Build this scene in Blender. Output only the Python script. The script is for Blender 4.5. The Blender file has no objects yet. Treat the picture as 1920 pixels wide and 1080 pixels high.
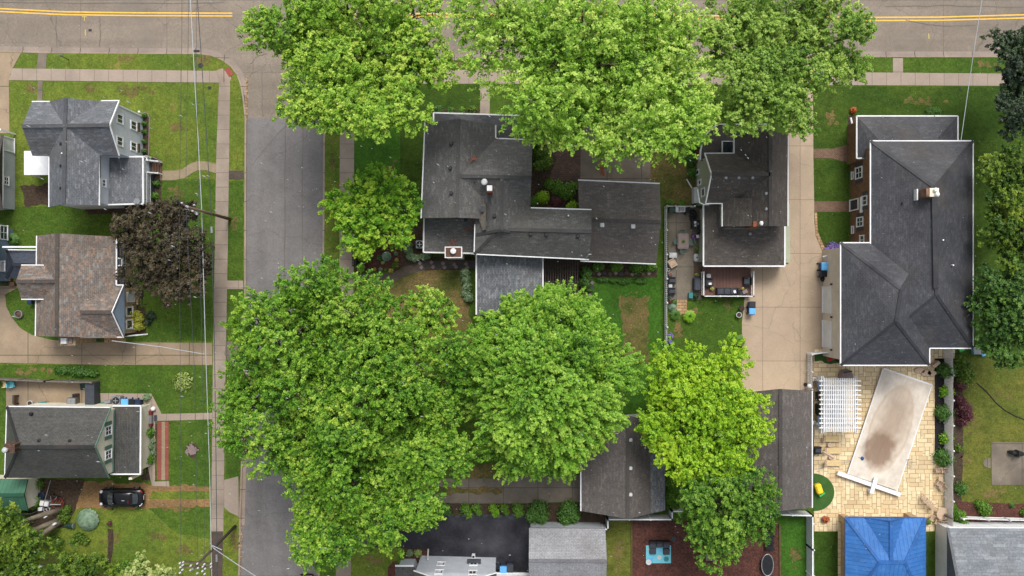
import bpy, math, random
import numpy as np
from mathutils import Vector
random.seed(7); rng = np.random.default_rng(11)
H = 85.0; S = 18.0; R = math.radians
scene = bpy.context.scene; COL = scene.collection
for me in list(bpy.data.meshes): bpy.data.meshes.remove(me)

def P(x, y, z=0.0):
    k = (H - z) / H / S
    return Vector(((x - 960) * k, (540 - y) * k, z))
def lin(c):
    c = c / 255.0
    return c / 12.92 if c <= .04045 else ((c + .055) / 1.055) ** 2.4
def C(r, g, b, k=.9): return (lin(r) * k, lin(g) * k, lin(b) * k, 1)

# ------------------------------------------------------------------ materials
class NT:
    def __init__(s, name):
        s.m = bpy.data.materials.new(name); s.m.use_nodes = True
        s.t = s.m.node_tree; s.n = s.t.nodes; s.n.clear()
        s.out = s.n.new('ShaderNodeOutputMaterial'); s.b = s.n.new('ShaderNodeBsdfPrincipled')
        s.L(s.b.outputs[0], s.out.inputs[0])
        s.pos = s.n.new('ShaderNodeNewGeometry').outputs['Position']
    def L(s, a, b): s.t.links.new(a, b)
    def mapv(s, v, sc=(1, 1, 1), loc=(0, 0, 0), rot=(0, 0, 0)):
        n = s.n.new('ShaderNodeMapping'); s.L(v, n.inputs[0])
        n.inputs['Scale'].default_value = sc; n.inputs['Location'].default_value = loc; n.inputs['Rotation'].default_value = rot
        return n.outputs[0]
    def noise(s, scale, detail=3, rough=.55, v=None, dist=0):
        n = s.n.new('ShaderNodeTexNoise'); s.L(v if v else s.pos, n.inputs['Vector'])
        n.inputs['Scale'].default_value = scale; n.inputs['Detail'].default_value = detail
        n.inputs['Roughness'].default_value = rough; n.inputs['Distortion'].default_value = dist
        return n.outputs['Fac']
    def ramp(s, f, a, b, lo=0., hi=1.):
        n = s.n.new('ShaderNodeMapRange'); s.L(f, n.inputs[0])
        n.inputs[1].default_value = a; n.inputs[2].default_value = b
        n.inputs[3].default_value = lo; n.inputs[4].default_value = hi
        return n.outputs[0]
    def mix(s, f, a, b, mode='MIX'):
        n = s.n.new('ShaderNodeMix'); n.data_type = 'RGBA'; n.blend_type = mode
        for i, v in ((0, f), (6, a), (7, b)):
            if isinstance(v, (int, float)): n.inputs[i].default_value = v
            elif isinstance(v, tuple): n.inputs[i].default_value = v
            else: s.L(v, n.inputs[i])
        return n.outputs[2]
    def mul(s, col, f):      # colour x scalar field
        c = s.n.new('ShaderNodeCombineColor')
        for i in range(3): s.L(f, c.inputs[i])
        return s.mix(1.0, col, c.outputs[0], 'MULTIPLY')
    def brick(s, v, c1, c2, mor, w, h, ms=.01, off=.5, bias=0., sq=1., smooth=.1):
        n = s.n.new('ShaderNodeTexBrick'); s.L(v, n.inputs['Vector'])
        n.inputs['Color1'].default_value = c1; n.inputs['Color2'].default_value = c2; n.inputs['Mortar'].default_value = mor
        n.inputs['Scale'].default_value = 1; n.inputs['Mortar Size'].default_value = ms; n.inputs['Mortar Smooth'].default_value = smooth
        n.inputs['Bias'].default_value = bias; n.inputs['Brick Width'].default_value = w; n.inputs['Row Height'].default_value = h
        n.offset = off; n.squash = sq
        return n.outputs['Color'], n.outputs['Fac']
    def bump(s, f, dist=.02, st=.6):
        n = s.n.new('ShaderNodeBump'); s.L(f, n.inputs['Height'])
        n.inputs['Distance'].default_value = dist; n.inputs['Strength'].default_value = st
        s.L(n.outputs[0], s.b.inputs['Normal'])
    def fin(s, col, rough=.7, spec=.3, metal=0.):
        if isinstance(col, tuple): s.b.inputs['Base Color'].default_value = col
        else: s.L(col, s.b.inputs['Base Color'])
        if isinstance(rough, (int, float)): s.b.inputs['Roughness'].default_value = rough
        else: s.L(rough, s.b.inputs['Roughness'])
        s.b.inputs['Specular IOR Level'].default_value = spec; s.b.inputs['Metallic'].default_value = metal
        return s.m

def basic(name, c, c2=None, sc=.8, rough=.6, fine=.12, fsc=9, spec=.3, metal=0., bump=0):
    t = NT(name); c2 = c2 or tuple(x * .82 for x in c[:3]) + (1,)
    col = t.mix(t.ramp(t.noise(sc, 4), .3, .7), c, c2)
    if fine: col = t.mul(col, t.ramp(t.noise(fsc, 2), .25, .75, 1 - fine, 1 + fine))
    if bump: t.bump(t.noise(fsc, 2), bump)
    return t.fin(col, rough, spec, metal)

def _g(c, k): return tuple(v * k for v in c[:3]) + (1,)
def grass(name, a, b, dead, dead_amt=.5, dark=None):
    t = NT(name)
    big = t.ramp(t.noise(.13, 3, .6, dist=.6), .36, .64)
    col = t.mix(big, a, b)
    dk = t.ramp(t.noise(.8, 5, .7), .42, .7, 0, .7)
    col = t.mix(dk, col, dark or tuple(x * .62 for x in b[:3]) + (1,))
    dd = t.ramp(t.noise(.32, 5, .65, v=t.mapv(t.pos, loc=(31, 7, 3))), 1 - dead_amt * .62, 1.0 - dead_amt * .42, 0, .75)
    col = t.mix(dd, col, dead)
    col = t.mul(col, t.ramp(t.noise(1.9, 3, .7), .3, .7, .80, 1.2))
    f = t.noise(5.2, 3, .8)
    col = t.mul(col, t.ramp(f, .3, .7, .6, 1.42))
    col = t.mix(t.ramp(t.noise(2.7, 3, .8, v=t.mapv(t.pos, loc=(5, 9, 2))), .56, .72, 0, .45), col, dead)
    t.bump(f, .05, .5)
    return t.fin(col, .85, .15)

def shingle(name, c1, c2, dark, third=None, speck=.25, stain=.25, w=.34, h=.15, light=None):
    t = NT(name); uv = t.n.new('ShaderNodeUVMap').outputs[0]
    c, f = t.brick(uv, c1, c2, dark, w, h, .012, .5)
    if third:
        c3, _ = t.brick(t.mapv(uv, loc=(3.1 * w, 6 * h, 0)), (0, 0, 0, 1), (1, 1, 1, 1), (0, 0, 0, 1), w, h, 0, .5)
        r = t.n.new('ShaderNodeSeparateColor'); t.L(c3, r.inputs[0])
        c = t.mix(t.ramp(r.outputs[0], .72, .9, 0, .8), c, third)
    if light:
        c4, _ = t.brick(t.mapv(uv, loc=(7.3 * w, 11 * h, 0)), (0, 0, 0, 1), (1, 1, 1, 1), (0, 0, 0, 1), w * 1.3, h, 0, .5)
        r = t.n.new('ShaderNodeSeparateColor'); t.L(c4, r.inputs[0])
        c = t.mix(t.ramp(r.outputs[0], .8, .95, 0, .5), c, light)
    c = t.mul(c, t.ramp(t.noise(5, 3, .85), .3, .7, 1 - speck * 1.3, 1 + speck * 1.3))
    c = t.mul(c, t.ramp(t.noise(.35, 5, .6), .3, .7, 1 - stain, 1 + stain * .6))
    c = t.mul(c, t.ramp(t.noise(1.0, 3, .6, v=t.mapv(t.pos, sc=(.25, 1.6, 1))), .3, .7, .92, 1.08))
    c = t.mix(t.ramp(t.noise(.18, 5, .65, v=t.mapv(t.pos, loc=(17, 5, 1))), .5, .75, 0, .35), c, C(96,86,70))
    rg = t.ramp(t.noise(.5, 3), .3, .7, .5, .75)
    t.bump(f, .01, .4)
    return t.fin(c, rg, .35)

def paved(name, c1, c2, joint, w, h, ms=.03, off=0., loc=(0, 0, 0), crack=.0, stain=.16, rough=.6, third=None, rot=0, fine=.09, streak=None):
    t = NT(name); v = t.mapv(t.pos, loc=loc, rot=(0, 0, rot))
    c, f = t.brick(v, c1, c2, joint, w, h, ms, off)
    c = t.mul(c, t.ramp(t.noise(.5, 5, .6), .3, .7, 1 - stain, 1 + stain * .7))
    c = t.mul(c, t.ramp(t.noise(5.5, 3, .85), .3, .7, 1 - fine, 1 + fine))
    if third: c = t.mix(t.ramp(t.noise(.22, 4), .5, .68, 0, .6), c, third)
    if streak:
        c = t.mul(c, t.ramp(t.noise(1, 4, .6, v=t.mapv(t.pos, sc=streak)), .3, .7, .84, 1.12))
        c = t.mul(c, t.ramp(t.noise(.9, 5, .75, v=t.mapv(t.pos, loc=(11, 3, 0))), .55, .75, 1, .86))
    if crack:
        vo = t.n.new('ShaderNodeTexVoronoi'); vo.feature = 'DISTANCE_TO_EDGE'; vo.inputs['Scale'].default_value = .16
        n2 = t.n.new('ShaderNodeTexNoise'); n2.inputs['Scale'].default_value = .7; n2.inputs['Detail'].default_value = 5; t.L(t.pos, n2.inputs['Vector'])
        ad = t.n.new('ShaderNodeVectorMath'); ad.operation = 'MULTIPLY_ADD'
        t.L(n2.outputs['Color'], ad.inputs[0]); ad.inputs[1].default_value = (1.6, 1.6, 0); t.L(t.pos, ad.inputs[2])
        t.L(ad.outputs[0], vo.inputs['Vector'])
        c = t.mix(t.ramp(vo.outputs['Distance'], 0, .006, crack, 0), c, (.03, .027, .022, 1))
    return t.fin(c, rough, .3)

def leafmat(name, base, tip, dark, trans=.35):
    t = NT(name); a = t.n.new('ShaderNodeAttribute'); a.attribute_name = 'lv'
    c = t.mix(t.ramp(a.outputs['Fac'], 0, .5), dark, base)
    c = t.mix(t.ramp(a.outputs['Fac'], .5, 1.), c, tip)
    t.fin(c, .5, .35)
    tr = t.n.new('ShaderNodeBsdfTranslucent'); t.L(c, tr.inputs[0])
    ms = t.n.new('ShaderNodeMixShader'); ms.inputs[0].default_value = trans
    t.L(t.b.outputs[0], ms.inputs[1]); t.L(tr.outputs[0], ms.inputs[2]); t.L(ms.outputs[0], t.out.inputs[0])
    return t.m

def wallmat(name, c, kind='siding', c2=None, joint=None):
    t = NT(name)
    sp = t.n.new('ShaderNodeSeparateXYZ'); t.L(t.pos, sp.inputs[0])
    ad = t.n.new('ShaderNodeMath'); ad.operation = 'ADD'; t.L(sp.outputs[0], ad.inputs[0]); t.L(sp.outputs[1], ad.inputs[1])
    cb = t.n.new('ShaderNodeCombineXYZ'); t.L(ad.outputs[0], cb.inputs[0]); t.L(sp.outputs[2], cb.inputs[1])
    if kind == 'siding':
        col, f = t.brick(cb.outputs[0], c, tuple(x * .95 for x in c[:3]) + (1,), tuple(x * .55 for x in c[:3]) + (1,), 4, .16, .008)
    else:
        col, f = t.brick(cb.outputs[0], c, c2, joint, .24, .08, .008)
        col = t.mul(col, t.ramp(t.noise(2.5, 4, .7), .3, .7, .7, 1.3))
    col = t.mul(col, t.ramp(t.noise(.9, 4), .3, .7, .9, 1.07))
    return t.fin(col, .6, .3)

M = {}
M['grass_yellow'] = grass('lawn grass yellowish', C(108,120,44), C(86,108,38), C(144,126,72), .6)  # yellowish grass tone with tan dead patches
M['grass_mid'] = grass('lawn grass green', C(80,104,34), C(64,92,28), C(118,108,58), .5)
M['grass_deep'] = grass('lawn grass deep', C(68,90,28), C(52,78,22), C(92,94,42), .42)
M['grass_bright'] = grass('lawn grass lush', C(72,114,34), C(58,98,28), C(92,104,44), .4)
M['grass_olive'] = grass('lawn grass olive', C(104,106,44), C(82,94,36), C(122,104,58), .6)
M['grass_patchy'] = grass('lawn grass patchy', C(104,96,52), C(78,88,38), C(122,102,68), .95)
M['grass_far'] = grass('ground grass', C(74,100,40), C(60,88,32), C(120,106,66), .5)
M['turf'] = basic('artificial turf', C(62,98,40), C(50,84,32), 1, .8, .2, 20)
M['asphalt_old'] = paved('old asphalt', C(135,123,109), C(131,120,107), C(112,102,91), 9, 7.5, .03, .3, stain=.12, crack=.4, third=C(120,111,101), fine=.2, streak=(.03, .55, 1))
M['asphalt_new'] = paved('grey asphalt', C(119,115,113), C(115,112,110), C(98,95,93), 40, 30, .02, 0, stain=.14, crack=.3, fine=.2, rough=.5, streak=(.6, .03, 1))
M['asphalt_black'] = paved('sealed asphalt', C(44,44,50), C(40,40,46), C(30,30,34), 40, 30, .01, 0, stain=.7, third=C(78,78,84), rough=.42, fine=.6, streak=(.4, .9, 1))  # paler third tint paints rough reflections into the asphalt colour
M['concrete'] = paved('pavement concrete', C(160,144,129), C(155,140,126), C(130,116,102), 1.5, 400, .035, 0, stain=.12)
M['concrete_ns'] = paved('pavement concrete long', C(157,142,127), C(148,135,121), C(122,109,96), 400, 1.5, .035, 0, stain=.2, third=C(126,112,98))
M['concrete_drive'] = paved('driveway concrete', C(178,158,134), C(173,153,130), C(140,122,102), 3.9, 5.6, .035, 0, loc=(1.2, 2.0, 0), stain=.1, crack=.25)
M['concrete_stained'] = paved('stained concrete', C(158,138,114), C(150,132,108), C(84,88,56), 5.6, 7, .04, 0, stain=.2, crack=.6, third=C(124,110,94))
M['concrete_dark'] = paved('damp concrete', C(122,112,98), C(114,104,92), C(84,78,68), 3.6, 4.6, .035, 0, loc=(.9, 2.4, 0), stain=.3, crack=.3, third=C(88,80,70))
M['kerb'] = paved('kerb concrete', C(158,140,124), C(150,134,118), C(96,82,66), 3, 3, .04, 0, stain=.25)
M['gutter_pan'] = paved('gutter concrete', C(148,134,122), C(144,130,120), C(84,74,66), 3, 3, .04, 0, stain=.2)
M['dirt'] = basic('bare soil', C(150,116,76), C(104,84,56), .45, .9, .35, 5)
M['soil'] = basic('dark soil', C(78,62,48), C(58,48,38), 1.5, .9, .5, 5)
M['mulch'] = basic('bark mulch', C(92,56,46), C(68,42,36), 1.2, .85, .6, 5)
M['mulch_black'] = basic('black mulch', C(38,36,38), C(28,26,28), 2, .85, .6, 5)
M['brick_walk'] = paved('brick walk', C(132,104,82), C(116,88,70), C(84,70,56), .22, .11, .015, .5, stain=.2, fine=.2)
M['brick_old'] = paved('old brick paving', C(112,80,62), C(78,66,60), C(60,50,42), .3, .2, .02, .5, stain=.4, third=C(70,58,50), fine=.3)
M['brick_path'] = paved('dark brick path', C(100,84,72), C(84,74,66), C(62,54,46), .24, .12, .02, .5, stain=.25, fine=.2)
M['brick_tan'] = paved('tan brick', C(190,158,116), C(160,124,88), C(110,90,66), .6, .3, .03, .5, stain=.25)
M['paver_red'] = paved('red pavers', C(152,82,72), C(140,72,64), C(110,64,56), .25, .12, .01, .5, stain=.12)
M['paver_tan'] = paved('tan pavers', C(158,142,116), C(148,132,106), C(120,106,86), .25, .12, .01, .5, stain=.12)
def patio_mat():
    t = NT('patio pavers')
    c1, f1 = t.brick(t.pos, C(230,210,168), C(206,180,138), C(140,118,88), .92, .46, .025, .35, sq=1)
    c2, f2 = t.brick(t.mapv(t.pos, loc=(.23, .23, 0), rot=(0, 0, R(90))), C(236,218,178), C(212,188,146), C(140,118,88), .92, .46, .025, .35)
    ck, _ = t.brick(t.mapv(t.pos, loc=(0, 0, 0)), (0, 0, 0, 1), (1, 1, 1, 1), (0, 0, 0, 1), 1.38, .92, 0, .33)
    r = t.n.new('ShaderNodeSeparateColor'); t.L(ck, r.inputs[0])
    c = t.mix(t.ramp(r.outputs[0], .5, .51), c1, c2)
    c = t.mul(c, t.ramp(t.noise(.35, 4), .3, .7, .88, 1.1))
    c = t.mix(t.ramp(t.noise(1.1, 4), .62, .78, 0, .35), c, C(160,120,72))
    c = t.mul(c, t.ramp(t.noise(14, 2), .3, .7, .95, 1.05))
    return t.fin(c, .5, .35)
M['patio'] = patio_mat()
M['white'] = basic('white paint', C(238,238,238), C(222,223,224), 1, .45, .02)
M['cream'] = basic('cream paint', C(232,224,204), C(218,210,190), 1, .5, .03)
M['offwhite'] = basic('weathered white', C(206,208,208), C(186,188,190), 2, .5, .05)
M['yellow_line'] = basic('yellow road paint', C(246,196,72), C(228,176,70), 3, .5, .15, 14)
M['faint_yellow'] = basic('survey paint', C(205,185,95), C(180,160,100), 3, .6, .2, 14)
M['tactile'] = basic('red tactile paving', C(160,78,70), C(140,70,62), 3, .7, .1)
M['iron'] = basic('cast iron', C(52,52,56), C(40,40,44), 5, .5, .2)
M['black'] = basic('black plastic', C(34,35,38), C(26,27,30), 3, .45, .15)
M['charcoal'] = basic('charcoal fabric', C(66,70,78), C(56,60,68), 3, .6, .1)
M['glass'] = basic('dark window glass', C(44,52,58), C(62,70,76), 2.5, .08, 0, spec=.6)
M['carpaint'] = basic('black car paint', C(14,14,17), C(10,10,12), 2, .22, .0, spec=.45)
M['carglass'] = basic('car glass', C(40,48,50), C(54,62,64), 4, .08, 0, spec=.7)
M['tyre'] = basic('tyre rubber', C(24,24,25), None, 3, .8, .1)
M['metal'] = basic('grey metal', C(150,153,156), C(132,135,138), 3, .4, .05, metal=.3)
M['redlamp'] = basic('red lamp', C(150,24,28), None, 3, .2, 0)
M['clearlamp'] = basic('clear lamp', C(215,205,220), None, 3, .15, 0)
M['blue_bin'] = basic('blue plastic', C(36,82,140), C(30,70,122), 2, .45, .05)
M['blue_lid'] = basic('light blue plastic', C(112,186,238), C(98,170,226), 2, .4, .05)
M['navy'] = basic('navy plastic', C(38,56,86), C(30,44,70), 2, .45, .08)
M['teal'] = basic('teal plastic', C(52,132,132), C(40,114,116), 2, .45, .05)
M['green_dark'] = basic('dark green plastic', C(36,64,54), C(30,54,46), 2, .5, .1)
M['green_chair'] = basic('green painted metal', C(96,120,112), C(80,104,98), 3, .5, .06)
M['red'] = basic('red plastic', C(190,44,60), C(168,36,50), 3, .45, .05)
M['yellow'] = basic('yellow plastic', C(246,214,56), C(232,196,44), 3, .45, .03)
M['lime'] = basic('green plastic', C(70,190,96), C(60,170,84), 3, .45, .03)
M['purple'] = basic('purple plastic', C(104,76,160), C(170,96,150), 3, .45, .03)
M['aqua'] = basic('aqua plastic', C(120,200,214), C(104,186,202), 3, .45, .03)
M['sand'] = basic('sand plastic', C(232,208,150), C(220,194,136), 3, .45, .03)
M['beige'] = basic('beige wicker', C(200,176,152), C(184,160,136), 5, .6, .08, 14)
M['taupe'] = basic('taupe resin', C(140,124,118), C(128,112,108), 3, .5, .06)
M['brown'] = basic('brown wood', C(104,76,60), C(86,62,50), 3, .7, .15)
M['grey_wood'] = basic('weathered wood', C(120,114,104), C(96,90,82), 2, .8, .2)
M['trunk'] = basic('bark', C(96,84,70), C(74,64,54), 2, .85, .25, bump=.02)
M['trunk_pale'] = basic('pale bark', C(136,126,110), C(108,98,84), 2, .85, .2, bump=.02)
M['polewood'] = basic('treated pole', C(96,84,72), C(74,64,56), 2, .85, .25)
M['polewood_pale'] = basic('weathered pole', C(128,108,86), C(104,88,72), 2, .85, .2)
M['wire_pale'] = basic('bare cable', C(186,192,196), None, 3, .4, 0)
M['wire_dark'] = basic('insulated cable', C(66,74,82), None, 3, .5, 0)
M['deck'] = paved('deck boards', C(118,84,72), C(104,74,64), C(66,46,40), .15, 40, .018, 0, stain=.15)
M['pergola_wood'] = basic('dark pergola wood', C(74,68,64), C(58,54,52), 2, .8, .15)
M['terracotta'] = basic('terracotta', C(150,84,56), C(130,70,48), 3, .7, .1)
M['redwood'] = basic('red painted step', C(122,46,44), C(106,40,38), 3, .6, .1)
M['bluegrey'] = basic('blue grey cover', C(120,140,168), C(100,122,150), 4, .5, .1)
M['galv'] = basic('galvanised', C(205,208,210), C(170,172,176), 2, .35, .08, metal=.2)
def cover_mat():
    t = NT('pool cover'); c = t.mix(t.ramp(t.noise(.9, 5, .6), .35, .7), C(220,210,196), C(198,186,170))
    sp = t.n.new('ShaderNodeTexCoord').outputs['Object']
    ln = t.n.new('ShaderNodeVectorMath'); ln.operation = 'LENGTH'
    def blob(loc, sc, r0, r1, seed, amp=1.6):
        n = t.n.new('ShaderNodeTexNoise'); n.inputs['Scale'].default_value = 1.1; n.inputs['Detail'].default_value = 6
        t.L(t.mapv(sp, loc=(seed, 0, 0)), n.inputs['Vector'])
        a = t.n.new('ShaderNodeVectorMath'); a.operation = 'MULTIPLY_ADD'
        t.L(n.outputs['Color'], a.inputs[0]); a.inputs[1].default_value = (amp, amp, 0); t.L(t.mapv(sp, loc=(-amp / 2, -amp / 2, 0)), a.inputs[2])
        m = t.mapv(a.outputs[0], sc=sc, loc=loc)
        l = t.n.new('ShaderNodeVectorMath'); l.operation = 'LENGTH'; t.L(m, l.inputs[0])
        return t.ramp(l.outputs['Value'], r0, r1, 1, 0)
    c = t.mix(t.mathmul(blob((0, 0, 0), (.47, .205, 0), .94, 1.01, 5, .35), .6), c, C(184,162,138))  # tan oval: shading of the cover's sag painted into its colour
    c = t.mix(t.mathmul(blob((0, 0, 0), (.50, .215, 0), .88, 1.0, 5, .35), .45), c, C(214,202,186))  # paler inner oval leaves the painted sag shading as a ring
    c = t.mix(t.mathmul(blob((-.1, -.2, 0), (.62, .24, 0), .45, 1.15, 2), .62), c, C(146,124,104))
    c = t.mix(t.mathmul(blob((.2, 1.15, 0), (.6, .5, 0), .7, 1.15, 9), .8), c, C(126,100,80))
    c = t.mul(c, t.ramp(t.noise(2.2, 5, .7, v=t.mapv(sp, sc=(1.5, .35, 1))), .3, .7, .9, 1.07))
    t.bump(t.noise(.9, 4, .5, v=t.mapv(sp, sc=(1.3, .5, 1))), .08, .5)
    return t.fin(c, .4, .35)
def _mm(s, f, k):
    n = s.n.new('ShaderNodeMath'); n.operation = 'MULTIPLY'; s.L(f, n.inputs[0]); n.inputs[1].default_value = k; return n.outputs[0]
NT.mathmul = _mm
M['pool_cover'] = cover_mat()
def metalroof():
    t = NT('blue metal roof'); uv = t.n.new('ShaderNodeUVMap').outputs[0]
    c, f = t.brick(uv, C(56,112,178), C(52,106,172), C(42,92,156), .42, 40, .03, 0)
    c = t.mul(c, t.ramp(t.noise(.5, 5), .3, .7, .82, 1.14)); c = t.mix(t.ramp(t.noise(2.2, 5, .7), .5, .8, 0, .35), c, C(120,150,186)); t.bump(f, .03, .5)
    return t.fin(c, .6, .25)
M['blue_metal'] = metalroof()
def greenroof():
    t = NT('green metal roof'); uv = t.n.new('ShaderNodeUVMap').outputs[0]
    c, f = t.brick(uv, C(64,110,86), C(58,102,80), C(44,84,66), .4, 40, .02, 0)
    c = t.mul(c, t.ramp(t.noise(1, 4), .3, .7, .85, 1.1))
    return t.fin(c, .5, .3)
M['green_roof'] = greenroof()
M['sh_slate'] = shingle('slate grey shingles', C(108,111,116), C(98,101,106), C(72,74,78), light=C(136,140,145), stain=.15)
M['sh_brown'] = shingle('mixed brown shingles', C(118,107,99), C(107,98,92), C(74,67,62), third=C(142,115,96), light=C(138,140,136), stain=.12, w=.34, h=.18, speck=.3)
M['sh_olive'] = shingle('dark grey shingles', C(84,84,80), C(70,70,68), C(42,42,42), stain=.2)
M['sh_char'] = shingle('charcoal shingles', C(100,99,97), C(92,91,90), C(64,64,63), light=C(122,122,119), stain=.22)
M['sh_umber'] = shingle('brown grey shingles', C(101,95,91), C(93,87,84), C(66,62,59), light=C(122,115,110), stain=.16)
M['sh_sage'] = shingle('dark brown shingles', C(86,80,75), C(76,71,67), C(52,48,46), light=C(110,100,88), stain=.24)
M['sh_black'] = shingle('black grey shingles', C(70,71,76), C(64,65,70), C(46,47,52), light=C(86,87,92), stain=.3)
M['sh_silver'] = shingle('pale grey shingles', C(152,153,157), C(144,145,149), C(112,112,116), stain=.2)
M['sh_steel'] = shingle('steel grey shingles', C(122,127,133), C(108,114,120), C(90,94,98), light=C(146,152,156), stain=.15, w=.9, h=.3)
M['sh_pale'] = shingle('weathered grey shingles', C(122,126,130), C(98,102,108), C(60,62,66), stain=.3, light=C(150,154,158))
M['sh_blue'] = shingle('blue black shingles', C(66,74,88), C(54,62,76), C(34,38,46), stain=.25)
M['wall_grey'] = wallmat('grey siding', C(208,214,224))
M['wall_greydk'] = wallmat('mid grey siding', C(182,187,193))
M['wall_blue'] = wallmat('blue siding', C(130,148,168))
M['wall_sage'] = wallmat('sage siding', C(168,172,146))
M['wall_cream'] = wallmat('cream siding', C(232,226,206))
M['wall_white'] = wallmat('white siding', C(232,233,234))
M['wall_beige'] = wallmat('beige render', C(226,214,198))
M['wall_stone'] = wallmat('tan stone', C(196,170,136), 'brick', C(172,146,112), C(150,126,98))
M['wall_brick'] = wallmat('brown brick', C(142,106,82), 'brick', C(112,80,62), C(100,82,70))
M['shutter'] = basic('green shutter', C(92,124,108), C(80,112,98), 3, .6, .05)
M['shutter_navy'] = basic('navy shutter', C(70,74,84), C(62,66,76), 3, .6, .05)
def LM(n, b, t, d, tr=.35): M[n] = leafmat(n, b, t, d, tr)
LM('leaf_maple', C(142,190,56), C(208,228,98), C(70,110,28), .35)
LM('leaf_silver', C(152,198,62), C(214,234,120), C(78,126,32), .35)
LM('leaf_dull', C(134,174,64), C(188,212,104), C(74,112,36), .35)
LM('leaf_big', C(108,162,40), C(184,212,80), C(48,90,20), .35)
LM('leaf_round', C(132,186,56), C(186,216,90), C(56,100,26), .35)
LM('leaf_lemon', C(150,198,40), C(202,226,64), C(84,134,26), .35)
LM('leaf_green', C(94,142,42), C(152,188,66), C(44,84,20), .32)
LM('leaf_lime', C(126,184,42), C(198,224,76), C(66,116,26), .32)
LM('leaf_plum', C(64,58,42), C(100,88,60), C(42,36,34), .2)
LM('leaf_deep', C(70,110,40), C(124,162,70), C(36,68,20))
LM('leaf_dark', C(52,72,46), C(82,104,62), C(28,42,28), .2)
LM('leaf_shag', C(88,122,34), C(150,170,56), C(46,78,22))
LM('leaf_yellow', C(186,188,70), C(226,222,110), C(120,138,44))
LM('leaf_box', C(84,128,50), C(120,164,76), C(48,84,30))
LM('leaf_hosta', C(112,142,116), C(160,180,150), C(62,92,66), .2)
LM('leaf_red', C(92,48,54), C(124,72,74), C(56,32,38), .2)
LM('leaf_pale', C(168,188,98), C(222,226,160), C(98,132,54))
LM('leaf_sage', C(124,150,108), C(156,178,136), C(80,108,72), .2)
LM('flower_violet', C(138,118,196), C(176,150,220), C(86,120,70), .2)
LM('flower_orange', C(196,92,46), C(214,120,62), C(110,96,50), .2)

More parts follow.
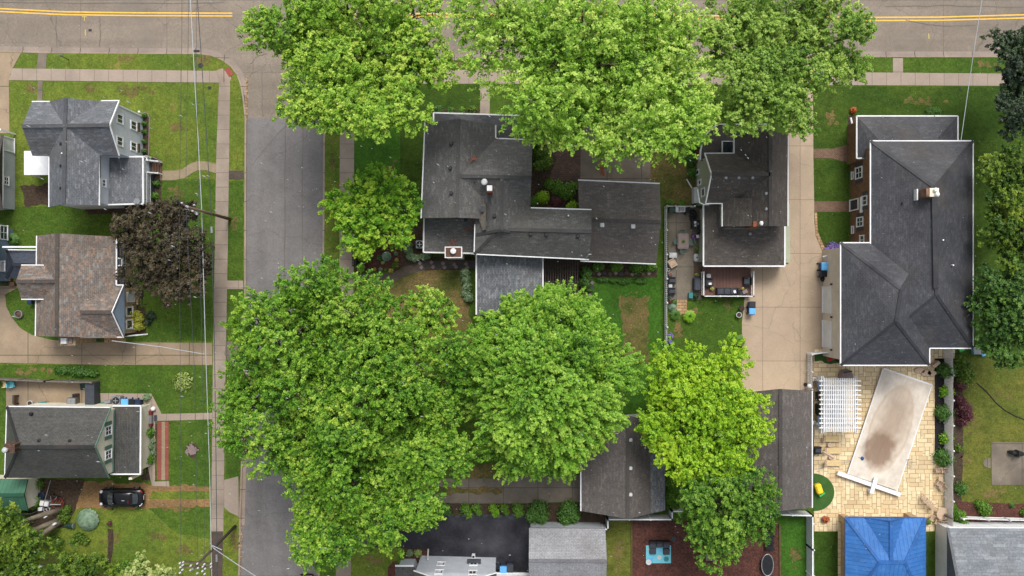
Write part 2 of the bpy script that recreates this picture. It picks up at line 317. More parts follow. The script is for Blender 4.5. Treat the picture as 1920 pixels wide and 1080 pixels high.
# ------------------------------------------------------------------ mesh helpers
class MB:
    def __init__(s): s.v = []; s.f = []; s.uv = []
    def add(s, vs, fs, uvs=None):
        o = len(s.v); s.v += [tuple(v) for v in vs]
        for i, f in enumerate(fs):
            s.f.append([o + j for j in f]); s.uv.append(uvs[i] if uvs else [(0, 0)] * len(f))
        return s
    def prism(s, pts, z0, z1):
        n = len(pts)
        a = sum(pts[i][0] * pts[(i + 1) % n][1] - pts[(i + 1) % n][0] * pts[i][1] for i in range(n))
        if a < 0: pts = pts[::-1]
        vs = [(p[0], p[1], z0) for p in pts] + [(p[0], p[1], z1) for p in pts]
        return s.add(vs, [list(range(n))[::-1], list(range(n, 2 * n))] + [[i, (i + 1) % n, n + (i + 1) % n, n + i] for i in range(n)])
    def sheet(s, pts, z):
        n = len(pts); a = sum(pts[i][0] * pts[(i + 1) % n][1] - pts[(i + 1) % n][0] * pts[i][1] for i in range(n))
        if a < 0: pts = pts[::-1]
        return s.add([(p[0], p[1], z) for p in pts], [list(range(n))])
    def box(s, c, d, rz=0, bev=0):
        x, y, z = d[0] / 2, d[1] / 2, d[2] / 2; cs, sn = math.cos(rz), math.sin(rz)
        vs = []
        if bev:
            b = bev
            ring = [(-x + b, -y), (x - b, -y), (x, -y + b), (x, y - b), (x - b, y), (-x + b, y), (-x, y - b), (-x, -y + b)]
            lay = [(-z, 1), (z - b, 1), (z, 0)]
            for zz, full in lay:
                for (px, py) in ring:
                    if not full: px *= (x - b) / x; py *= (y - b) / y
                    vs.append((c[0] + px * cs - py * sn, c[1] + px * sn + py * cs, c[2] + zz))
            fs = [list(range(8))[::-1], list(range(16, 24))]
            for l in (0, 8): fs += [[l + i, l + (i + 1) % 8, l + 8 + (i + 1) % 8, l + 8 + i] for i in range(8)]
            return s.add(vs, fs)
        for dz in (-z, z):
            for dx, dy in ((-x, -y), (x, -y), (x, y), (-x, y)):
                vs.append((c[0] + dx * cs - dy * sn, c[1] + dx * sn + dy * cs, c[2] + dz))
        return s.add(vs, [[3, 2, 1, 0], [4, 5, 6, 7], [0, 1, 5, 4], [1, 2, 6, 5], [2, 3, 7, 6], [3, 0, 4, 7]])
    def bar(s, a, b, w, h):
        a = Vector(a); b = Vector(b); d = (b - a).normalized()
        sd = d.cross(Vector((0, 0, 1)))
        if sd.length < 1e-4: sd = Vector((1, 0, 0))
        sd.normalize(); up = sd.cross(d).normalized()
        vs = []
        for p in (a, b):
            for i, j in ((-1, -1), (1, -1), (1, 1), (-1, 1)): vs.append(p + sd * i * w / 2 + up * j * h / 2)
        return s.add(vs, [[0, 1, 2, 3], [7, 6, 5, 4], [4, 5, 1, 0], [5, 6, 2, 1], [6, 7, 3, 2], [7, 4, 0, 3]])
    def tube(s, pts, rs, n=8):
        pts = [Vector(p) for p in pts]
        if isinstance(rs, (int, float)): rs = [rs] * len(pts)
        vs = []
        for i, p in enumerate(pts):
            d = (pts[min(i + 1, len(pts) - 1)] - pts[max(i - 1, 0)]).normalized()
            sd = d.cross(Vector((0, 0, 1)))
            if sd.length < 1e-3: sd = Vector((1, 0, 0))
            sd.normalize(); up = sd.cross(d)
            for k in range(n):
                a = 2 * math.pi * k / n; vs.append(p + (sd * math.cos(a) + up * math.sin(a)) * rs[i])
        fs = [list(range(n))[::-1], list(range(len(vs) - n, len(vs)))]
        for i in range(len(pts) - 1):
            for k in range(n): fs.append([i * n + k, i * n + (k + 1) % n, (i + 1) * n + (k + 1) % n, (i + 1) * n + k])
        return s.add(vs, fs)
    def lathe(s, c, prof, n=16):
        vs = []
        for r, z in prof:
            for k in range(n):
                a = 2 * math.pi * k / n; vs.append((c[0] + r * math.cos(a), c[1] + r * math.sin(a), c[2] + z))
        fs = [list(range(n))[::-1], list(range(len(vs) - n, len(vs)))]
        for i in range(len(prof) - 1):
            for k in range(n): fs.append([i * n + k, i * n + (k + 1) % n, (i + 1) * n + (k + 1) % n, (i + 1) * n + k])
        return s.add(vs, fs)
    def roof(s, top, t=.16):
        """closed roof solid; top = list of planar faces (world Vectors), shared outline found from edges"""
        from collections import Counter
        key = lambda p: (round(p[0], 3), round(p[1], 3), round(p[2], 3))
        cnt = Counter(); 
        for f in top:
            for i in range(len(f)): cnt[frozenset((key(f[i]), key(f[(i + 1) % len(f)])))] += 1
        for f in top:
            nrm = Vector((0, 0, 0))
            for i in range(len(f)):
                nrm += Vector(f[i]).cross(Vector(f[(i + 1) % len(f)]))
            if nrm.z < 0: f = f[::-1]; nrm = -nrm
            nrm.normalize()
            g = Vector((nrm.x, nrm.y, 0))
            if g.length < 1e-3: g = Vector((0, 1, 0))
            g.normalize(); u = Vector((-g.y, g.x, 0)); v = nrm.cross(u)
            uv = [(Vector(p).dot(u), Vector(p).dot(v)) for p in f]
            s.add(f, [list(range(len(f)))], [uv])
            s.add([Vector(p) - Vector((0, 0, t)) for p in f], [list(range(len(f)))[::-1]])
            for i in range(len(f)):
                a, b = Vector(f[i]), Vector(f[(i + 1) % len(f)])
                if cnt[frozenset((key(a), key(b)))] == 1:
                    d = Vector((0, 0, t)); s.add([a - d, b - d, b, a], [[0, 1, 2, 3]])
        return s

BASE = {}
def props(o, label=None, cat=None, group=None, kind=None):
    if label: o['label'] = label
    if cat: o['category'] = cat
    if group: o['group'] = group
    if kind: o['kind'] = kind
    return o
def ob(name, mb, mat, parent=None, label=None, cat=None, group=None, kind=None, smooth=False):
    if isinstance(mat, str): mat = M[mat]
    if parent is not None: base = BASE[parent.name]
    else:
        xs = [v[0] for v in mb.v]; ys = [v[1] for v in mb.v]; zs = [v[2] for v in mb.v]
        base = Vector(((min(xs) + max(xs)) / 2, (min(ys) + max(ys)) / 2, min(zs)))
        if kind == 'structure': base = Vector((0, 0, 0))
    me = bpy.data.meshes.new(name)
    me.from_pydata([(v[0] - base.x, v[1] - base.y, v[2] - base.z) for v in mb.v], [], mb.f)
    uvl = me.uv_layers.new(name='UVMap')
    uvl.data.foreach_set('uv', [c for f in mb.uv for p in f for c in p])
    me.materials.append(mat)
    if smooth: me.polygons.foreach_set('use_smooth', [True] * len(me.polygons))
    o = bpy.data.objects.new(name, me); COL.objects.link(o)
    BASE[o.name] = base
    if parent is not None: o.parent = parent
    else: o.location = base
    return props(o, label, cat, group, kind)
def pieces(name, mb, mat, parent):
    k = 0
    while k < len(mb.v):
        m = MB(); m.v = mb.v[k:k + 8]; m.f = [[j - k for j in f] for f in mb.f if k <= f[0] < k + 8]; m.uv = [[(0, 0)] * len(f) for f in m.f]
        ob(name, m, mat, parent); k += 8
def thing(name, loc, label, cat, group=None):
    o = bpy.data.objects.new(name, None); COL.objects.link(o); o.location = loc; o.empty_display_size = .3
    BASE[o.name] = Vector(loc); return props(o, label, cat, group)
def dup(root, loc, rz=None, label=None, sc=None, group=None):
    r = root.copy(); COL.objects.link(r); r.location = loc
    if rz is not None: r.rotation_euler = (0, 0, rz)
    if sc: r.scale = (sc, sc, sc)
    props(r, label, None, group)
    for ch in list(root.children):
        c = ch.copy(); COL.objects.link(c); c.parent = r
        for g in ch.children:
            d = g.copy(); COL.objects.link(d); d.parent = c
    return r
def px(pts): return [tuple(P(*p)[:2]) for p in pts]

# ------------------------------------------------------------------ foliage
def leaves_mesh(name, pos, nrm, size, lv, mat, asp=.7):
    n = len(pos)
    nrm = nrm / np.maximum(np.linalg.norm(nrm, axis=1, keepdims=True), 1e-6)
    r = rng.normal(size=(n, 3)); u = np.cross(nrm, r); u /= np.maximum(np.linalg.norm(u, axis=1, keepdims=True), 1e-6)
    v = np.cross(nrm, u)
    a = size[:, None] * .62; b = a * asp
    bend = nrm * a * .25
    vs = np.stack([pos - u * a - bend, pos - v * b, pos + u * a - bend, pos + v * b], 1).reshape(-1, 3)
    me = bpy.data.meshes.new(name)
    me.vertices.add(4 * n); me.vertices.foreach_set('co', vs.astype(np.float32).ravel())
    me.loops.add(4 * n); me.loops.foreach_set('vertex_index', np.arange(4 * n, dtype=np.int32))
    me.polygons.add(n); me.polygons.foreach_set('loop_start', np.arange(0, 4 * n, 4, dtype=np.int32))
    me.polygons.foreach_set('loop_total', np.full(n, 4, dtype=np.int32))
    at = me.attributes.new('lv', 'FLOAT', 'FACE'); at.data.foreach_set('value', np.clip(lv, 0, 1).astype(np.float32))
    me.materials.append(M[mat] if isinstance(mat, str) else mat); me.update(calc_edges=True)
    return me
def sph(n, zmin=-.2):
    z = rng.uniform(zmin, 1, n); a = rng.uniform(0, 2 * np.pi, n); r = np.sqrt(1 - z * z)
    return np.stack([r * np.cos(a), r * np.sin(a), z], 1)
def crown(lobes, leaf, dens, tuft_len, tuft_w, clump_r, out_w, droop=.1, per=26, zsq=.62, fill=.25, lvb=.42, spray=.5):
    """lobes: (centre xyz, radius). lobe > clumps on its shell > tufts on clumps > leaves; returns arrays"""
    LC = np.array([l[0] for l in lobes]); LR = np.array([l[1] for l in lobes])
    CP = []; CD = []
    for i, (c, r) in enumerate(lobes):
        k = max(5, int(2.3 * dens * (r / clump_r) ** 2))
        d = sph(k, -.15); rr = r * rng.uniform(.72, 1.04, k); inn = rng.random(k) < fill; rr[inn] *= rng.uniform(.4, .8, inn.sum())
        p = np.array(c) + d * rr[:, None] * np.array([1, 1, zsq])
        q = (p[:, None, :] - LC[None]) / np.array([1, 1, zsq]); dist = np.linalg.norm(q, axis=2) / LR[None]
        dist[:, i] = 9
        keep = (dist.min(1) > .62) | (rng.random(k) < .12)
        CP.append(p[keep]); CD.append(d[keep])
    CP = np.concatenate(CP); CD = np.concatenate(CD)
    k = len(CP); crr = clump_r * rng.uniform(.55, 1.3, k); ctone = rng.normal(0, .14, k)
    nt = np.maximum(6, (crr / tuft_w) ** 2 * 2.0).astype(int); idx = np.repeat(np.arange(k), nt)
    d = sph(len(idx), -.3)
    tp = CP[idx] + d * crr[idx][:, None] * rng.uniform(.6, 1.05, (len(idx), 1)) * np.array([1, 1, .7]) + CD[idx] * (rng.uniform(-.3, 1, (len(idx), 1)) * spray * crr[idx][:, None])
    td = d + CD[idx] * out_w + np.array([0, 0, -droop]) + rng.normal(0, .18, (len(idx), 3)); td /= np.linalg.norm(td, axis=1, keepdims=True)
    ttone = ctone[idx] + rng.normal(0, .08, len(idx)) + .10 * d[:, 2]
    j = np.repeat(np.arange(len(idx)), per); n = len(j)
    t = rng.random(n) ** .8
    off = rng.normal(0, 1, (n, 3)) * (tuft_w * .42 * (1.1 - .6 * t))[:, None] * np.array([1, 1, .6])
    pos = tp[j] + td[j] * (t * tuft_len)[:, None] + off
    nrm = rng.normal(0, .5, (n, 3)) + np.array([0, 0, 1.0]) + d[j] * .6
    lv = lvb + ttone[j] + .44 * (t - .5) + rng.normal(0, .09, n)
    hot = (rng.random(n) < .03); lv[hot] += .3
    return pos, nrm, leaf * rng.uniform(.7, 1.3, n), lv, CP

def tree(name, label, lobes, z, mat, leaf=.24, dens=1., tl=.7, tw=.45, cr=1.5, ow=.8, droop=.1, per=22, hgt=None, trunk='trunk', tr=.35, base=None, zsq=.62, fill=.25, zj=.9, group=None, lvb=.42, bare=0, spray=.5):
    L = []
    for (x, y, r, *o) in lobes:
        zz = z + (o[0] if o else 0) + random.uniform(-zj, zj); c = P(x, y, zz); L.append((tuple(c), max(.55, r * (H - zz) / H / S - .26 * (cr + tl * .6))))
    cx = sum(l[0][0] * l[1] for l in L) / sum(l[1] for l in L); cy = sum(l[0][1] * l[1] for l in L) / sum(l[1] for l in L)
    if base: cx, cy = P(*base)[:2]
    root = thing(name, (cx, cy, 0), label, 'tree', group)
    low = []
    for (c, r) in L:
        if r > 1.1 and z > 7:
            q = Vector(c).lerp(Vector((cx, cy, c[2])), .22); dz = min(z * .24, r * 1.1); low.append(((q.x, q.y, c[2] - dz), r * .62))
            if z > 12 and random.random() < .45: q = Vector(c).lerp(Vector((cx, cy, c[2])), .45); low.append(((q.x, q.y, c[2] - dz * 1.9), r * .62))
    Lf = L + low
    pos, nrm, sz, lv, CP = crown(Lf, leaf, dens, tl, tw, cr, ow, droop, per, zsq, fill, lvb, spray)
    low = pos[:, 2] < .4; pos[low, 2] = .4 + rng.random(low.sum()) * .4
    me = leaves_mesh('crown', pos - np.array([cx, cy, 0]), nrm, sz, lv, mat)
    o = bpy.data.objects.new('crown', me); COL.objects.link(o); o.parent = root
    tb = MB(); fork = Vector((cx, cy, z * .42))
    tb.tube([(cx, cy, -.1), (cx + .05, cy, z * .2), tuple(fork)], [tr * 1.35, tr * 1.05, tr * .9], 10)
    br = MB()
    for c, r in L:
        c = Vector(c); mid = fork.lerp(c, .5) + Vector((random.uniform(-.3, .3), random.uniform(-.3, .3), -.3))
        br.tube([fork, mid, c], [tr * .36, tr * .24, tr * .13], 6)
        near = [q for q in CP if (Vector(q) - c).length < r * 1.15]
        random.shuffle(near)
        for q in near[:7]:
            q = Vector(q); br.tube([mid.lerp(c, .6), c.lerp(q, .5) + Vector((0, 0, -.15)), q], [tr * .17, tr * .11, .02], 5)
        for b in range(bare):
            q = c + Vector((random.uniform(-.6, .6) * r, random.uniform(-.6, .6) * r, r * zsq * .95 + .25)); s_ = c + Vector((0, 0, r * zsq * .3))
            br.tube([s_, s_.lerp(q, .55) + Vector((.1, .1, 0)), q], [.07, .05, .02], 5)
    ob('trunk', tb, trunk, root, smooth=True); ob('branches', br, trunk, root, smooth=True)
    return root
def bush(x, y, r, h, mat, label, cat='shrub', name='shrub', group=None, leaf=.13, n=None, z0=0, sy=1., pts=None, shape='dome', rot=0):
    """low plant(s) as one mesh: leaves on and inside a dome; pts = list of extra (x,y,r) px lumps"""
    lumps = [(x, y, r)] + list(pts or [])
    A = []; B = []; D = []; c0 = P(x, y, 0)
    for (lx, ly, lr) in lumps:
        c = P(lx, ly, z0); rr = lr / S; k = n or int(min(9000, 50 + 1.9 * (2.2 * rr * rr + 3 * rr * h) / (leaf * leaf) * 1.5))
        d = sph(k, 0.0); rad = rng.uniform(.55, 1.02, k) * (1 + .13 * np.sin(d[:, 0] * 7 + lx) * np.cos(d[:, 1] * 6 + ly)) * (1 + .16 * np.sin(d[:, 0] * 15 + ly) * np.sin(d[:, 1] * 13 + lx) + rng.normal(0, .06, k))
        hh = h * rng.uniform(.85, 1.15)
        p = np.array([c.x, c.y, z0]) + d * rad[:, None] * np.array([rr, rr * sy, hh])
        nr = rng.normal(0, .4, (k, 3)) + d * .8 + np.array([0, 0, .5])
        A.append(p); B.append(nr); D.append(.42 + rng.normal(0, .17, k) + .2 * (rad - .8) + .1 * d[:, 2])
    pos = np.concatenate(A); nrm = np.concatenate(B); lv = np.concatenate(D)
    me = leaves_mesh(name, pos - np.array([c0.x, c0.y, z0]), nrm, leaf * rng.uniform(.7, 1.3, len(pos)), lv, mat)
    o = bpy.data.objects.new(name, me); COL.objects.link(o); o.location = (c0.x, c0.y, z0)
    return props(o, label, cat, group)
def strappy(x, y, r, h, mat, label, n=160, group=None, name='perennial_plant'):
    c = P(x, y); rr = r / S; mb = []; pos = []
    pos = []; nr = []; sz = []; lv = []
    for i in range(n):
        a = random.uniform(0, 6.28); l = rr * random.uniform(.6, 1.1)
        for t in np.linspace(.15, 1, 7):
            pos.append((l * t * math.cos(a), l * t * math.sin(a), h * math.sin(t * 2.4) + .02)); nr.append((math.cos(a) * .4, math.sin(a) * .4, 1)); sz.append(.12); lv.append(.3 + .4 * t + random.uniform(-.15, .15))
    me = leaves_mesh(name, np.array(pos), np.array(nr), np.array(sz), np.array(lv), mat, .45)
    o = bpy.data.objects.new(name, me); COL.objects.link(o); o.location = c
    return props(o, label, 'plant', group)
# ================================================================== SETTING
def rough_px(pts, amp=1.6, step=7):
    out = []; n = len(pts)
    for i in range(n):
        a, b = pts[i], pts[(i + 1) % n]; L = math.hypot(b[0] - a[0], b[1] - a[1]); k = min(60, max(1, int(L / step)))
        for j in range(k): t = j / k; out.append((a[0] + (b[0] - a[0]) * t + random.uniform(-amp, amp), a[1] + (b[1] - a[1]) * t + random.uniform(-amp, amp)))
    return out
def sheet(name, pts, z, mat, kind='structure'):
    if name in ('lawn', 'flower_bed', 'driveway_soil', 'bare_patch'): pts = rough_px(pts, 3.2 if mat == 'grass_patchy' or name in ('driveway_soil', 'bare_patch') else 1.3)
    return ob(name, MB().sheet(px(pts), z), mat, kind=kind)
def slab(name, pts, z1, mat, z0=-.25, label=None, cat=None, kind='structure', group=None):
    return ob(name, MB().prism(px(pts), z0, z1), mat, None, label, cat, group, kind)
def arc(cx, cy, r, a0, a1, n=10, ry=None):
    return [(cx + r * math.cos(R(a0 + (a1 - a0) * i / n)), cy - (ry or r) * math.sin(R(a0 + (a1 - a0) * i / n))) for i in range(n + 1)]
RZ = -.12
ob('ground', MB().sheet([(-900, -900), (900, -900), (900, 900), (-900, 900)], -.30), 'grass_far', kind='structure')
sheet('main_road', [(-3600, -175), (5600, -175), (5600, 118), (-3600, 112)], RZ, 'asphalt_old')
sheet('side_street', [(432, 90), (640, 90), (625, 240), (432, 240)], RZ + .004, 'asphalt_old')
sheet('side_street', [(450, 221), (614, 222), (614, 700), (604, 1100), (590, 3000), (420, 3000), (446, 1100), (456, 700)], RZ + .008, 'asphalt_new')
wedge = [(-3600, 88), (0, 97), (92, 99.5), (300, 101), (372, 101)]
cor = [(395, 104), (415, 112), (432, 124), (444, 140), (451, 160), (455, 185)]
wk = wedge + cor + [(459, 222), (458.5, 400), (458, 600), (454, 800), (448.5, 985), (446.5, 1100), (430, 3000)]
slab('west_block_ground', wk + [(-3600, 3000)], 0, 'grass_yellow')
ek = [(5600, 108), (1900, 107), (1660, 107), (1300, 109), (900, 112), (700, 114), (668, 120), (640, 138), (622, 165), (613, 200), (609, 260), (608, 420), (606, 600), (601, 900), (599, 1080), (580, 3000)]
slab('east_block_ground', ek + [(5600, 3000)], 0, 'grass_mid')
slab('far_block_ground', [(-3600, -176), (5600, -176), (5600, -2500), (-3600, -2500)], 0, 'grass_far')
def ribbon(mb, pts, o0, o1, z0, z1):
    """strip along a px polyline, between offsets o0..o1 metres to its left"""
    W = [Vector(p) for p in px(pts)]; n = len(W); A = []; B = []
    for i in range(n):
        d = (W[min(i + 1, n - 1)] - W[max(i - 1, 0)]).normalized(); nn = Vector((-d.y, d.x))
        A.append(W[i] + nn * o0); B.append(W[i] + nn * o1)
    for i in range(n - 1):
        q = [A[i], A[i + 1], B[i + 1], B[i]]
        vs = [(p.x, p.y, z0) for p in q] + [(p.x, p.y, z1) for p in q]
        fs = [[3, 2, 1, 0], [4, 5, 6, 7], [0, 1, 5, 4], [2, 3, 7, 6]]
        if i == 0: fs.append([3, 0, 4, 7])
        if i == n - 2: fs.append([1, 2, 6, 5])
        # keep winding consistent
        ar = (q[1] - q[0]).cross(q[2] - q[1]) if False else (q[1].x - q[0].x) * (q[2].y - q[1].y) - (q[1].y - q[0].y) * (q[2].x - q[1].x)
        if ar < 0: fs = [f[::-1] for f in fs]
        mb.add(vs, fs)
    return mb
for pts in ([(505, 222), (548, 222), (548, 300), (505, 296)], [(570, 380), (600, 380), (600, 470), (572, 470)]): pass
def crackline(pts, w, mat='asphalt_black', z=RZ + .0135):
    m = MB(); q = []
    for a, b in zip(pts[:-1], pts[1:]):
        for j in range(6): t = j / 6; q.append((a[0] + (b[0] - a[0]) * t + random.uniform(-1, 1), a[1] + (b[1] - a[1]) * t + random.uniform(-1, 1)))
    q.append(pts[-1]); m = MB()
    W = [Vector(p) for p in px(q)]
    for a, b in zip(W[:-1], W[1:]):
        d = (b - a).normalized() * (w / 2); n = Vector((-d.y, d.x)); ww = random.uniform(.6, 1.3); m.add([(a.x - n.x * ww, a.y - n.y * ww, z), (b.x - n.x * ww, b.y - n.y * ww, z), (b.x + n.x * ww, b.y + n.y * ww, z), (a.x + n.x * ww, a.y + n.y * ww, z)], [[0, 1, 2, 3]])
    return ob('road_crack', m, mat, kind='structure')
M['crack_seal'] = basic('crack sealant', C(104,94,86), C(92,84,78), 2, .5, .1)
for pts in ([(490, 15), (500, 24), (512, 30), (530, 31)], [(468, 122), (480, 105), (500, 100)], [(490, 130), (492, 180), (490, 205), (494, 218)], [(1660, 12), (1780, 10), (1920, 13)], [(0, 4), (300, 6), (420, 4)], [(186, 30), (187, 60), (186, 88)], [(104, 30), (106, 88)], [(548, 225), (520, 250), (496, 280), (470, 310)], [(535, 222), (534, 400), (532, 600)], [(568, 222), (566, 500)], [(1400, 45), (1480, 47), (1600, 46)], [(720, 14), (745, 4)], [(1700, 38), (1760, 48), (1830, 47)]): crackline(pts, .07, 'crack_seal')
ob('kerb', ribbon(MB(), wk, -.02, .16, -.28, .012), 'kerb', kind='structure')
ob('kerb', ribbon(MB(), ek, .02, -.16, -.28, .012), 'kerb', kind='structure')
ob('gutter_strip', ribbon(MB(), wk[:11], .16, .62, -.29, RZ + .014), 'gutter_pan', kind='structure')
ob('gutter_strip', ribbon(MB(), wk[-5:-2], .16, .52, -.29, RZ + .018), 'kerb', kind='structure')
ob('gutter_strip', ribbon(MB(), ek[:7], -.16, -.62, -.29, RZ + .014), 'gutter_pan', kind='structure')
# road paint
def line(pts, w, mat='yellow_line', name='road_marking'):
    ob(name, ribbon(MB(), pts, -w / 2, w / 2, RZ + .001, RZ + .012), mat, kind='structure')
line([(-900, -20), (0, 15.5), (60, 18.5), (120, 21.5), (250, 23.3), (435, 24)], .13)
line([(-900, -14), (0, 21), (60, 24), (120, 26.8), (250, 28.5), (435, 29.3)], .13)
line([(655, 24.5), (815, 25), (1200, 27), (1600, 32), (1760, 31.5), (1920, 27), (2800, 0)], .13)
line([(655, 30.5), (815, 31), (1200, 33.5), (1600, 38), (1760, 37.5), (1920, 33), (2800, 6)], .13)
for q in ([(157, 29), (157.5, 38)], [(153, 31), (157, 28), (161, 31)], [(159, 55), (159, 66)], [(164, 92), (164.5, 98)], [(1742, 100), (1743, 109)], [(1742, 62), (1743, 72)]):
    line(q, .10, 'faint_yellow')
# lawns (each its own tone)
def lawn(pts, g, z=.004): sheet('lawn', pts, z, 'grass_' + g)
lawn([(-400, 100), (24, 100), (24, 130), (-400, 130)], 'yellow')
lawn([(-200, 385), (92, 388), (300, 336), (404, 336), (404, 404), (404, 560), (399, 640), (60, 640), (-200, 600)], 'mid', .006)
lawn([(428, 340), (457, 340), (456, 640), (452, 900), (424, 900), (424, 600)], 'mid')
lawn([(-200, 684), (398, 684), (396, 912), (-200, 912)], 'mid', .006)
lawn([(190, 948), (394, 944), (398, 1200), (-200, 1200), (-200, 960)], 'yellow', .006)
lawn([(270, 945), (394, 944), (392, 1010), (330, 1000)], 'mid', .009)
lawn([(610, 250), (637, 250), (636, 520), (608, 900), (606, 600)], 'yellow')
lawn([(664, 160), (900, 160), (900, 215), (812, 215), (796, 235), (790, 340), (664, 340)], 'deep', .006)
lawn([(664, 200), (750, 200), (750, 380), (664, 380)], 'bright', .009)
lawn([(700, 530), (760, 520), (800, 500), (868, 506), (890, 640), (664, 640), (664, 532)], 'patchy', .009)
lawn([(1085, 496), (1240, 496), (1246, 900), (1100, 900)], 'bright', .006)
lawn([(1158, 556), (1218, 558), (1216, 680), (1160, 690), (1170, 620)], 'patchy', .010)
lawn([(1218, 280), (1300, 240), (1318, 300), (1300, 385), (1246, 385), (1240, 345), (1218, 345)], 'patchy', .006)
lawn([(1252, 562), (1380, 556), (1391, 600), (1391, 660), (1252, 700)], 'mid', .006)
lawn([(1524, 163), (2400, 163), (2400, 660), (1824, 660), (1824, 300), (1590, 215), (1593, 278), (1524, 278)], 'deep', .006)
lawn([(1524, 300), (1592, 300), (1592, 377), (1524, 377)], 'deep', .006)
lawn([(1531, 398), (1594, 398), (1590, 460), (1560, 460), (1545, 470), (1534, 430)], 'deep', .006)
lawn([(1790, 668), (2400, 668), (2400, 945), (1790, 945)], 'olive', .008)
lawn([(1137, 975), (1185, 975), (1185, 1200), (1137, 1200)], 'olive', .006)
lawn([(1460, 968), (1513, 968), (1513, 1200), (1460, 1200)], 'bright', .006)
lawn([(1528, 996), (1572, 996), (1572, 1200), (1528, 1200)], 'deep', .006)
lawn([(1735, 996), (1752, 996), (1752, 1200), (1735, 1200)], 'deep', .006)
lawn([(656, 1024), (760, 1028), (742, 1060), (740, 1200), (656, 1200)], 'yellow', .006)
lawn([(1607, 109), (1672, 109), (1672, 136), (1607, 136)], 'mid', .009)
lawn([(1694, 109), (2300, 109), (2300, 137), (1694, 137)], 'mid', .009)
lawn([(780, 134), (901, 134), (901, 116), (780, 116)], 'patchy', .009)
# worn tan patches in the lawns
for x, y, rx, ry in ((255, 165, 34, 9), (170, 166, 14, 8), (245, 176, 12, 6), (380, 115, 22, 9), (330, 238, 14, 7), (60, 168, 12, 8), (240, 110, 20, 5), (330, 360, 18, 10), (60, 695, 45, 8), (210, 1010, 16, 9), (300, 1005, 26, 12), (345, 1030, 20, 9), (330, 955, 30, 5), (1270, 610, 8, 20), (1365, 570, 6, 9), (1300, 585, 10, 5), (1820, 800, 16, 22), (1870, 740, 20, 12), (1810, 860, 12, 20), (1850, 925, 30, 8), (1160, 1040, 8, 30), (1490, 1040, 10, 22), (700, 1050, 20, 8), (625, 400, 8, 40), (622, 300, 7, 30), (1720, 190, 40, 8), (1560, 220, 12, 20), (1850, 122, 30, 6), (730, 320, 12, 18), (1195, 600, 20, 60), (440, 1010, 7, 20), (440, 420, 6, 30)):
    m = MB()
    for q in range(16):
        cx_, cy_ = x + random.gauss(0, rx * .45), y + random.gauss(0, ry * .45); r_ = random.uniform(2, 6)
        m.sheet(px([(cx_ + r_ * random.uniform(.5, 1.3) * math.cos(a), cy_ + r_ * random.uniform(.4, 1.1) * math.sin(a)) for a in np.linspace(0, 5.6, 9)]), .0115 + q * .0005)
    ob('bare_patch', m, 'grass_patchy', kind='structure')
# pavements and paths
def path(pts, mat, name='pavement', z=.03): slab(name, pts, z, mat, z0=-.02)
path([(-900, 126), (0, 128), (404, 133), (411, 155), (300, 154), (0, 150), (-900, 147)], 'concrete')
path([(411, 156), (404, 133), (417, 128), (434, 146), (430, 156)], 'kerb', 'kerb_ramp', .026)
path([(421, 131), (429, 126), (438, 139), (430, 145)], 'tactile', 'tactile_paving', .034)
path([(411, 155), (431.5, 155), (430, 280), (427, 480), (424, 640), (421, 820), (419, 996), (396, 996), (398, 820), (400, 640), (404, 400), (406, 280)], 'concrete_ns')
path([(396, 997), (418, 997), (416, 1200), (392, 1200)], 'brick_path', z=.022)
path([(-400, 98), (0, 98.5), (40, 99), (24, 128), (17, 150), (18, 250), (-400, 250)], 'concrete_stained', 'driveway', .034)
path([(72, 99.5), (88, 99.8), (86, 130), (69, 130)], 'concrete_dark', 'path', .026)
path([(71, 152), (80, 152), (79, 200), (70, 200)], 'concrete_dark', 'path', .026)
path([(300, 320), (322, 320), (340, 318), (358, 306), (372, 302), (388, 303), (406, 308), (406, 325), (386, 319), (372, 319), (362, 323), (346, 334), (324, 338), (300, 338)], 'paver_tan', 'path', .026)
path([(428, 320), (457, 320), (457, 336), (428, 336)], 'brick_path', 'path', .026)
path([(425, 526), (456, 526), (456, 542), (425, 542)], 'concrete', 'path', .026)
path([(-400, 540), (40, 536), (10, 552), (12, 575), (22, 595), (38, 615), (60, 628), (95, 637), (140, 642), (232, 642), (398, 643), (398, 684), (200, 684), (0, 680), (-400, 678)], 'concrete_stained', 'driveway', .026)
path([(421, 664), (436, 690), (452, 700), (455, 640), (424, 640)], 'concrete_dark', 'driveway', .034)
path([(11, 710), (186, 714), (188, 762), (12, 762)], 'concrete_stained', 'patio', .03)
path([(188, 737), (284, 738), (303, 776), (398, 774), (398, 786), (300, 789), (291, 789), (291, 900), (285, 912), (262, 800), (190, 760)], 'concrete', 'path', .026)
path([(295.5, 791), (303.5, 791), (303, 900), (294.5, 900)], 'paver_red', 'brick_strip', .034)
path([(303.5, 791), (309.5, 791), (309.5, 900), (303, 900)], 'paver_tan', 'brick_strip', .032)
path([(309.5, 791), (316.5, 791), (316, 900), (309.5, 900)], 'paver_red', 'brick_strip', .034)
path([(285, 903), (317, 902), (318, 912), (284, 911)], 'concrete', 'path', .038)
path([(419.5, 900), (447, 893), (449, 969), (430, 960), (419, 950)], 'concrete', 'driveway', .026)
sheet('driveway_soil', [(110, 900), (200, 903), (290, 908), (394, 912), (393, 950), (270, 952), (190, 952), (135, 955), (100, 930)], .014, 'dirt')
lawn([(285, 921), (394, 921), (394, 936), (280, 936)], 'yellow', .018)
sheet('flower_bed', [(201, 992), (214, 992), (213, 1030), (207, 1060), (196, 1060), (203, 1030)], .02, 'soil')
sheet('flower_bed', [(268, 214), (279, 217), (280, 290), (303, 300), (304, 395), (270, 395), (268, 290)], .014, 'soil')
sheet('flower_bed', [(155, 388), (300, 386), (296, 401), (165, 402)], .016, 'soil')
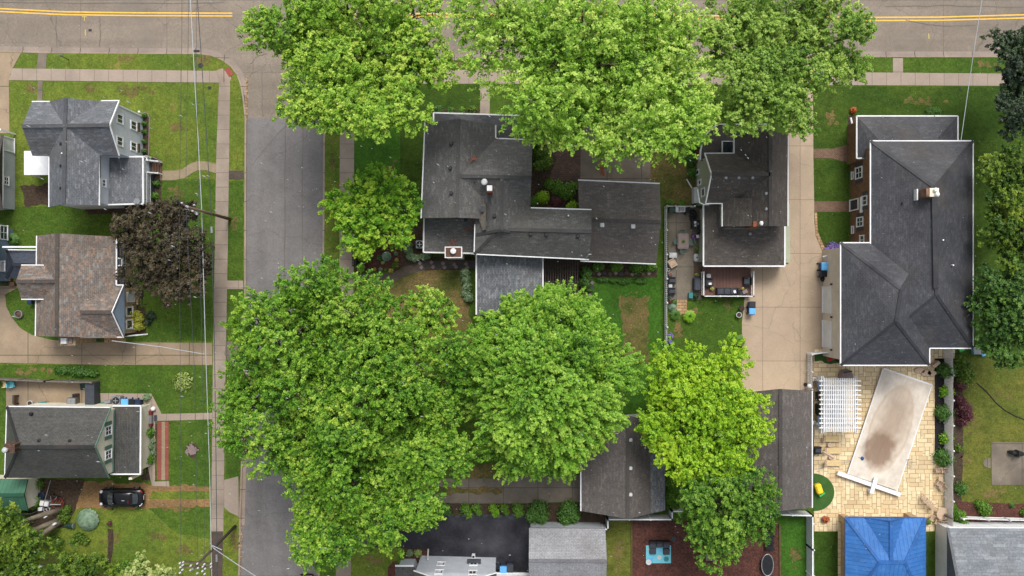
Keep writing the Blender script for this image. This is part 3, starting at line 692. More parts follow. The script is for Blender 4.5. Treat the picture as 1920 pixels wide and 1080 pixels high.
sheet('flower_bed', [(231, 578), (272, 576), (274, 627), (236, 628)], .014, 'soil')
sheet('flower_bed', [(266, 795), (296, 795), (292, 900), (266, 900)], .018, 'soil')
sheet('flower_bed', [(50, 898), (160, 898), (140, 960), (120, 990), (30, 985), (40, 940)], .016, 'soil')
sheet('bare_patch', [(40, 350), (92, 345), (92, 384), (45, 388)], .010, 'soil')
path([(637, 160), (664, 160), (664, 400), (663, 600), (660, 800), (657, 1200), (628, 1200), (632, 900), (636, 600), (637, 300)], 'concrete_ns')
path([(664, 131), (901, 131), (1400, 134), (1881, 138), (2400, 140), (2400, 163), (1881, 161), (1400, 159), (901, 157), (664, 157)], 'concrete')
path([(901, 112), (920, 112), (920, 130), (901, 130)], 'concrete_ns', 'path', .026)
path([(901, 158), (919, 158), (918, 216), (900, 216)], 'concrete_ns', 'path', .026)
path([(1090, 112), (1220, 111), (1219, 133), (1222, 160), (1219, 350), (1088, 350), (1090, 160)], 'concrete_dark', 'driveway', .034)
sheet('brick_court', [(1022, 270), (1089, 270), (1089, 340), (1026, 340), (1034, 320), (1044, 300)], .022, 'brick_old')
sheet('flower_bed', [(995, 262), (1036, 262), (1044, 300), (1026, 338), (1086, 340), (1086, 392), (995, 390)], .014, 'soil')
sheet('flower_bed', [(812, 205), (900, 205), (900, 216), (812, 216)], .014, 'soil')
sheet('flower_bed', [(668, 440), (750, 420), (752, 505), (740, 509), (668, 509)], .016, 'mulch')
sheet('brick_walk', [(664, 512), (735, 512), (760, 500), (790, 490), (890, 488), (892, 503), (800, 505), (765, 515), (740, 528), (700, 531), (664, 531)], .022, 'brick_path')
sheet('flower_bed', [(750, 420), (795, 415), (800, 480), (892, 482), (892, 505), (760, 508), (750, 500)], .012, 'soil')
sheet('flower_bed', [(1084, 490), (1232, 495), (1232, 520), (1110, 520), (1100, 575), (1084, 575)], .012, 'soil')
path([(1253, 389), (1316, 389), (1316, 562), (1253, 562)], 'concrete_dark', 'patio', .03)
sheet('brick_walk', [(1269, 562), (1288, 562), (1288, 586), (1276, 590), (1269, 586)], .022, 'brick_tan')
path([(1489, 110), (1575, 110), (1548, 133), (1524, 160), (1525, 300), (1527, 420), (1535, 455), (1548, 478), (1550, 735), (1391, 735), (1391, 605), (1396, 560), (1398, 495), (1478, 495), (1478, 250), (1484, 160), (1489, 133)], 'concrete_drive', 'driveway', .036)
slab('brick_edging', [(1527, 398), (1531, 398), (1533, 435), (1548, 470), (1543, 474), (1529, 440)], .10, 'brick_tan', z0=-.02)
path([(1526, 279), (1560, 279), (1576, 275), (1592, 270), (1596, 270), (1596, 306), (1580, 303), (1560, 297), (1526, 297)], 'brick_walk', 'brick_walk', .03)
path([(1526, 377.5), (1596, 377.5), (1596, 397), (1526, 397)], 'brick_walk', 'brick_walk', .03)
sheet('flower_bed', [(1545, 455), (1580, 455), (1580, 480), (1548, 480)], .014, 'soil')
sheet('flower_bed', [(1588, 218), (1610, 218), (1610, 272), (1590, 272)], .014, 'soil')
path([(1674, 109), (1693, 109), (1693, 137), (1674, 137)], 'concrete_ns', 'path', .026)
path([(1526, 655), (1790, 655), (1790, 672), (1752, 672), (1752, 853), (1769, 853), (1769, 980), (1752, 982), (1752, 996), (1586, 996), (1586, 1200), (1571, 1200), (1571, 996), (1526, 996)], 'patio', 'patio', .04)
sheet('flower_bed', [(1752, 665), (1771, 665), (1771, 852), (1752, 852)], .022, 'mulch_black')
slab('turf_patch', [(1527, 661), (1583, 661), (1580, 672), (1570, 680), (1556, 683), (1545, 680), (1540, 676), (1527, 678)], .06, 'turf', z0=0)
slab('turf_patch', [(1526, 888)] + [(1527 + 37 * math.cos(a), 923 - 35 * math.sin(a)) for a in np.linspace(1.5, -1.5, 22)] + [(1526, 958)], .06, 'turf', z0=0)
path([(1858, 829), (1930, 829), (1930, 909), (1859, 909)], 'concrete_dark', 'patio', .05)
slab('step_stone', arc(1857, 868, 14, 90, 270, 12, 10), .045, 'concrete_dark', z0=0)
sheet('flower_bed', [(1795, 940), (1920, 945), (2200, 950), (2200, 985), (1795, 985)], .016, 'mulch')
sheet('flower_bed', [(1788, 672), (1804, 672), (1806, 850), (1802, 945), (1788, 945)], .014, 'soil')
slab('mulch_playground', [(1186, 974), (1459, 983), (1461, 1200), (1186, 1200)], .03, 'mulch', z0=-.02)
path([(740, 897), (945, 897), (945, 894), (1095, 890), (1095, 940), (945, 944), (740, 942), (628, 944), (600, 940), (600, 900), (740, 899)], 'concrete_dark', 'driveway', .026)
lawn([(745, 914), (943, 914), (943, 926), (745, 926)], 'patchy', .032)
lawn([(850, 870), (950, 870), (945, 894), (850, 897)], 'patchy', .032)
sheet('flower_bed', [(740, 944), (945, 945), (1092, 942), (1092, 958), (1150, 968), (1140, 982), (992, 982), (990, 966), (740, 964)], .014, 'soil')
slab('driveway', [(601, 985), (640, 975), (760, 966), (992, 966), (994, 1076), (922, 1076), (922, 1050), (800, 1050), (801, 1030), (655, 1024), (600, 1030)], .036, 'asphalt_black', z0=-.1)
sheet('flower_bed', [(757, 1026), (803, 1029), (803, 1050), (795, 1055), (750, 1056), (757, 1045)], .014, 'mulch')
sheet('flower_bed', [(735, 1052), (745, 1050), (742, 1200), (728, 1200), (728, 1065)], .018, 'mulch')
path([(196, 628), (236, 634), (236, 642), (196, 642)], 'brick_tan', 'step', .05)
# small fixed street items
def cover(name, x, y, r, mat, label, cat, z=.04, sq=False):
    c = P(x, y); m = MB()
    if sq: m.box((c.x, c.y, z), (r[0] / S, r[1] / S, .03), 0)
    else: m.lathe((c.x, c.y, z - .015), [(r / S, 0), (r / S, .02), (r / S * .92, .03)], 20)
    return ob(name, m, mat, None, label, cat)
cover('manhole_cover', 376, 123, 4.6, 'iron', 'round dark manhole cover in the worn verge by the corner', 'manhole cover', .03)
cover('manhole_cover', 536, 7, 5, 'iron', 'round manhole cover in the road at the top of the intersection', 'manhole cover', RZ + .02)
cover('manhole_cover', 393, 164.5, 3, 'iron', 'small round metal cover on the corner lawn', 'utility cover', .03)
cover('valve_cover', 168, 56, (6, 4), 'iron', 'small dark square valve cover in the main road', 'valve cover', RZ + .02, True)
cover('valve_cover', 1801, 167.5, 2.2, 'iron', 'tiny round cover at the lawn edge by the right hand pavement', 'utility cover', .03)
def drain(x, y, w, h, label):
    c = P(x, y); o = thing('storm_drain', (c.x, c.y, RZ), label, 'storm drain', 'street drains')
    ob('frame', MB().box((c.x, c.y, RZ + .05), (w / S, h / S, .1)), 'iron', o)
    g = MB(); n = 4
    for i in range(n):
        if w > h: g.box((c.x + (i - 1.5) * w / S / 4.4, c.y, RZ + .11), (.05, h / S * .8, .04))
        else: g.box((c.x, c.y + (i - 1.5) * h / S / 4.4, RZ + .11), (w / S * .8, .05, .04))
    ob('grate', g, 'black', o)
drain(368, 97, 11, 7, 'dark storm drain in the gutter of the main road')
drain(454.5, 185, 7, 14, 'dark storm drain in the kerb of the side street')
# ================================================================== HOUSES
class House:
    def __init__(s, x, y, name, label, cat='house', wall='wall_grey', roof='sh_char', trim='white'):
        s.o = thing(name, P(x, y), label, cat); s.wm, s.rm, s.tm = wall, roof, trim
        s.roofs = {}; s.walls = {}; s.trims = MB(); s.cap = {}; s.W = []; s.n = 0
    def _r(s, mat): return s.roofs.setdefault(mat or s.rm, MB())
    def _w(s, mat): return s.walls.setdefault(mat or s.wm, MB())
    def inset(s, q, o):
        a, b, c, d = [Vector(p) for p in q]
        u = ((b - a) + (c - d)).normalized(); v = ((d - a) + (c - b)).normalized()
        return [a + (u + v) * o[0], b + (v - u) * o[0], c - (u + v) * o[0], d + (u - v) * o[0]], u, v
    def gable(s, c4, rg, ze, zr, ends='gg', over=.4, t=.16, rmat=None, wmat=None, z0=0, trim='ab cd', rake='', cap=True, walls=True):
        a, b, c, d = [P(*p, ze) for p in c4]; r1, r2 = P(*rg[0], zr), P(*rg[1], zr)
        F = [[a, b, r2, r1], [c, d, r1, r2]]
        if ends[0] == 'h': F.append([d, a, r1])
        if ends[1] == 'h': F.append([b, c, r2])
        s._r(rmat).roof(F, t)
        (A, B, C_, D), u, v = s.inset((a, b, c, d), (over,)); w = s._w(wmat)
        R1 = r1 + u * over; R2 = r2 - u * over
        if walls:
            zt = ze - .05; w.prism([(p.x, p.y) for p in (A, B, C_, D)], z0, zt)
            for e, (p, q, rr) in (('0', (D, A, R1)), ('1', (B, C_, R2))):
                pass
            k = ze - .06
            if ends[0] == 'g' or ends[1] == 'g':
                X1 = R1 if ends[0] == 'g' else r1; X2 = R2 if ends[1] == 'g' else r2
                zr2 = zr - .12
                vs = [(A.x, A.y, k), (B.x, B.y, k), (C_.x, C_.y, k), (D.x, D.y, k), (X1.x, X1.y, zr2), (X2.x, X2.y, zr2)]
                w.add(vs, [[0, 1, 5, 4], [2, 3, 4, 5], [3, 0, 4], [1, 2, 5]])
        s.W.append([A, B, C_, D])
        if cap:
            cm = s.cap.setdefault(rmat or s.rm, MB()); dd = Vector((0, 0, .015))
            cm.bar(r1 + dd, r2 + dd, .34, .04)
            if ends[0] == 'h': cm.bar(a + dd, r1 + dd, .28, .03); cm.bar(d + dd, r1 + dd, .28, .03)
            if ends[1] == 'h': cm.bar(b + dd, r2 + dd, .28, .03); cm.bar(c + dd, r2 + dd, .28, .03)
        nm = dict(a=a, b=b, c=c, d=d, r=r1, s=r2)
        for e in trim.split(): s.edge(nm[e[0]], nm[e[1]])
        for e in rake.split(): s.edge(nm[e[0]], nm[e[1]], .1)
        return [A, B, C_, D]
    def edge(s, p, q, w=.11, drop=.05):
        s.trims.bar(Vector(p) + Vector((0, 0, -drop)), Vector(q) + Vector((0, 0, -drop)), w, .16)
    def flat(s, pts, z, rmat=None, wmat=None, over=.3, t=.18, walls=True, z0=0, trim=None, wpts=None):
        """single plane roof; z = one number or one per point"""
        zs = z if isinstance(z, (list, tuple)) else [z] * len(pts)
        V = [P(*p, zz) for p, zz in zip(pts, zs)]
        s._r(rmat).roof([V], t)
        if walls:
            c = sum(V, Vector()) / len(V); I = []
            n = len(V)
            for i, p in enumerate(V):
                e1 = (V[i - 1] - p); e1.z = 0; e2 = (V[(i + 1) % n] - p); e2.z = 0
                I.append(p + (e1.normalized() + e2.normalized()) * over)
            w = s._w(wmat); zt = min(zs) - .05
            if len(set(zs)) == 1: w.prism([(p.x, p.y) for p in I], z0, zt)
            else:
                m = len(I); vs = [(p.x, p.y, z0) for p in I] + [(p.x, p.y, p.z - .1) for p in I]
                w.add(vs, [list(range(m, 2 * m))] + [[i, (i + 1) % m, m + (i + 1) % m, m + i] for i in range(m)])
        for i, j in (trim if trim is not None else [(i, (i + 1) % len(V)) for i in range(len(V))]): s.edge(V[i], V[j])
        return V
    def wall(s, name, pts, z0, z1, mat): return ob(name, MB().prism(px(pts), z0, z1), mat, s.o)
    def fin(s):
        for k, m in s.walls.items():
            if m.v: ob('wall', m, k, s.o)
        for k, m in s.roofs.items():
            r = ob('roof', m, k, s.o)
            if k in s.cap and s.cap[k].v: ob('ridge_cap', s.cap[k], k, r)
        if s.trims.v: pieces('gutter', s.trims, s.tm, s.o)
        return s
    # windows on an axis-aligned wall, placed from pixel position
    def win(s, ax, w0, cx, cy, w, h, sgn, frame='white', name='window', pane='glass', sh=None, box=False, mull='v', label=None):
        if ax == 'x': z = H * (1 - S * w0 / (cx - 960)); k = (H - z) / H / S; c = Vector((w0, (540 - cy) * k, z))
        else: z = H * (1 - S * w0 / (540 - cy)); k = (H - z) / H / S; c = Vector(((cx - 960) * k, w0, z))
        return s.winw(ax, c, w, h, sgn, frame, name, pane, sh, box, mull, label)
    def winw(s, ax, c, w, h, sgn, frame='white', name='window', pane='glass', sh=None, box=False, mull='v', label=None):
        def B(m, du, dn, dz, su, sn, sz):
            if ax == 'x': m.box((c.x + sgn * dn, c.y + du, c.z + dz), (sn, su, sz))
            else: m.box((c.x + du, c.y + sgn * dn, c.z + dz), (su, sn, sz))
        f = MB(); q = .11
        B(f, 0, .04, h / 2 - q / 2, w, .1, q); B(f, 0, .055, -h / 2 + q / 2, w + .06, .13, q)
        B(f, -w / 2 + q / 2, .04, 0, q, .1, h - 2 * q); B(f, w / 2 - q / 2, .04, 0, q, .1, h - 2 * q)
        F = ob(name, f, frame, s.o, label)
        p = MB(); B(p, 0, .012, 0, w - 2 * q, .05, h - 2 * q); ob('pane', p, pane, F)
        if mull:
            mm = MB()
            if 'v' in mull: B(mm, 0, .05, 0, .06, .04, h - 2 * q)
            if 'h' in mull: B(mm, 0, .048, 0, w - 2 * q, .036, .06)
            ob('mullion', mm, frame, F)
        if sh:
            for k in (-1, 1):
                m = MB(); B(m, k * (w / 2 + .22), .03, 0, .36, .06, h * 1.02); ob('shutter', m, sh, s.o)
        if box:
            m = MB(); B(m, 0, .16, -h / 2 - .18, w * .95, .24, .2); ob('flower_box', m, 'soil', s.o)
        return F
    def on_roof(s, x, y, z): return P(x, y, z)
    def vents(s, lst, mat='black', size=.3, name='roof_vent'):
        for x, y, z in lst:
            c = P(x, y, z); ob(name, MB().box((c.x, c.y, z + .02), (size, size, .22), 0, .06), mat, s.o)
    def pipe(s, x, y, z, mat='white', r=.07, h=.5):
        c = P(x, y, z); ob('vent_pipe', MB().lathe((c.x, c.y, z - h), [(r, 0), (r, h), (r * .6, h)], 10), mat, s.o)
def bx(x0, y0, x1, y1): return [(x0, y0), (x1, y0), (x1, y1), (x0, y1)]

# ---- 1 grey house, top left
h = House(140, 290, 'grey_house', 'two storey pale grey house with cross gabled slate grey roof beside the corner lawn', wall='wall_grey', roof='sh_slate')
w1 = h.gable([(60.6, 190.4), (223.4, 188.5), (223.4, 291.5), (60.6, 292)], [(40.5, 236.7), (205.5, 234.4)], 5.8, 7.7, over=.3, trim='', rake='bs cs')
h.edge(P(60, 190.4, 5.8), P(94, 190.4, 5.8)); h.edge(P(190, 189, 5.8), P(223.4, 188.5, 5.8))
h.gable([(92, 388), (92, 190.5), (190, 190), (186, 385)], [(119.5, 383), (122.7, 183.5)], 5.8, 7.68, over=.3, trim='', rake='')
h.edge(P(92, 388, 5.8), P(92, 294, 5.8)); h.edge(P(186, 385, 5.8), P(186, 294, 5.8))
X = max(w1[1].x, w1[2].x)
h.fin()
for cx, cy in ((224, 223), (224, 265)): h.win('x', X, cx, cy, .95, 1.25, 1)
for cx, cy in ((250, 235.5), (250, 275)): h.win('x', X, cx, cy, .95, 1.3, 1, box=True)
ob('corner_trim', MB().box((X + .03, w1[1].y - .06, 2.85), (.12, .14, 5.6)), 'white', h.o)
for c in ((84, 243, 7.2), (167, 243, 7.2), (115, 270, 7.25), (115, 311, 7.25), (115, 353, 7.25)): h.vents([c])
h.pipe(115.5, 287, 7.5)
h2 = House(0, 0, 'x', 'x'); bpy.data.objects.remove(h2.o)
# porch lower roof
def sub(h, pts, z, rmat, wmat, over=.25, trim=None, walls=True, name='porch_roof', t=.16):
    V = [P(*p, zz) for p, zz in zip(pts, z)]
    ob(name, MB().roof([V], t), rmat, h.o)
    g = MB()
    for i, j in (trim if trim is not None else [(i, (i + 1) % len(V)) for i in range(len(V))]):
        g.bar(V[i] - Vector((0, 0, .06)), V[j] - Vector((0, 0, .06)), .14, .18)
    if g.v: pieces('gutter', g, 'white', h.o)
    if walls:
        I = []; n = len(V)
        for i, p in enumerate(V):
            e1 = V[i - 1] - p; e1.z = 0; e2 = V[(i + 1) % n] - p; e2.z = 0; I.append(p + (e1.normalized() + e2.normalized()) * over)
        vs = [(p.x, p.y, 0) for p in I] + [(p.x, p.y, p.z - .08) for p in I]
        ob('porch_wall', MB().add(vs, [list(range(n, 2 * n))] + [[i, (i + 1) % n, n + (i + 1) % n, n + i] for i in range(n)]), wmat, h.o)
    return V
sub(h, [(195, 294), (268, 294), (268.5, 382), (195, 384)], [3.5, 2.8, 2.8, 3.5], 'sh_slate', 'wall_grey')
h.winw('x', Vector((P(186, 343, 5.8).x - .28, P(0, 343, 4.5).y, 4.4)), .8, .8, 1)
c = P(257, 377, 3.1); ob('satellite_dish', MB().lathe((c.x, c.y, 3.0), [(.02, 0), (.3, .12), (.34, .2), (.3, .16)], 14), 'metal', h.o)
sub(h, [(45, 283), (59, 283), (94, 292), (94, 328), (45, 328)], [2.6, 2.6, 2.9, 2.9, 2.6], 'white', 'white', walls=False, name='awning', t=.08, trim=[])
for (x, y) in ((47, 326), (47, 286), (91, 327)): c = P(x, y, 2.6); ob('awning_post', MB().box((c.x, c.y, 1.28), (.1, .1, 2.56)), 'white', h.o)
# porch deck, stairs and railings
a, b = P(268, 298), P(290, 386)
ob('porch_deck', MB().prism([(a.x, a.y), (b.x, a.y), (b.x, b.y), (a.x, b.y)], 0, .8), 'charcoal', h.o)
st = MB()
for i in range(4):
    q = P(290 + i * 3.6, 306); q2 = P(290 + i * 3.6 + 3.6, 326); st.prism([(q.x, q.y), (q2.x, q.y), (q2.x, q2.y), (q.x, q2.y)], 0, .7 - i * .17)
ob('steps', st, 'brown', h.o)
def rail(parent, p, q, h0, h1, pitch=.14, mat='white', name='railing', posts=True):
    m = MB(); p = Vector(p); q = Vector(q); L = (q - p).length; n = max(1, int(L / pitch))
    up = Vector((0, 0, 1)); m.bar(p + up * h1, q + up * h1, .09, .06); m.bar(p + up * h0, q + up * h0, .06, .05)
    for i in range(1, n): c = p.lerp(q, i / n); m.bar(c + up * h0, c + up * h1, .04, .04)
    if posts:
        for c in (p, q): m.box((c.x, c.y, c.z + h1 / 2 + .03), (.13, .13, h1 + .1))
    return ob(name, m, mat, parent)
z8 = .8
def pz(x, y, z): v = P(x, y); return Vector((v.x, v.y, z))
rail(h.o, pz(289, 328, z8), pz(289, 385, z8), .1, .95); rail(h.o, pz(289, 298, z8), pz(289, 305, z8), .1, .95)
rail(h.o, pz(269, 298, z8), pz(288, 298, z8), .1, .95)
rail(h.o, pz(291, 305, .75), pz(304, 305, .1), .15, .95); rail(h.o, pz(291, 327, .75), pz(304, 327, .1), .15, .95)

# ---- 2 neighbours cut by left edge
h = House(-40, 325, 'grey_neighbour_house', 'grey sided house cut off by the left edge beside the driveway', wall='wall_greydk', roof='sh_umber')
w = h.gable([(-160, 253), (5, 253), (4, 394), (-160, 394)], [(-165, 320), (-10, 320)], 2.6, 4.3, ends='gh', over=.3, trim='bc')
h.fin(); X = w[1].x
h.winw('x', Vector((X, P(0, 339, 1.6).y, 1.6)), .9, .9, 1, mull='vh'); h.winw('x', Vector((X, P(0, 268, 2).y, 1.2)), 1.5, 2.0, 1, name='door', pane='offwhite', mull='')
h.wall('corner_board', [(27.5, 250), (30, 250), (30, 253), (27.5, 253)], 0, 2.5, 'white')
h = House(-40, 475, 'blue_house', 'blue sided house cut off by the left edge with a dark lean-to roof', wall='wall_blue', roof='sh_blue')
w = h.gable([(-190, 420), (-2, 420), (-3, 532), (-190, 532)], [(-200, 475), (-20, 475)], 2.9, 4.7, ends='gh', over=.3, trim='')
h.gable([(12, 468), (72, 469), (72, 522), (12, 522)], [(24, 496), (72, 497)], 2.6, 3.4, ends='hg', over=.15, trim='ab')
h.fin(); X = w[1].x
h.winw('x', Vector((X, P(0, 436, 1.7).y, 1.7)), 1.5, 1.3, 1, mull='vh'); h.winw('x', Vector((X, P(0, 499, 2).y, 1.9)), 1.1, .8, 1, name='hatch', pane='offwhite', mull='')
ob('downspout', MB().bar(P(5, 463, 3.4), P(69, 463, 3.4), .16, .14), 'white', h.o)

# ---- 3 brown shingle house
h = House(140, 540, 'brown_roof_house', 'bungalow with mottled brown shingle roof and tan stone walls beside the dark plum tree', wall='wall_stone', roof='sh_brown')
h.gable([(66.5, 630), (69, 442), (219, 444), (218, 633)], [(106, 631), (107.5, 437.5)], 3.6, 5.6, over=.35, trim='ab')
h.gable([(40, 497), (92, 497), (92, 561), (40, 561)], [(30, 527.5), (104, 527.5)], 4.3, 5.5, over=.3, trim='ab cd', ends='gg')
h.gable([(150, 536), (231.5, 534.5), (231.5, 632), (150, 633)], [(150, 585), (210, 585)], 3.5, 5.25, ends='gh', over=.3, trim='cd', walls=True)
h.fin()
ze = 3.5
tri = [P(233.2, 535, ze + .06), P(233.2, 632, ze + .06), P(210.6, 585, 5.30)]
ob('gable_siding', MB().roof([tri], .06), 'wall_blue', h.o)
g = MB(); g.bar(P(210, 585, 5.3), P(231.8, 534, 3.55), .1, .1); g.bar(P(210, 585, 5.3), P(231.8, 633, 3.55), .1, .1)
g.bar(P(219, 443, 3.6), P(218.5, 534, 3.6), .12, .14); g.bar(P(218.5, 534.4, 3.6), P(231, 534.4, 3.55), .12, .14)
pieces('gutter', g, 'white', h.o)
ob('apex_trim', MB().roof([[P(214, 576, 4.95), P(209.5, 585, 5.33), P(214, 593, 4.95)]], .05), 'white', h.o)
sub(h, [(219, 446), (233, 446), (233, 533), (219, 533)], [3.2, 2.7, 2.7, 3.2], 'sh_blue', 'wall_stone', trim=[], name='lower_roof')
c = P(224, 491, 3.3); ob('roof_window', MB().box((c.x, c.y, 3.25), (.6, .85, .3)), 'white', h.o); ob('roof_window_pane', MB().box((c.x + .05, c.y, 3.41), (.4, .62, .03)), 'glass', h.o)
X = h.W[2][1].x + 0.02
h.winw('x', Vector((X, P(0, 584, 1.7).y, 1.7)), 1.0, 1.4, 1, mull=''); h.winw('x', Vector((X, P(0, 608, 1.7).y, 1.7)), 1.0, 1.4, 1, mull='')
h.winw('x', Vector((X, P(0, 557, 1.2).y, 1.2)), 1.0, 2.1, 1, name='door', pane='offwhite', mull='')
h.wall('window_ledge', [(243.5, 576), (250, 576), (250, 617), (243.5, 617)], 0, .9, 'wall_stone')
h.wall('porch_slab', [(243, 538), (262, 538), (262, 572), (243, 572)], 0, .35, 'brick_tan')
r_ = MB()
for x in (262, 268, 274): r_.bar(pz(x, 542, .9), pz(x, 571, .9), .05, .05)
r_.bar(pz(250, 571, .95), pz(275, 571, .7), .05, .05); r_.bar(pz(262, 542, 0), pz(262, 542, .9), .05, .05); r_.bar(pz(274, 571, 0), pz(274, 571, .7), .05, .05)
ob('porch_railing', r_, 'black', h.o)
ob('downspout', MB().tube([P(231, 632, 3.3), P(240, 630, 1.6), P(277, 626.5, .25)], .07, 8), 'white', h.o)
# chimney stack
c = P(126, 639, 4.2); ch = ob('chimney', MB().box((c.x, c.y, 2.05), (1.5, .75, 4.1)), 'wall_stone', h.o)
ob('chimney_slab', MB().box((c.x, c.y, 4.17), (1.68, .92, .14)), 'concrete_stained', ch)
ob('flue', MB().box((c.x - .22, c.y, 4.36), (.55, .55, .24)), 'white', ch); ob('flue', MB().box((c.x + .42, c.y, 4.32), (.3, .5, .16)), 'taupe', ch)

# ---- 4 cream gable house bottom left
h = House(130, 830, 'cream_gable_house', 'dark roofed house with cream gable and green shutters above the black parked car', wall='wall_cream', roof='sh_olive')
a = [(13, 760.5), (207.5, 764), (204.5, 896), (8, 886.5)]
w = h.gable([(13, 762), (208, 764), (205, 896), (9, 896)], [(36, 838), (178.5, 838)], 4.9, 7.5, ends='hg', over=.3, trim='ab da', rake='')
h.fin()
g = MB(); g.bar(P(208, 764, 4.92), P(178.5, 838, 7.52), .09, .12); g.bar(P(205, 896, 4.92), P(178.5, 838, 7.52), .09, .12); ob('rake_trim', g, 'shutter', h.o)
X = (w[1].x + w[2].x) / 2
for cy in (808, 853): h.winw('x', Vector((X + .02, P(0, cy, 5).y, 4.75)), .95, 1.3, 1, sh='shutter', mull='vh')
V = sub(h, [(211, 761), (264, 761), (263, 889), (207, 889)], [3.5, 2.9, 2.9, 3.5], 'sh_olive', 'wall_cream', trim=[(0, 1), (1, 2), (2, 3)])
ob('flashing', MB().bar(P(213, 768, 3.7), P(211, 884, 3.7), .22, .12), 'shutter', h.o)
for v in ((58, 776, 5.6), (73, 827, 7.1), (131, 827, 7.1)): h.vents([v])
c = P(20, 840, 8.0); ch = ob('chimney', MB().box((c.x, c.y, 4.1), (1.0, .85, 8.2)), 'brick_old', h.o); c2 = P(7, 845, 8.2)
ob('chimney_cap', MB().lathe((c.x - .25, c.y - .1, 8.2), [(.16, 0), (.16, .3), (.28, .32), (.2, .45), (.02, .5)], 12), 'galv', ch)
h.wall('porch_steps', [(265, 777), (288, 777), (288, 793), (265, 793)], 0, .5, 'metal')
h.wall('step_cheek', [(265, 769), (288, 769), (288, 777), (265, 777)], 0, .55, 'redwood'); h.wall('step_cheek', [(265, 793), (288, 793), (288, 798), (265, 798)], 0, .55, 'redwood')
h.wall('porch_parapet', [(266, 800), (271, 800), (271, 885), (266, 885)], 0, 1.1, 'wall_cream'); h.wall('parapet_cap', [(264.5, 800), (267, 800), (267, 886), (264.5, 886)], 1.0, 1.25, 'shutter')
for y in (797, 886): h.wall('porch_post', [(264, y - 2), (270, y - 2), (270, y + 2), (264, y + 2)], 0, 2.7, 'cream')
h.wall('wall_vent', [(142, 883), (160, 883), (160, 886), (142, 886)], .8, 1.4, 'cream')

# ---- 5 green shed
h = House(20, 925, 'garden_shed', 'green roofed garden shed with pale plank gable at the left edge', 'shed', wall='wall_cream', roof='green_roof')
h.gable([(-60, 898), (52, 899), (52, 957), (-60, 957)], [(-60, 928), (45, 928)], 2.4, 3.3, ends='gg', over=.12, trim='')
h.fin()

# ---- 6 central house
h = House(900, 350, 'charcoal_roof_house', 'large house with many gabled charcoal roof in the centre of the block between the trees', wall='wall_white', roof='sh_char')
h.gable([(789.5, 409), (796.7, 230), (929.5, 234.5), (925, 411)], [(857, 408), (860.5, 223)], 5.4, 7.3, over=.35, trim='ab', ends='gg')
h.edge(P(929.5, 234.5, 5.4), P(929.5, 259, 5.4))
h.gable([(905, 259.5), (998.6, 262), (994.5, 388), (900, 390)], [(862, 330), (996.5, 333)], 5.38, 7.2, over=.35, trim='', ends='gg')
h.edge(P(929, 259.3, 5.38), P(998.6, 262, 5.38))
h.gable([(893, 440), (893, 330), (994, 330), (994, 440)], [(941, 431), (941, 331)], 5.36, 7.18, over=.35, trim='', ends='hg')
h.gable([(891, 388), (1109, 393), (1104, 486.5), (889, 476.5)], [(936, 429.5), (1109, 434)], 5.2, 6.75, over=.35, trim='cd', ends='hg')
h.edge(P(995, 389.5, 5.2), P(1109, 393, 5.2)); h.edge(P(890.5, 420, 5.2), P(889, 477, 5.2))
h.fin()
sub(h, [(813, 211.5), (997, 217), (997, 262), (813, 262)], [2.9, 2.9, 3.6, 3.6], 'sh_black', 'wall_white', trim=[(0, 1), (0, 3), (1, 2)])
sub(h, [(795, 408), (892, 410), (889, 475), (794, 473)], [3.5, 3.5, 2.9, 2.9], 'sh_char', 'wall_white', trim=[(0, 3), (3, 2)], name='lower_roof')
sub(h, [(893, 478), (955, 479), (955, 590), (893, 590)], [3.2, 3.7, 3.7, 3.2], 'sh_pale', 'wall_white', trim=[(0, 3)], name='lower_roof')
sub(h, [(955, 479), (1018, 481), (1018, 590), (955, 590)], [3.7, 3.2, 3.2, 3.7], 'sh_pale', 'wall_white', trim=[(1, 2)], name='lower_roof')
c = P(850, 471, 4.6); ch = ob('chimney', MB().box((c.x, c.y - .15, 2.2), (1.65, 1.0, 4.4)), 'white', h.o)
ob('chimney_crown', MB().box((c.x, c.y - .1, 4.44), (1.72, 1.12, .1)), 'white', ch); ob('crown_top', MB().box((c.x, c.y - .1, 4.5), (1.52, .92, .06)), 'brown', ch)
ob('flue_cap', MB().lathe((c.x, c.y, 4.5), [(.16, 0), (.16, .25), (.3, .27), (.26, .38), (.05, .44)], 16), 'white', ch)
c = P(918, 354, 8.2); ch = ob('chimney', MB().box((c.x, c.y, 7.2), (.5, .62, 1.9)), 'terracotta', h.o, 'small square brick flue with white cap'); ob('flue_cap', MB().box((c.x, c.y + .06, 8.2), (.5, .5, .12)), 'white', ch)
c = P(908, 341, 7.5); ob('satellite_disc', MB().lathe((c.x, c.y, 7.1), [(.04, 0), (.04, .3), (.3, .34), (.3, .4), (.22, .43)], 18), 'galv', h.o)
for v in ((846, 269, 7.1), (844, 315, 7.1), (846, 362, 7.1), (995, 439, 6.5), (1024, 440, 6.5), (1083, 443, 6.5), (927, 405, 6.8), (873, 412, 3.6)): h.vents([v], 'iron', .34)
h.pipe(890, 340, 7.3, 'iron'); h.pipe(1066, 404, 6.2)
V = [P(897, 383, 6.1), P(911, 383, 6.6), P(911, 430, 6.5), P(905, 432, 6.2), P(898, 412, 5.95)]
ob('roof_cricket', MB().roof([V], .3), 'grey_wood', h.o); c = P(904, 392, 6.6); ob('cricket_patch', MB().box((c.x, c.y, 6.52), (.34, .55, .2)), 'charcoal', h.o)
ob('roof_bracket', MB().tube([P(1100, 483, 5.5), P(1104, 477, 5.8), P(1109, 477, 5.8)], .07), 'metal', h.o)
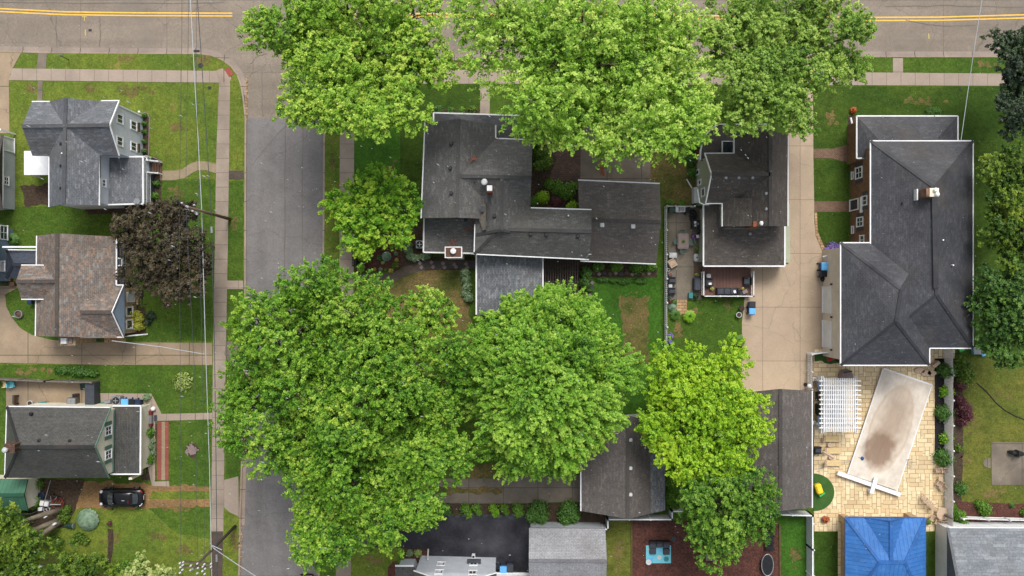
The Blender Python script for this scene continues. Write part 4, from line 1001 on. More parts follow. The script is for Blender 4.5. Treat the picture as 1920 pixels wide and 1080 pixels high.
for (x, y, z, s_) in ((926, 261, 5.45, .25), (882, 300, 7.0, .16), (889, 296, 6.9, .12), (892, 417, 3.6, .22), (888, 430, 3.4, .2), (846, 456, 3.4, .2), (852, 450, 3.5, .16), (873, 430, 3.5, .15)):
    m = MB()
    for i in range(9):
        c = P(x, y, z); m.box((c.x + random.gauss(0, s_), c.y + random.gauss(0, s_), z + .06 + random.random() * .04), (.13, .09, .03), random.random() * 3)
    ob('fallen_leaves', m, 'terracotta', h.o)
# attached garage
h = House(1160, 415, 'attached_garage', 'low brown grey roofed garage with two small white skylights next to the central house', 'garage', wall='wall_white', roof='sh_umber')
h.gable([(1084, 337.5), (1237, 344), (1230, 495), (1088, 489.5)], [(1086, 411), (1239.5, 416)], 3.0, 4.7, over=.35, trim='ab cd')
h.fin()
for x, y in ((1129, 422), (1187, 424.5)): h.vents([(x, y, 4.6)], 'offwhite', .42, 'skylight')
# pergola
root = thing('pergola', P(1050, 520), 'dark wooden slatted pergola attached behind the central house', 'pergola')
m = MB()
for i in range(15):
    x = 1019 + i * 4.6; m.bar(P(x, 484, 2.7), P(x - 1, 585, 2.7), .07, .14)
ob('slats', m, 'pergola_wood', root); m = MB()
for y in (488, 508, 528, 549, 570): m.bar(P(1017, y, 2.52), P(1086, y, 2.52), .1, .18)
ob('beams', m, 'pergola_wood', root)
for (x, y) in ((1020, 488), (1083, 488), (1020, 570), (1083, 570)): c = P(x, y, 2.5); ob('post', MB().box((c.x, c.y, 1.2), (.14, .14, 2.4)), 'pergola_wood', root)
sheet('decking', [(1018, 482), (1086, 486), (1086, 585), (1018, 585)], .018, 'soil')

# ---- 7 sage house
h = House(1400, 370, 'sage_green_house', 'sage sided house with dark brown roof and curved porch beside the tan driveway', wall='wall_sage', roof='sh_sage')
h.gable([(1376.5, 425), (1376.5, 253), (1477.5, 254), (1477, 424)], [(1444.5, 424), (1444.5, 243.5)], 5.2, 7.6, over=.3, trim='cd ba', ends='gg')
w = h.gable([(1321.5, 287.5), (1440, 287), (1440, 381), (1323, 381.5)], [(1334, 326.5), (1444, 326.5)], 5.2, 7.6, over=.25, trim='', rake='ar dr')
h.edge(P(1321.5, 287.5, 5.2), P(1376, 287.2, 5.2)); h.edge(P(1323, 381.5, 5.2), P(1354, 381.2, 5.2))
h.gable([(1354, 424.5), (1354, 370), (1450, 370), (1450, 424.5)], [(1405, 424), (1405, 372)], 5.18, 6.6, over=.2, trim='ab', ends='gg', cap=False)
h.fin()
arcp = [(1313, 300), (1313.5, 285), (1316, 270), (1321, 257), (1329, 246), (1338, 238), (1348, 233)]
top = arcp + [(1449, 233), (1449, 248), (1377, 252), (1377, 288), (1322, 288), (1319, 302)]
V = [P(x, y, 3.1 if i < 9 else 3.5) for i, (x, y) in enumerate(top)]
# fan into planar triangles so the porch roof stays flat-faced
cx_ = P(1370, 270, 3.75)
tris = [[V[i], V[(i + 1) % len(V)], cx_] for i in range(len(V))]
ob('porch_roof', MB().roof(tris, .16), 'sh_sage', h.o)
g = MB()
for i in range(8): g.bar(V[i], V[i + 1], .12, .14)
pieces('gutter', g, 'white', h.o)
for (x, y) in ((1317, 292), (1320, 266), (1334, 245), (1352, 237), (1400, 237), (1445, 237)):
    c = P(x, y, 3); ob('porch_post', MB().box((c.x, c.y, 1.5), (.18, .18, 3.0)), 'white', h.o)
ob('porch_floor', MB().prism([tuple(P(x, y, 3.1)[:2]) for x, y in top], 0, .6), 'redwood', h.o)
rail(h.o, pz(1307, 305, .6), pz(1310, 272, .6), .1, .9)
c = P(1365, 276, 3.9); ob('skylight', MB().box((c.x, c.y, 3.72), (1.15, 1.3, .22)), 'white', h.o); ob('skylight_pane', MB().box((c.x, c.y, 3.84), (.98, 1.12, .03)), 'glass', h.o)
X = (w[0].x + w[3].x) / 2
for cx, cy, ww, hh in ((1309, 323, .6, 1.2), (1312.5, 342, .6, 1.2), (1319, 360.5, .9, 1.4)): h.win('x', X, cx, cy, ww, hh, -1, mull='')
ob('downspout', MB().tube([P(1308, 356, 4), P(1312, 380, 4.6), P(1320, 383.5, 4.9), P(1330, 383, 5.0)], .07), 'white', h.o)
c = pz(1305, 368, 0); ob('cellar_door', MB().box((c.x, c.y, .6), (.9, 1.6, 1.2)), 'offwhite', h.o)
sub(h, [(1319, 383.5), (1354, 383.5), (1354, 440), (1319, 499)][:4], [3.0, 3.6, 3.6, 3.0], 'sh_sage', 'wall_sage', trim=[(0, 3)], name='lower_roof')
sub(h, [(1319, 499), (1354, 440), (1440, 440), (1471.5, 499)], [3.0, 3.6, 3.6, 3.0], 'sh_sage', 'wall_sage', trim=[(3, 0)], name='lower_roof')
sub(h, [(1471.5, 499), (1440, 440), (1440, 424), (1471.5, 424)], [3.0, 3.6, 3.6, 3.0], 'sh_sage', 'wall_sage', trim=[(3, 0)], name='lower_roof')
sub(h, [(1354, 424), (1440, 424), (1440, 440), (1354, 440)], [3.9, 3.9, 3.6, 3.6], 'sh_sage', 'wall_sage', trim=[], name='lower_roof')
a, b = P(1324, 388), P(1464, 494); ob('lower_wall', MB().prism([(a.x, a.y), (b.x, a.y), (b.x, b.y), (a.x, b.y)], 0, 2.85), 'wall_sage', h.o)
c = P(1425, 422, 6.6); ch = ob('chimney', MB().box((c.x - .25, c.y + .1, 4.9), (.85, .5, 3.6)), 'terracotta', h.o)
ob('chimney_cap', MB().lathe((c.x + .1, c.y + .15, 6.7), [(.14, 0), (.14, .25), (.27, .27), (.2, .4), (.02, .45)], 14), 'white', ch)
for v in ((1361, 333, 7.3), (1385, 333, 7.3), (1411, 333, 7.3), (1437, 363, 7.3), (1437, 392, 7.3)): h.vents([v], 'metal', .3)
h.vents([(1406.5, 438, 3.9)], 'metal', .3)

# ---- 8 brick house
h = House(1700, 460, 'brick_house', 'large brown brick house with hipped blue black roof right of the driveway', wall='wall_brick', roof='sh_black')
w = h.gable([(1632, 653), (1632, 264), (1824.5, 264), (1824.5, 653)], [(1756, 553), (1752, 352)], 5.8, 8.2, ends='hh', over=.45, trim='ab bc cd')
w2 = h.gable([(1576, 685), (1576, 455), (1743, 455), (1743, 685)], [(1680, 603), (1690, 543)], 5.78, 7.9, ends='hh', over=.45, trim='ab cd da', wmat='wall_beige')
h.edge(P(1576, 455, 5.78), P(1633, 455, 5.78)); h.edge(P(1743, 653, 5.8), P(1824, 653, 5.8))
h.fin()
e = 3.2; zt = 4.2
n1 = [P(1606.5, 297, e), P(1606.5, 217.5, e), P(1796, 217.5, e), P(1796, 275, e)]
i1 = [P(1645, 297, zt), P(1648, 262, zt), P(1755, 262, zt), P(1755, 275, zt)]
r = ob('lower_roof', MB().roof([[n1[0], n1[1], i1[1], i1[0]], [n1[1], n1[2], i1[2], i1[1]], [n1[2], n1[3], i1[3], i1[2]]], .16), 'sh_black', h.o)
g = MB()
for i in range(3): g.bar(n1[i] - Vector((0, 0, .05)), n1[i + 1] - Vector((0, 0, .05)), .13, .16)
g.bar(n1[0], P(1628, 296.5, 3.6), .13, .16); pieces('gutter', g, 'white', h.o)
a, b = P(1613, 224, e), P(1790, 300, e); ob('wall', MB().prism([(a.x, a.y), (b.x, a.y), (b.x, b.y), (a.x, b.y)], 0, 3.0), 'wall_brick', h.o)
# lower band of brick below the visible wall
X = (w[0].x + w[1].x) / 2
print('brick wall X', X, 'px base', 960 + X * 18)
h.win('x', X, 1611, 324, 1.2, 1.6, -1, sh='shutter_navy', mull='vh'); h.win('x', X, 1602, 384, 1.2, 2.1, -1, name='door', mull='')
h.win('x', X, 1613, 416, 1.0, 1.5, -1, sh='shutter_navy', mull='vh'); h.win('x', X, 1622, 376, 1.0, 1.1, -1, sh='shutter_navy'); h.win('x', X, 1617, 450, 1.0, 1.0, -1)
h.win('x', X, 1599, 329, .8, .5, -1, mull=''); h.win('x', X, 1599.5, 431, .8, .5, -1, mull='')
m = MB(); q = P(1607, 384, 3); m.box((X - .1, q.y, q.z - .1), (.2, 1.6, .25)); ob('door_pediment', m, 'white', h.o)
X2 = (w2[0].x + w2[1].x) / 2
print('garage wall X', X2, 960 + X2 * 18)
for cy in (562, 626):
    h.winw('x', Vector((X2, P(0, cy, 1.2).y, 1.25)), 2.75, 2.3, -1, name='garage_door', pane='white', mull='')
for cy in (532, 594, 657): h.wall('brick_pier', [(1547, cy - 4), (1555, cy - 4), (1555, cy + 4), (1547, cy + 4)], 0, .9, 'wall_brick')
for cy in (533, 594.5, 656): q = P(1561, cy, 2.6); ob('wall_lamp', MB().lathe((X2 - .14, q.y, 2.5), [(.04, 0), (.1, .05), (.1, .25), (.02, .35)], 8), 'iron', h.o)
q = P(1752, 361, 9.2); ch = ob('chimney', MB().box((q.x - .3, q.y, 8.2), (1.0, .75, 2.2)), 'wall_brick', h.o); ob('chimney_base', MB().box((q.x - 1.0, q.y - .05, 7.75), (.12, 1.05, .6)), 'white', ch)
ob('chimney_crown', MB().box((q.x - .1, q.y, 9.34), (.85, .8, .1)), 'cream', ch)
for dx, dy in ((-.05, .2), (.1, -.2)): ob('flue_cap', MB().lathe((q.x + dx, q.y + dy, 9.35), [(.12, 0), (.12, .2), (.22, .22), (.15, .32), (.02, .35)], 12), 'white', ch)
h.pipe(1694, 380, 7.3, 'iron'); h.pipe(1769, 450, 7.9); h.pipe(1788, 497, 7.5)
# ridge vents
m = MB(); m.bar(P(1752, 368, 8.28), P(1755, 540, 8.28), .5, .07); ob('ridge_vent', m, 'sh_black', h.o)

# ---- 9 garages
h = House(1160, 880, 'brown_roof_garage', 'detached garage with brown grey shingles and three small white vents between two big trees', 'garage', wall='wall_white', roof='sh_umber')
h.gable([(1089, 958), (1089, 790), (1220, 790), (1220, 963)], [(1177, 973), (1177, 779)], 2.9, 4.9, over=.3, trim='ab')
h.fin()
for y in (825, 878, 927.5): h.vents([(1182.5, y, 4.85)], 'offwhite', .34)
sub(h, [(1220, 843), (1247, 845), (1247, 957), (1220, 963)], [2.9, 2.5, 2.5, 2.9], 'sh_pale', 'wall_white', trim=[], name='lean_to_roof')
h.wall('side_canopy', [(1163, 772), (1196, 769), (1199, 776), (1166, 779)], 2.2, 2.35, 'offwhite')
h = House(1465, 850, 'dark_roof_garage', 'detached garage with dark grey gable roof partly under the yellow green tree', 'garage', wall='wall_white', roof='sh_umber')
h.gable([(1400, 947), (1400, 736), (1523, 733), (1523, 952)], [(1463.5, 958), (1463.5, 729.5)], 2.9, 4.5, over=.25, trim='cd')
h.fin()
h = House(1065, 1050, 'grey_roof_garage', 'garage with pale streaked grey roof at the bottom edge beside the black driveway', 'garage', wall='wall_greydk', roof='sh_silver')
w = h.gable([(992, 990), (1135, 991), (1135, 1115), (992, 1115)], [(991.5, 1051), (1138, 1052)], 2.9, 4.4, over=.2, trim='')
h.fin()
# ---- 10 grey house bottom centre
h = House(860, 1100, 'grey_sided_house', 'grey sided house with dark gable roof cut off by the bottom edge beside the bins', wall='wall_grey', roof='sh_olive')
w = h.gable([(775, 1200), (776, 1070), (931, 1074), (931, 1200)], [(853, 1210), (853, 1096)], 5.0, 7.3, over=.15, trim='', rake='bs cs')
h.fin(); Y = (w[1].y + w[2].y) / 2
for cx, cy in ((827, 1058), (888, 1057), (823, 1073), (886, 1074)): h.win('y', Y, cx, cy, .85, 1.15, 1, mull='v')
q = P(888, 1060.5, 3); ob('window_box', MB().box((q.x, Y + .25, P(888, 1060, 2.6).z - .4), (1.4, .35, .3)), 'charcoal', h.o)
ob('downspout', MB().tube([P(801, 1076, 5.0), P(811, 1048, .4)], .06), 'white', h.o); ob('downspout', MB().tube([P(802, 1049, 2), P(803, 1030, .2)], .08), 'white', h.o)
sub(h, [(741, 1061), (776, 1061), (784, 1085), (741, 1150)], [2.9, 2.9, 2.9, 2.9], 'sh_olive', 'wall_grey', trim=[(0, 1)])
sub(h, [(922, 1075), (992, 1076), (992, 1150), (922, 1150)], [1.2, 1.2, 1.2, 1.2], 'offwhite', 'wall_white', trim=[(0, 1)], name='entry_roof')
# ---- 11 blue pool house
h = House(1660, 1050, 'pool_house', 'pool house with bright blue metal hipped roof below the patio', wall='wall_stone', roof='blue_metal')
h.gable([(1585.5, 970), (1735, 971), (1735, 1142), (1585.5, 1142)], [(1650, 1054), (1697, 1054)], 3.0, 4.55, ends='hh', over=.7, trim='ab bc da')
h.gable([(1622, 1056), (1622, 971), (1694, 971), (1694, 1056)], [(1671, 1053), (1671, 977.5)], 3.05, 4.5, ends='gg', over=.6, trim='', rake='bs cs', walls=False)
h.tm = 'blue_metal'; h.fin()
for x, y in ((1578, 968), (1700, 966)): h.wall('stone_pier', [(x - 6, y - 5), (x + 6, y - 5), (x + 6, y + 7), (x - 6, y + 7)], 0, 2.2, 'wall_stone')
# ---- 12 white house bottom right
h = House(1850, 1040, 'white_sided_house', 'white sided house with weathered steel grey roof at the bottom right corner', wall='wall_white', roof='sh_steel')
w = h.gable([(1777, 989), (2100, 990), (2100, 1200), (1777, 1200)], [(1797, 1094), (2100, 1094)], 2.9, 4.9, ends='hg', over=.25, trim='ab')
h.fin()
q = Vector((w[0].x, 0, 0)); print('white house wall px base', 960 + w[0].x * 18)
# ================================================================== TREES
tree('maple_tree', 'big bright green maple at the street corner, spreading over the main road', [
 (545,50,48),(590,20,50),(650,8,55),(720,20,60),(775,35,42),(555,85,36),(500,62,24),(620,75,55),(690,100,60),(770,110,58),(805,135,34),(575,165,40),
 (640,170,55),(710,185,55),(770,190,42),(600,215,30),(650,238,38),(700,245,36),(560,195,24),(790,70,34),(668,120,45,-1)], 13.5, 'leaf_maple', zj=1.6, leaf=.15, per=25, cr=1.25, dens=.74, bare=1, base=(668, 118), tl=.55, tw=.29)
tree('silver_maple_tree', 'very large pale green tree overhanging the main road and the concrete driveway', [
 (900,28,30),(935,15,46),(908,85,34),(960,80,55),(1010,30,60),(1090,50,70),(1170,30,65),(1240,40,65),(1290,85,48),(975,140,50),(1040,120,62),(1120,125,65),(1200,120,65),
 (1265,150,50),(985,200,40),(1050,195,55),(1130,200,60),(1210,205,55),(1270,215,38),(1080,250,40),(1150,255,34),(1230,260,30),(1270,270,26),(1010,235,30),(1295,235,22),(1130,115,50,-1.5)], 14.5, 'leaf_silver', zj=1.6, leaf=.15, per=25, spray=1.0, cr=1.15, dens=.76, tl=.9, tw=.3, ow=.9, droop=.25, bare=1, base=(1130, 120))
tree('elm_tree', 'dull green tree over the top of the tan driveway and the main road', [
 (1370,40,45),(1340,95,40),(1425,25,52),(1495,20,55),(1560,30,48),(1600,70,28),(1400,100,48),(1470,90,55),(1540,100,48),(1590,115,28),(1385,160,48),(1440,165,45),(1410,205,38),
 (1370,210,28),(1470,190,34),(1495,215,24),(1530,150,28),(1450,125,45,1),(1430,110,40,-1)], 14, 'leaf_dull', zj=1.6, leaf=.15, per=25, cr=1.15, dens=.68, bare=1, base=(1450, 118), tl=.5, tw=.28)
tree('young_tree', 'small bright green tree between the pavement and the central house', [
 (645,385,22),(680,375,38),(720,360,40),(700,400,42),(745,385,36),(680,430,36),(725,430,34),(662,408,22),(765,400,22),(650,425,18),(700,335,20)], 5.2, 'leaf_lime', cr=.8, dens=1.0, per=34, leaf=.15, tl=.6, tw=.3, tr=.16, zj=.5, base=(712, 398))
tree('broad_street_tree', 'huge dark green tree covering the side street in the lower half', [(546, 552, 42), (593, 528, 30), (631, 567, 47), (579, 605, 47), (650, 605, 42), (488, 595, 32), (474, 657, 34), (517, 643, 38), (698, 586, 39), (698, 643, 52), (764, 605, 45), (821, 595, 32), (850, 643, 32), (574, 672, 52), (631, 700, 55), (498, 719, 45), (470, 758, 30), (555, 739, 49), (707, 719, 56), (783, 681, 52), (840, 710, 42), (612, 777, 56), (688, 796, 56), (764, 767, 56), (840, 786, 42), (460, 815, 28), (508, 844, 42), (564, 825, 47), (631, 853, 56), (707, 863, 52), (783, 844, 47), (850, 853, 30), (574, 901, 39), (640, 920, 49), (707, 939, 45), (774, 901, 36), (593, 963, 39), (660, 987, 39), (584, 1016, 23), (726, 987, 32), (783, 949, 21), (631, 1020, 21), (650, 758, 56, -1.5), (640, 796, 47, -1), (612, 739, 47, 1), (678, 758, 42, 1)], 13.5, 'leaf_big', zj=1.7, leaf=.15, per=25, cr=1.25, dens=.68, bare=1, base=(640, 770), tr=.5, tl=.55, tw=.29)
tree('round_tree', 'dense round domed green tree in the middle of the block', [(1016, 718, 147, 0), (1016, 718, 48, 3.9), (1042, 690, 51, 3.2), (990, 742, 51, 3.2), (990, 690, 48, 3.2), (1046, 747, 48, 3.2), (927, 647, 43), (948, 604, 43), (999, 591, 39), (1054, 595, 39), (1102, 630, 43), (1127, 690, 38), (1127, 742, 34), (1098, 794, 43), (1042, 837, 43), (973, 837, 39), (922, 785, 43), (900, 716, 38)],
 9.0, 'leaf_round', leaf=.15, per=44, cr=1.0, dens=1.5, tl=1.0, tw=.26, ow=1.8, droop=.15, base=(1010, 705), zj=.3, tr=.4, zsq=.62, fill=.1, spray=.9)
tree('lemon_green_tree', 'bright yellow green tree between the two garages and the tan driveway', [(1301, 739, 62, 0.8), (1251, 704, 46), (1311, 684, 38), (1366, 694, 42), (1236, 764, 40), (1221, 814, 34), (1281, 804, 52), (1351, 774, 55), (1401, 774, 42), (1416, 824, 34), (1351, 844, 46), (1301, 869, 30), (1376, 874, 22), (1261, 854, 28)],
 8.2, 'leaf_lemon', cr=1.0, dens=1.1, tl=.45, tw=.27, ow=.8, base=(1305, 735), zj=.5, tr=.28, leaf=.15, per=24)
tree('play_yard_tree', 'mid green tree hanging over the bark mulch play yard', [
 (1340,945,56,.6),(1300,915,34),(1390,920,42),(1290,955,32),(1400,965,42),(1430,965,24),(1330,1000,42),(1375,1010,38),(1350,1035,24),(1420,935,26),(1300,990,22),(1360,905,30)],
 7.5, 'leaf_green', cr=1.0, dens=1.0, tl=.4, tw=.28, base=(1340, 935), zj=.5, tr=.25, leaf=.15, per=24)
tree('dark_spruce_tree', 'dark blackish green tree at the upper right edge', [
 (1905,85,34),(1890,130,28),(1915,160,30),(1895,205,26),(1925,230,40),(1935,120,45)], 9, 'leaf_dark', cr=.9, dens=1.3, leaf=.16, per=30, tl=.35, tw=.27, base=(1915, 150), tr=.25)
tree('shaggy_tree', 'olive green tree right of the brick house, above its darker neighbour', [
 (1885,310,38),(1910,350,45),(1870,370,32),(1880,420,42),(1915,440,45),(1860,440,24),(1895,480,34)], 8, 'leaf_shag', cr=.9, dens=1.1, leaf=.16, per=30, tl=.35, tw=.27, base=(1890, 390), tr=.25)
tree('edge_tree', 'deep green tree touching the roof corner of the brick house at the right edge', [
 (1885,530,40),(1860,560,30),(1900,580,50),(1870,610,36),(1910,630,45),(1850,600,22),(1880,650,24)], 7.5, 'leaf_deep', cr=.85, dens=1.2, leaf=.16, per=30, tl=.35, tw=.27, base=(1885, 580), tr=.25)
tree('purple_leaf_tree', 'dark purple leaved tree behind the power pole, between the grey and the brown roofed houses', [(297, 410, 42), (339, 405, 42), (264, 449, 38), (306, 463, 52), (353, 454, 38), (377, 488, 24), (278, 502, 40), (335, 507, 48), (297, 546, 30), (344, 551, 26), (250, 430, 22)], 6.2, 'leaf_plum', cr=.9, dens=1.15, leaf=.16, per=30, tl=.35, tw=.32, base=(318, 485), bare=1, tr=.22, lvb=.5)
tree('leaning_tree', 'bushy green tree with three pale leaning trunks at the lower left corner', [
 (20,985,32),(-10,1020,40),(40,1010,34),(25,1055,44),(80,1060,36),(120,1070,26),(-20,1070,40),(150,1085,26),(70,1025,24,-1),(165,1058,26,-2.2),(115,1045,28,-1.6),(200,1075,24,-2.6),(5,965,24,-1)], 5.2, 'leaf_shag', cr=.8, dens=1.0, leaf=.16, per=30, tl=.4, tw=.32, base=(60, 1040), trunk='trunk_pale', tr=.1)
root = bpy.data.objects['leaning_tree']
for q in ([(118, 955, 0), (90, 962, 1.8), (50, 975, 3.2), (20, 1000, 4.4)], [(116, 972, 0), (85, 985, 1.6), (55, 998, 3.0), (20, 1020, 4.2)], [(118, 975, 0), (95, 990, 1.4), (70, 1008, 2.6), (40, 1040, 4.2)]):
    ob('stem', MB().tube([P(*p) for p in q], [.3, .27, .2, .1], 8), 'trunk_pale', root, smooth=True)
tree('variegated_tree', 'small pale green tree cut off by the bottom edge near the pole with crossarms', [
 (262,1066,22),(300,1075,22),(240,1085,20),(280,1095,24)], 3.2, 'leaf_pale', cr=.6, dens=1.2, leaf=.16, tl=.3, tw=.25, base=(272, 1075), tr=.1)
# ================================================================== SHRUBS, HEDGES, PLANTS
def B(x, y, r, h, mat, label, **k): return bush(x, y, r, h, 'leaf_' + mat if not mat.startswith('flower') else mat, label, **k)
g1 = 'clipped shrubs along the grey house wall'
for i, (y, t) in enumerate(((218, 'northernmost'), (233, 'second'), (248, 'third'), (266, 'fourth'), (284, 'southernmost'))):
    B(272, y, 4.6, .7, 'box', f'{t} of the five small round shrubs under the grey house windows', group=g1, leaf=.1)
B(283, 299, 6, .8, 'green', 'leafy shrub beside the grey house porch railing'); B(296, 345, 6, .8, 'box', 'shrub at the foot of the grey house steps'); B(292, 368, 7, 1, 'green', 'shrub by the porch lattice near the purple tree')
strappy(30, 450, 11, .9, 'leaf_box', 'feathery light green plant beside the blue house')
B(243, 520, 12, 1.3, 'green', 'dark green shrub at the corner of the brown roofed house', leaf=.14, pts=[(250, 545, 6)]); B(261, 598, 12, 1.3, 'yellow', 'golden yellow shrub in front of the picture windows', leaf=.16, pts=[(258, 588, 8), (265, 611, 8)])
B(284, 592, 10, .8, 'dark', 'low dark conifer shrub beside the golden shrub', pts=[(280, 604, 6)])
B(344, 717, 19, .7, 'pale', 'pale variegated shrub alone on the lawn above the cream gable house', leaf=.17)
B(150, 697, 22, .6, 'box', 'long ragged strip of lilies along the grey fence', sy=.5, leaf=.16, pts=[(120, 694, 18), (175, 700, 14)], cat='plant', name='lily_clump')
B(277, 745, 7, .9, 'sage', 'grey green shrub at the end of the bins'); B(275, 764, 7, .9, 'box', 'small shrub by the red porch step')
g2 = 'round green shrubs in front of the cream porch'
B(282, 810, 10, 1.1, 'green', 'upper round green shrub in front of the cream porch', group=g2); B(282, 861, 10, 1.1, 'green', 'lower round green shrub in front of the cream porch', group=g2)
B(283, 836, 8, .6, 'sage', 'loose grey plants between the two round porch shrubs', pts=[(288, 848, 5), (289, 826, 4)]); B(270, 882, 6, .7, 'shag', 'yellowish plant at the lower porch corner')
B(70, 905, 14, 1.2, 'green', 'leafy shrub beside the green shed with a pink bloom', pts=[(60, 912, 9)]); B(66, 938, 15, 1.3, 'green', 'ferny green shrub between the shed and the stacked white chairs', pts=[(58, 945, 9)])
B(122, 968, 14, 1.0, 'shag', 'bushy green plant at the foot of the leaning trunks', pts=[(128, 955, 9)]); B(22, 951, 9, .9, 'red', 'brownish red shrub in front of the shed')
def hosta(x, y, r, h, mat, label, n=220):
    pos = []; nr = []; lv = []
    for i in range(n):
        t = math.sqrt((i + .5) / n); a = i * 2.4; rr = r / S * t
        pos.append((rr * math.cos(a), rr * math.sin(a), h * (1 - t * t * .7) + random.uniform(0, .06))); nr.append((math.cos(a) * t, math.sin(a) * t, 1.1)); lv.append(random.uniform(.3, .9))
    me = leaves_mesh('hosta', np.array(pos), np.array(nr), np.full(n, .3 * min(1, r / 14 + .2)), np.array(lv), mat, .75)
    o = bpy.data.objects.new('hosta', me); COL.objects.link(o); o.location = P(x, y); return props(o, label, 'plant')
hosta(167, 973, 20, .9, 'leaf_hosta', 'large round blue green hosta on the lawn below the black car')
B(240, 1070, 22, 1.0, 'green', 'low spreading bush at the lower left by the bottom edge', pts=[(215, 1075, 14), (262, 1050, 10)])
B(207, 980, 4.5, .5, 'red', 'small dark red shrub at the top of the soil strip')
# garden bed by black fence
B(678, 500, 8, .9, 'lime', 'lime green hedge behind the black bench like fence', pts=[(679, 485, 7), (680, 470, 7), (678, 511 - 5, 6)], name='hedge', cat='hedge')
for x, y, r, m, t in ((695.5, 470.5, 5.5, 'yellow', 'small cream yellow plant, top left in the mulch bed'), (712, 483.5, 5.5, 'box', 'round clipped green ball in the centre of the mulch bed'), (691.5, 489, 6, 'shag', 'round olive ball shrub left in the mulch bed'),
    (718, 492, 3.6, 'pale', 'tiny pale plant below the blue green hosta'), (743.5, 487, 3.8, 'yellow', 'small bright yellow ball right in the mulch bed'), (741.5, 498, 7, 'shag', 'biggest olive ball shrub at the lower right of the mulch bed'),
    (733.5, 507, 4.6, 'yellow', 'yellow ball plant on the lower edge of the mulch bed, nearest the olive ball'), (702.5, 505, 3.6, 'yellow', 'yellow plant in the middle of the lower bed edge'), (714, 505, 3.8, 'sage', 'grey green tuft on the lower bed edge'),
    (743, 475.5, 4, 'sage', 'grey green tuft on the right edge of the mulch bed'), (680, 506, 3.6, 'yellow', 'yellow tuft at the lower left bed corner'), (745, 462, 4.5, 'yellow', 'yellow plant at the upper right of the mulch bed'), (706, 459, 8, 'green', 'green plant at the top of the mulch bed'), (697, 480, 3.5, 'sage', 'tiny grey tuft between the yellow and olive plants'), (723, 506, 3, 'green', 'tiny green tuft low in the mulch bed'), (692, 506, 3, 'sage', 'tiny dull tuft at the bed edge')):
    B(x, y, r, r / S * 1.3, m, t, leaf=.1)
hosta(725, 481, 8.5, .6, 'leaf_hosta', 'blue green hosta in the middle of the mulch bed', 90)
B(767, 460, 8, 1.1, 'sage', 'clipped grey green hedge curving round the lower left house corner', name='hedge', cat='hedge', leaf=.12, pts=[(766, 470, 8), (770, 481, 8), (782, 484, 7), (794, 482, 7), (803, 480, 6), (778, 487, 5)])
B(872, 512, 9, 1.2, 'sage', 'clipped grey green hedge along the grey lean-to roof', name='hedge', cat='hedge', leaf=.12, pts=[(874, 524, 9), (876, 537, 9), (874, 549, 9), (879, 558, 9)])
for x, y, r, m, t in ((823, 206, 8, 'box', 'leftmost shrub under the top gutter of the central house'), (846, 208, 7, 'box', 'second shrub under the top gutter of the central house'), (866, 208, 7, 'green', 'third shrub under the top gutter of the central house'), (886, 207, 8, 'shag', 'shrub beside the path under the top gutter')):
    B(x, y, r, .8, m, t, group='shrubs under the top gutter')
B(1015, 290, 18, 2.0, 'shag', 'large yellowish shrub right of the central house', leaf=.17, pts=[(1008, 270, 13), (1022, 305, 14), (1010, 312, 10)])
B(1017, 370, 13, 1.3, 'lemon', 'bright yellow green shrub in the courtyard corner', leaf=.15); B(1042, 380, 12, 1.1, 'red', 'dark red shrub in the courtyard bed'); B(1074, 385, 9, 1.0, 'lemon', 'yellow green shrub against the garage wall', pts=[(1068, 388, 7)])
B(1062, 360, 17, .8, 'green', 'green ground cover along the garage', pts=[(1045, 352, 14), (1075, 350, 10), (1030, 346, 10)]); B(1002, 377, 10, 1.0, 'green', 'green shrub in the courtyard against the house wall')
B(1098, 512, 12, 1.6, 'box', 'dark leafy shrub between the pergola and the stepping stones', pts=[(1095, 530, 11)]); B(1093, 560, 10, 1.0, 'green', 'green shrub at the lower right of the pergola')
for x, r, t in ((1118, 9, 'leftmost'), (1152, 10, 'second'), (1192, 12, 'third'), (1216, 10, 'rightmost')):
    B(x, 501, r, 1.0, 'green', f'{t} of the green shrubs under the lower garage gutter', group='shrubs under the garage gutter', pts=[(x + 9, 500, r * .7)])
B(1170, 527, 16, .5, 'box', 'low green border on the lawn below the stepping stones', sy=.4, pts=[(1130, 525, 14), (1200, 528, 14), (1150, 526, 12), (1105, 545, 7)], name='ground_cover', cat='plant')
# sage house front
for x, y, r, t in ((1310, 248, 20, 'largest dome of dark green shrub hugging the curved porch'), (1338, 234, 17, 'dark green shrub at the top of the curved porch'), (1300, 275, 14, 'green shrub left of the curved porch'), (1296, 300, 15, 'green shrub at the lower end of the curved porch'), (1297, 325, 11, 'leafy shrub by the sage wall windows')):
    B(x, y, r, 1.2, 'box', t, leaf=.12, group='shrubs around the curved porch')
B(1400, 228, 12, 1.0, 'box', 'green shrub above the sage house roof edge', pts=[(1385, 226, 8)]); B(1255, 380, 7, .6, 'green', 'small shrub outside the patio corner', pts=[(1277, 382, 8)])
B(1256, 567, 4, .6, 'red', 'dark red plant at the top of the bed inside the picket fence'); hosta(1260, 575, 8, .5, 'leaf_hosta', 'pale green hosta beside the picket fence', 80); B(1264, 567, 5, .6, 'box', 'green plant next to the dark red plant')
strappy(1265, 590, 9, .5, 'leaf_box', 'leafy plant in the corner of the picket fence bed'); strappy(1291, 593, 11, .7, 'leaf_lime', 'arching bright green day lily at the end of the brick walk')
B(1256, 630, 6, .7, 'flower_violet', 'blue flowering plant against the picket fence', cat='plant', name='flowering_plant', pts=[(1255, 640, 5)])
strappy(1385, 638, 10, .6, 'leaf_green', 'bushy green plant at the edge of the tan driveway'); B(1388, 660, 7, .6, 'green', 'green plant lower on the driveway edge')
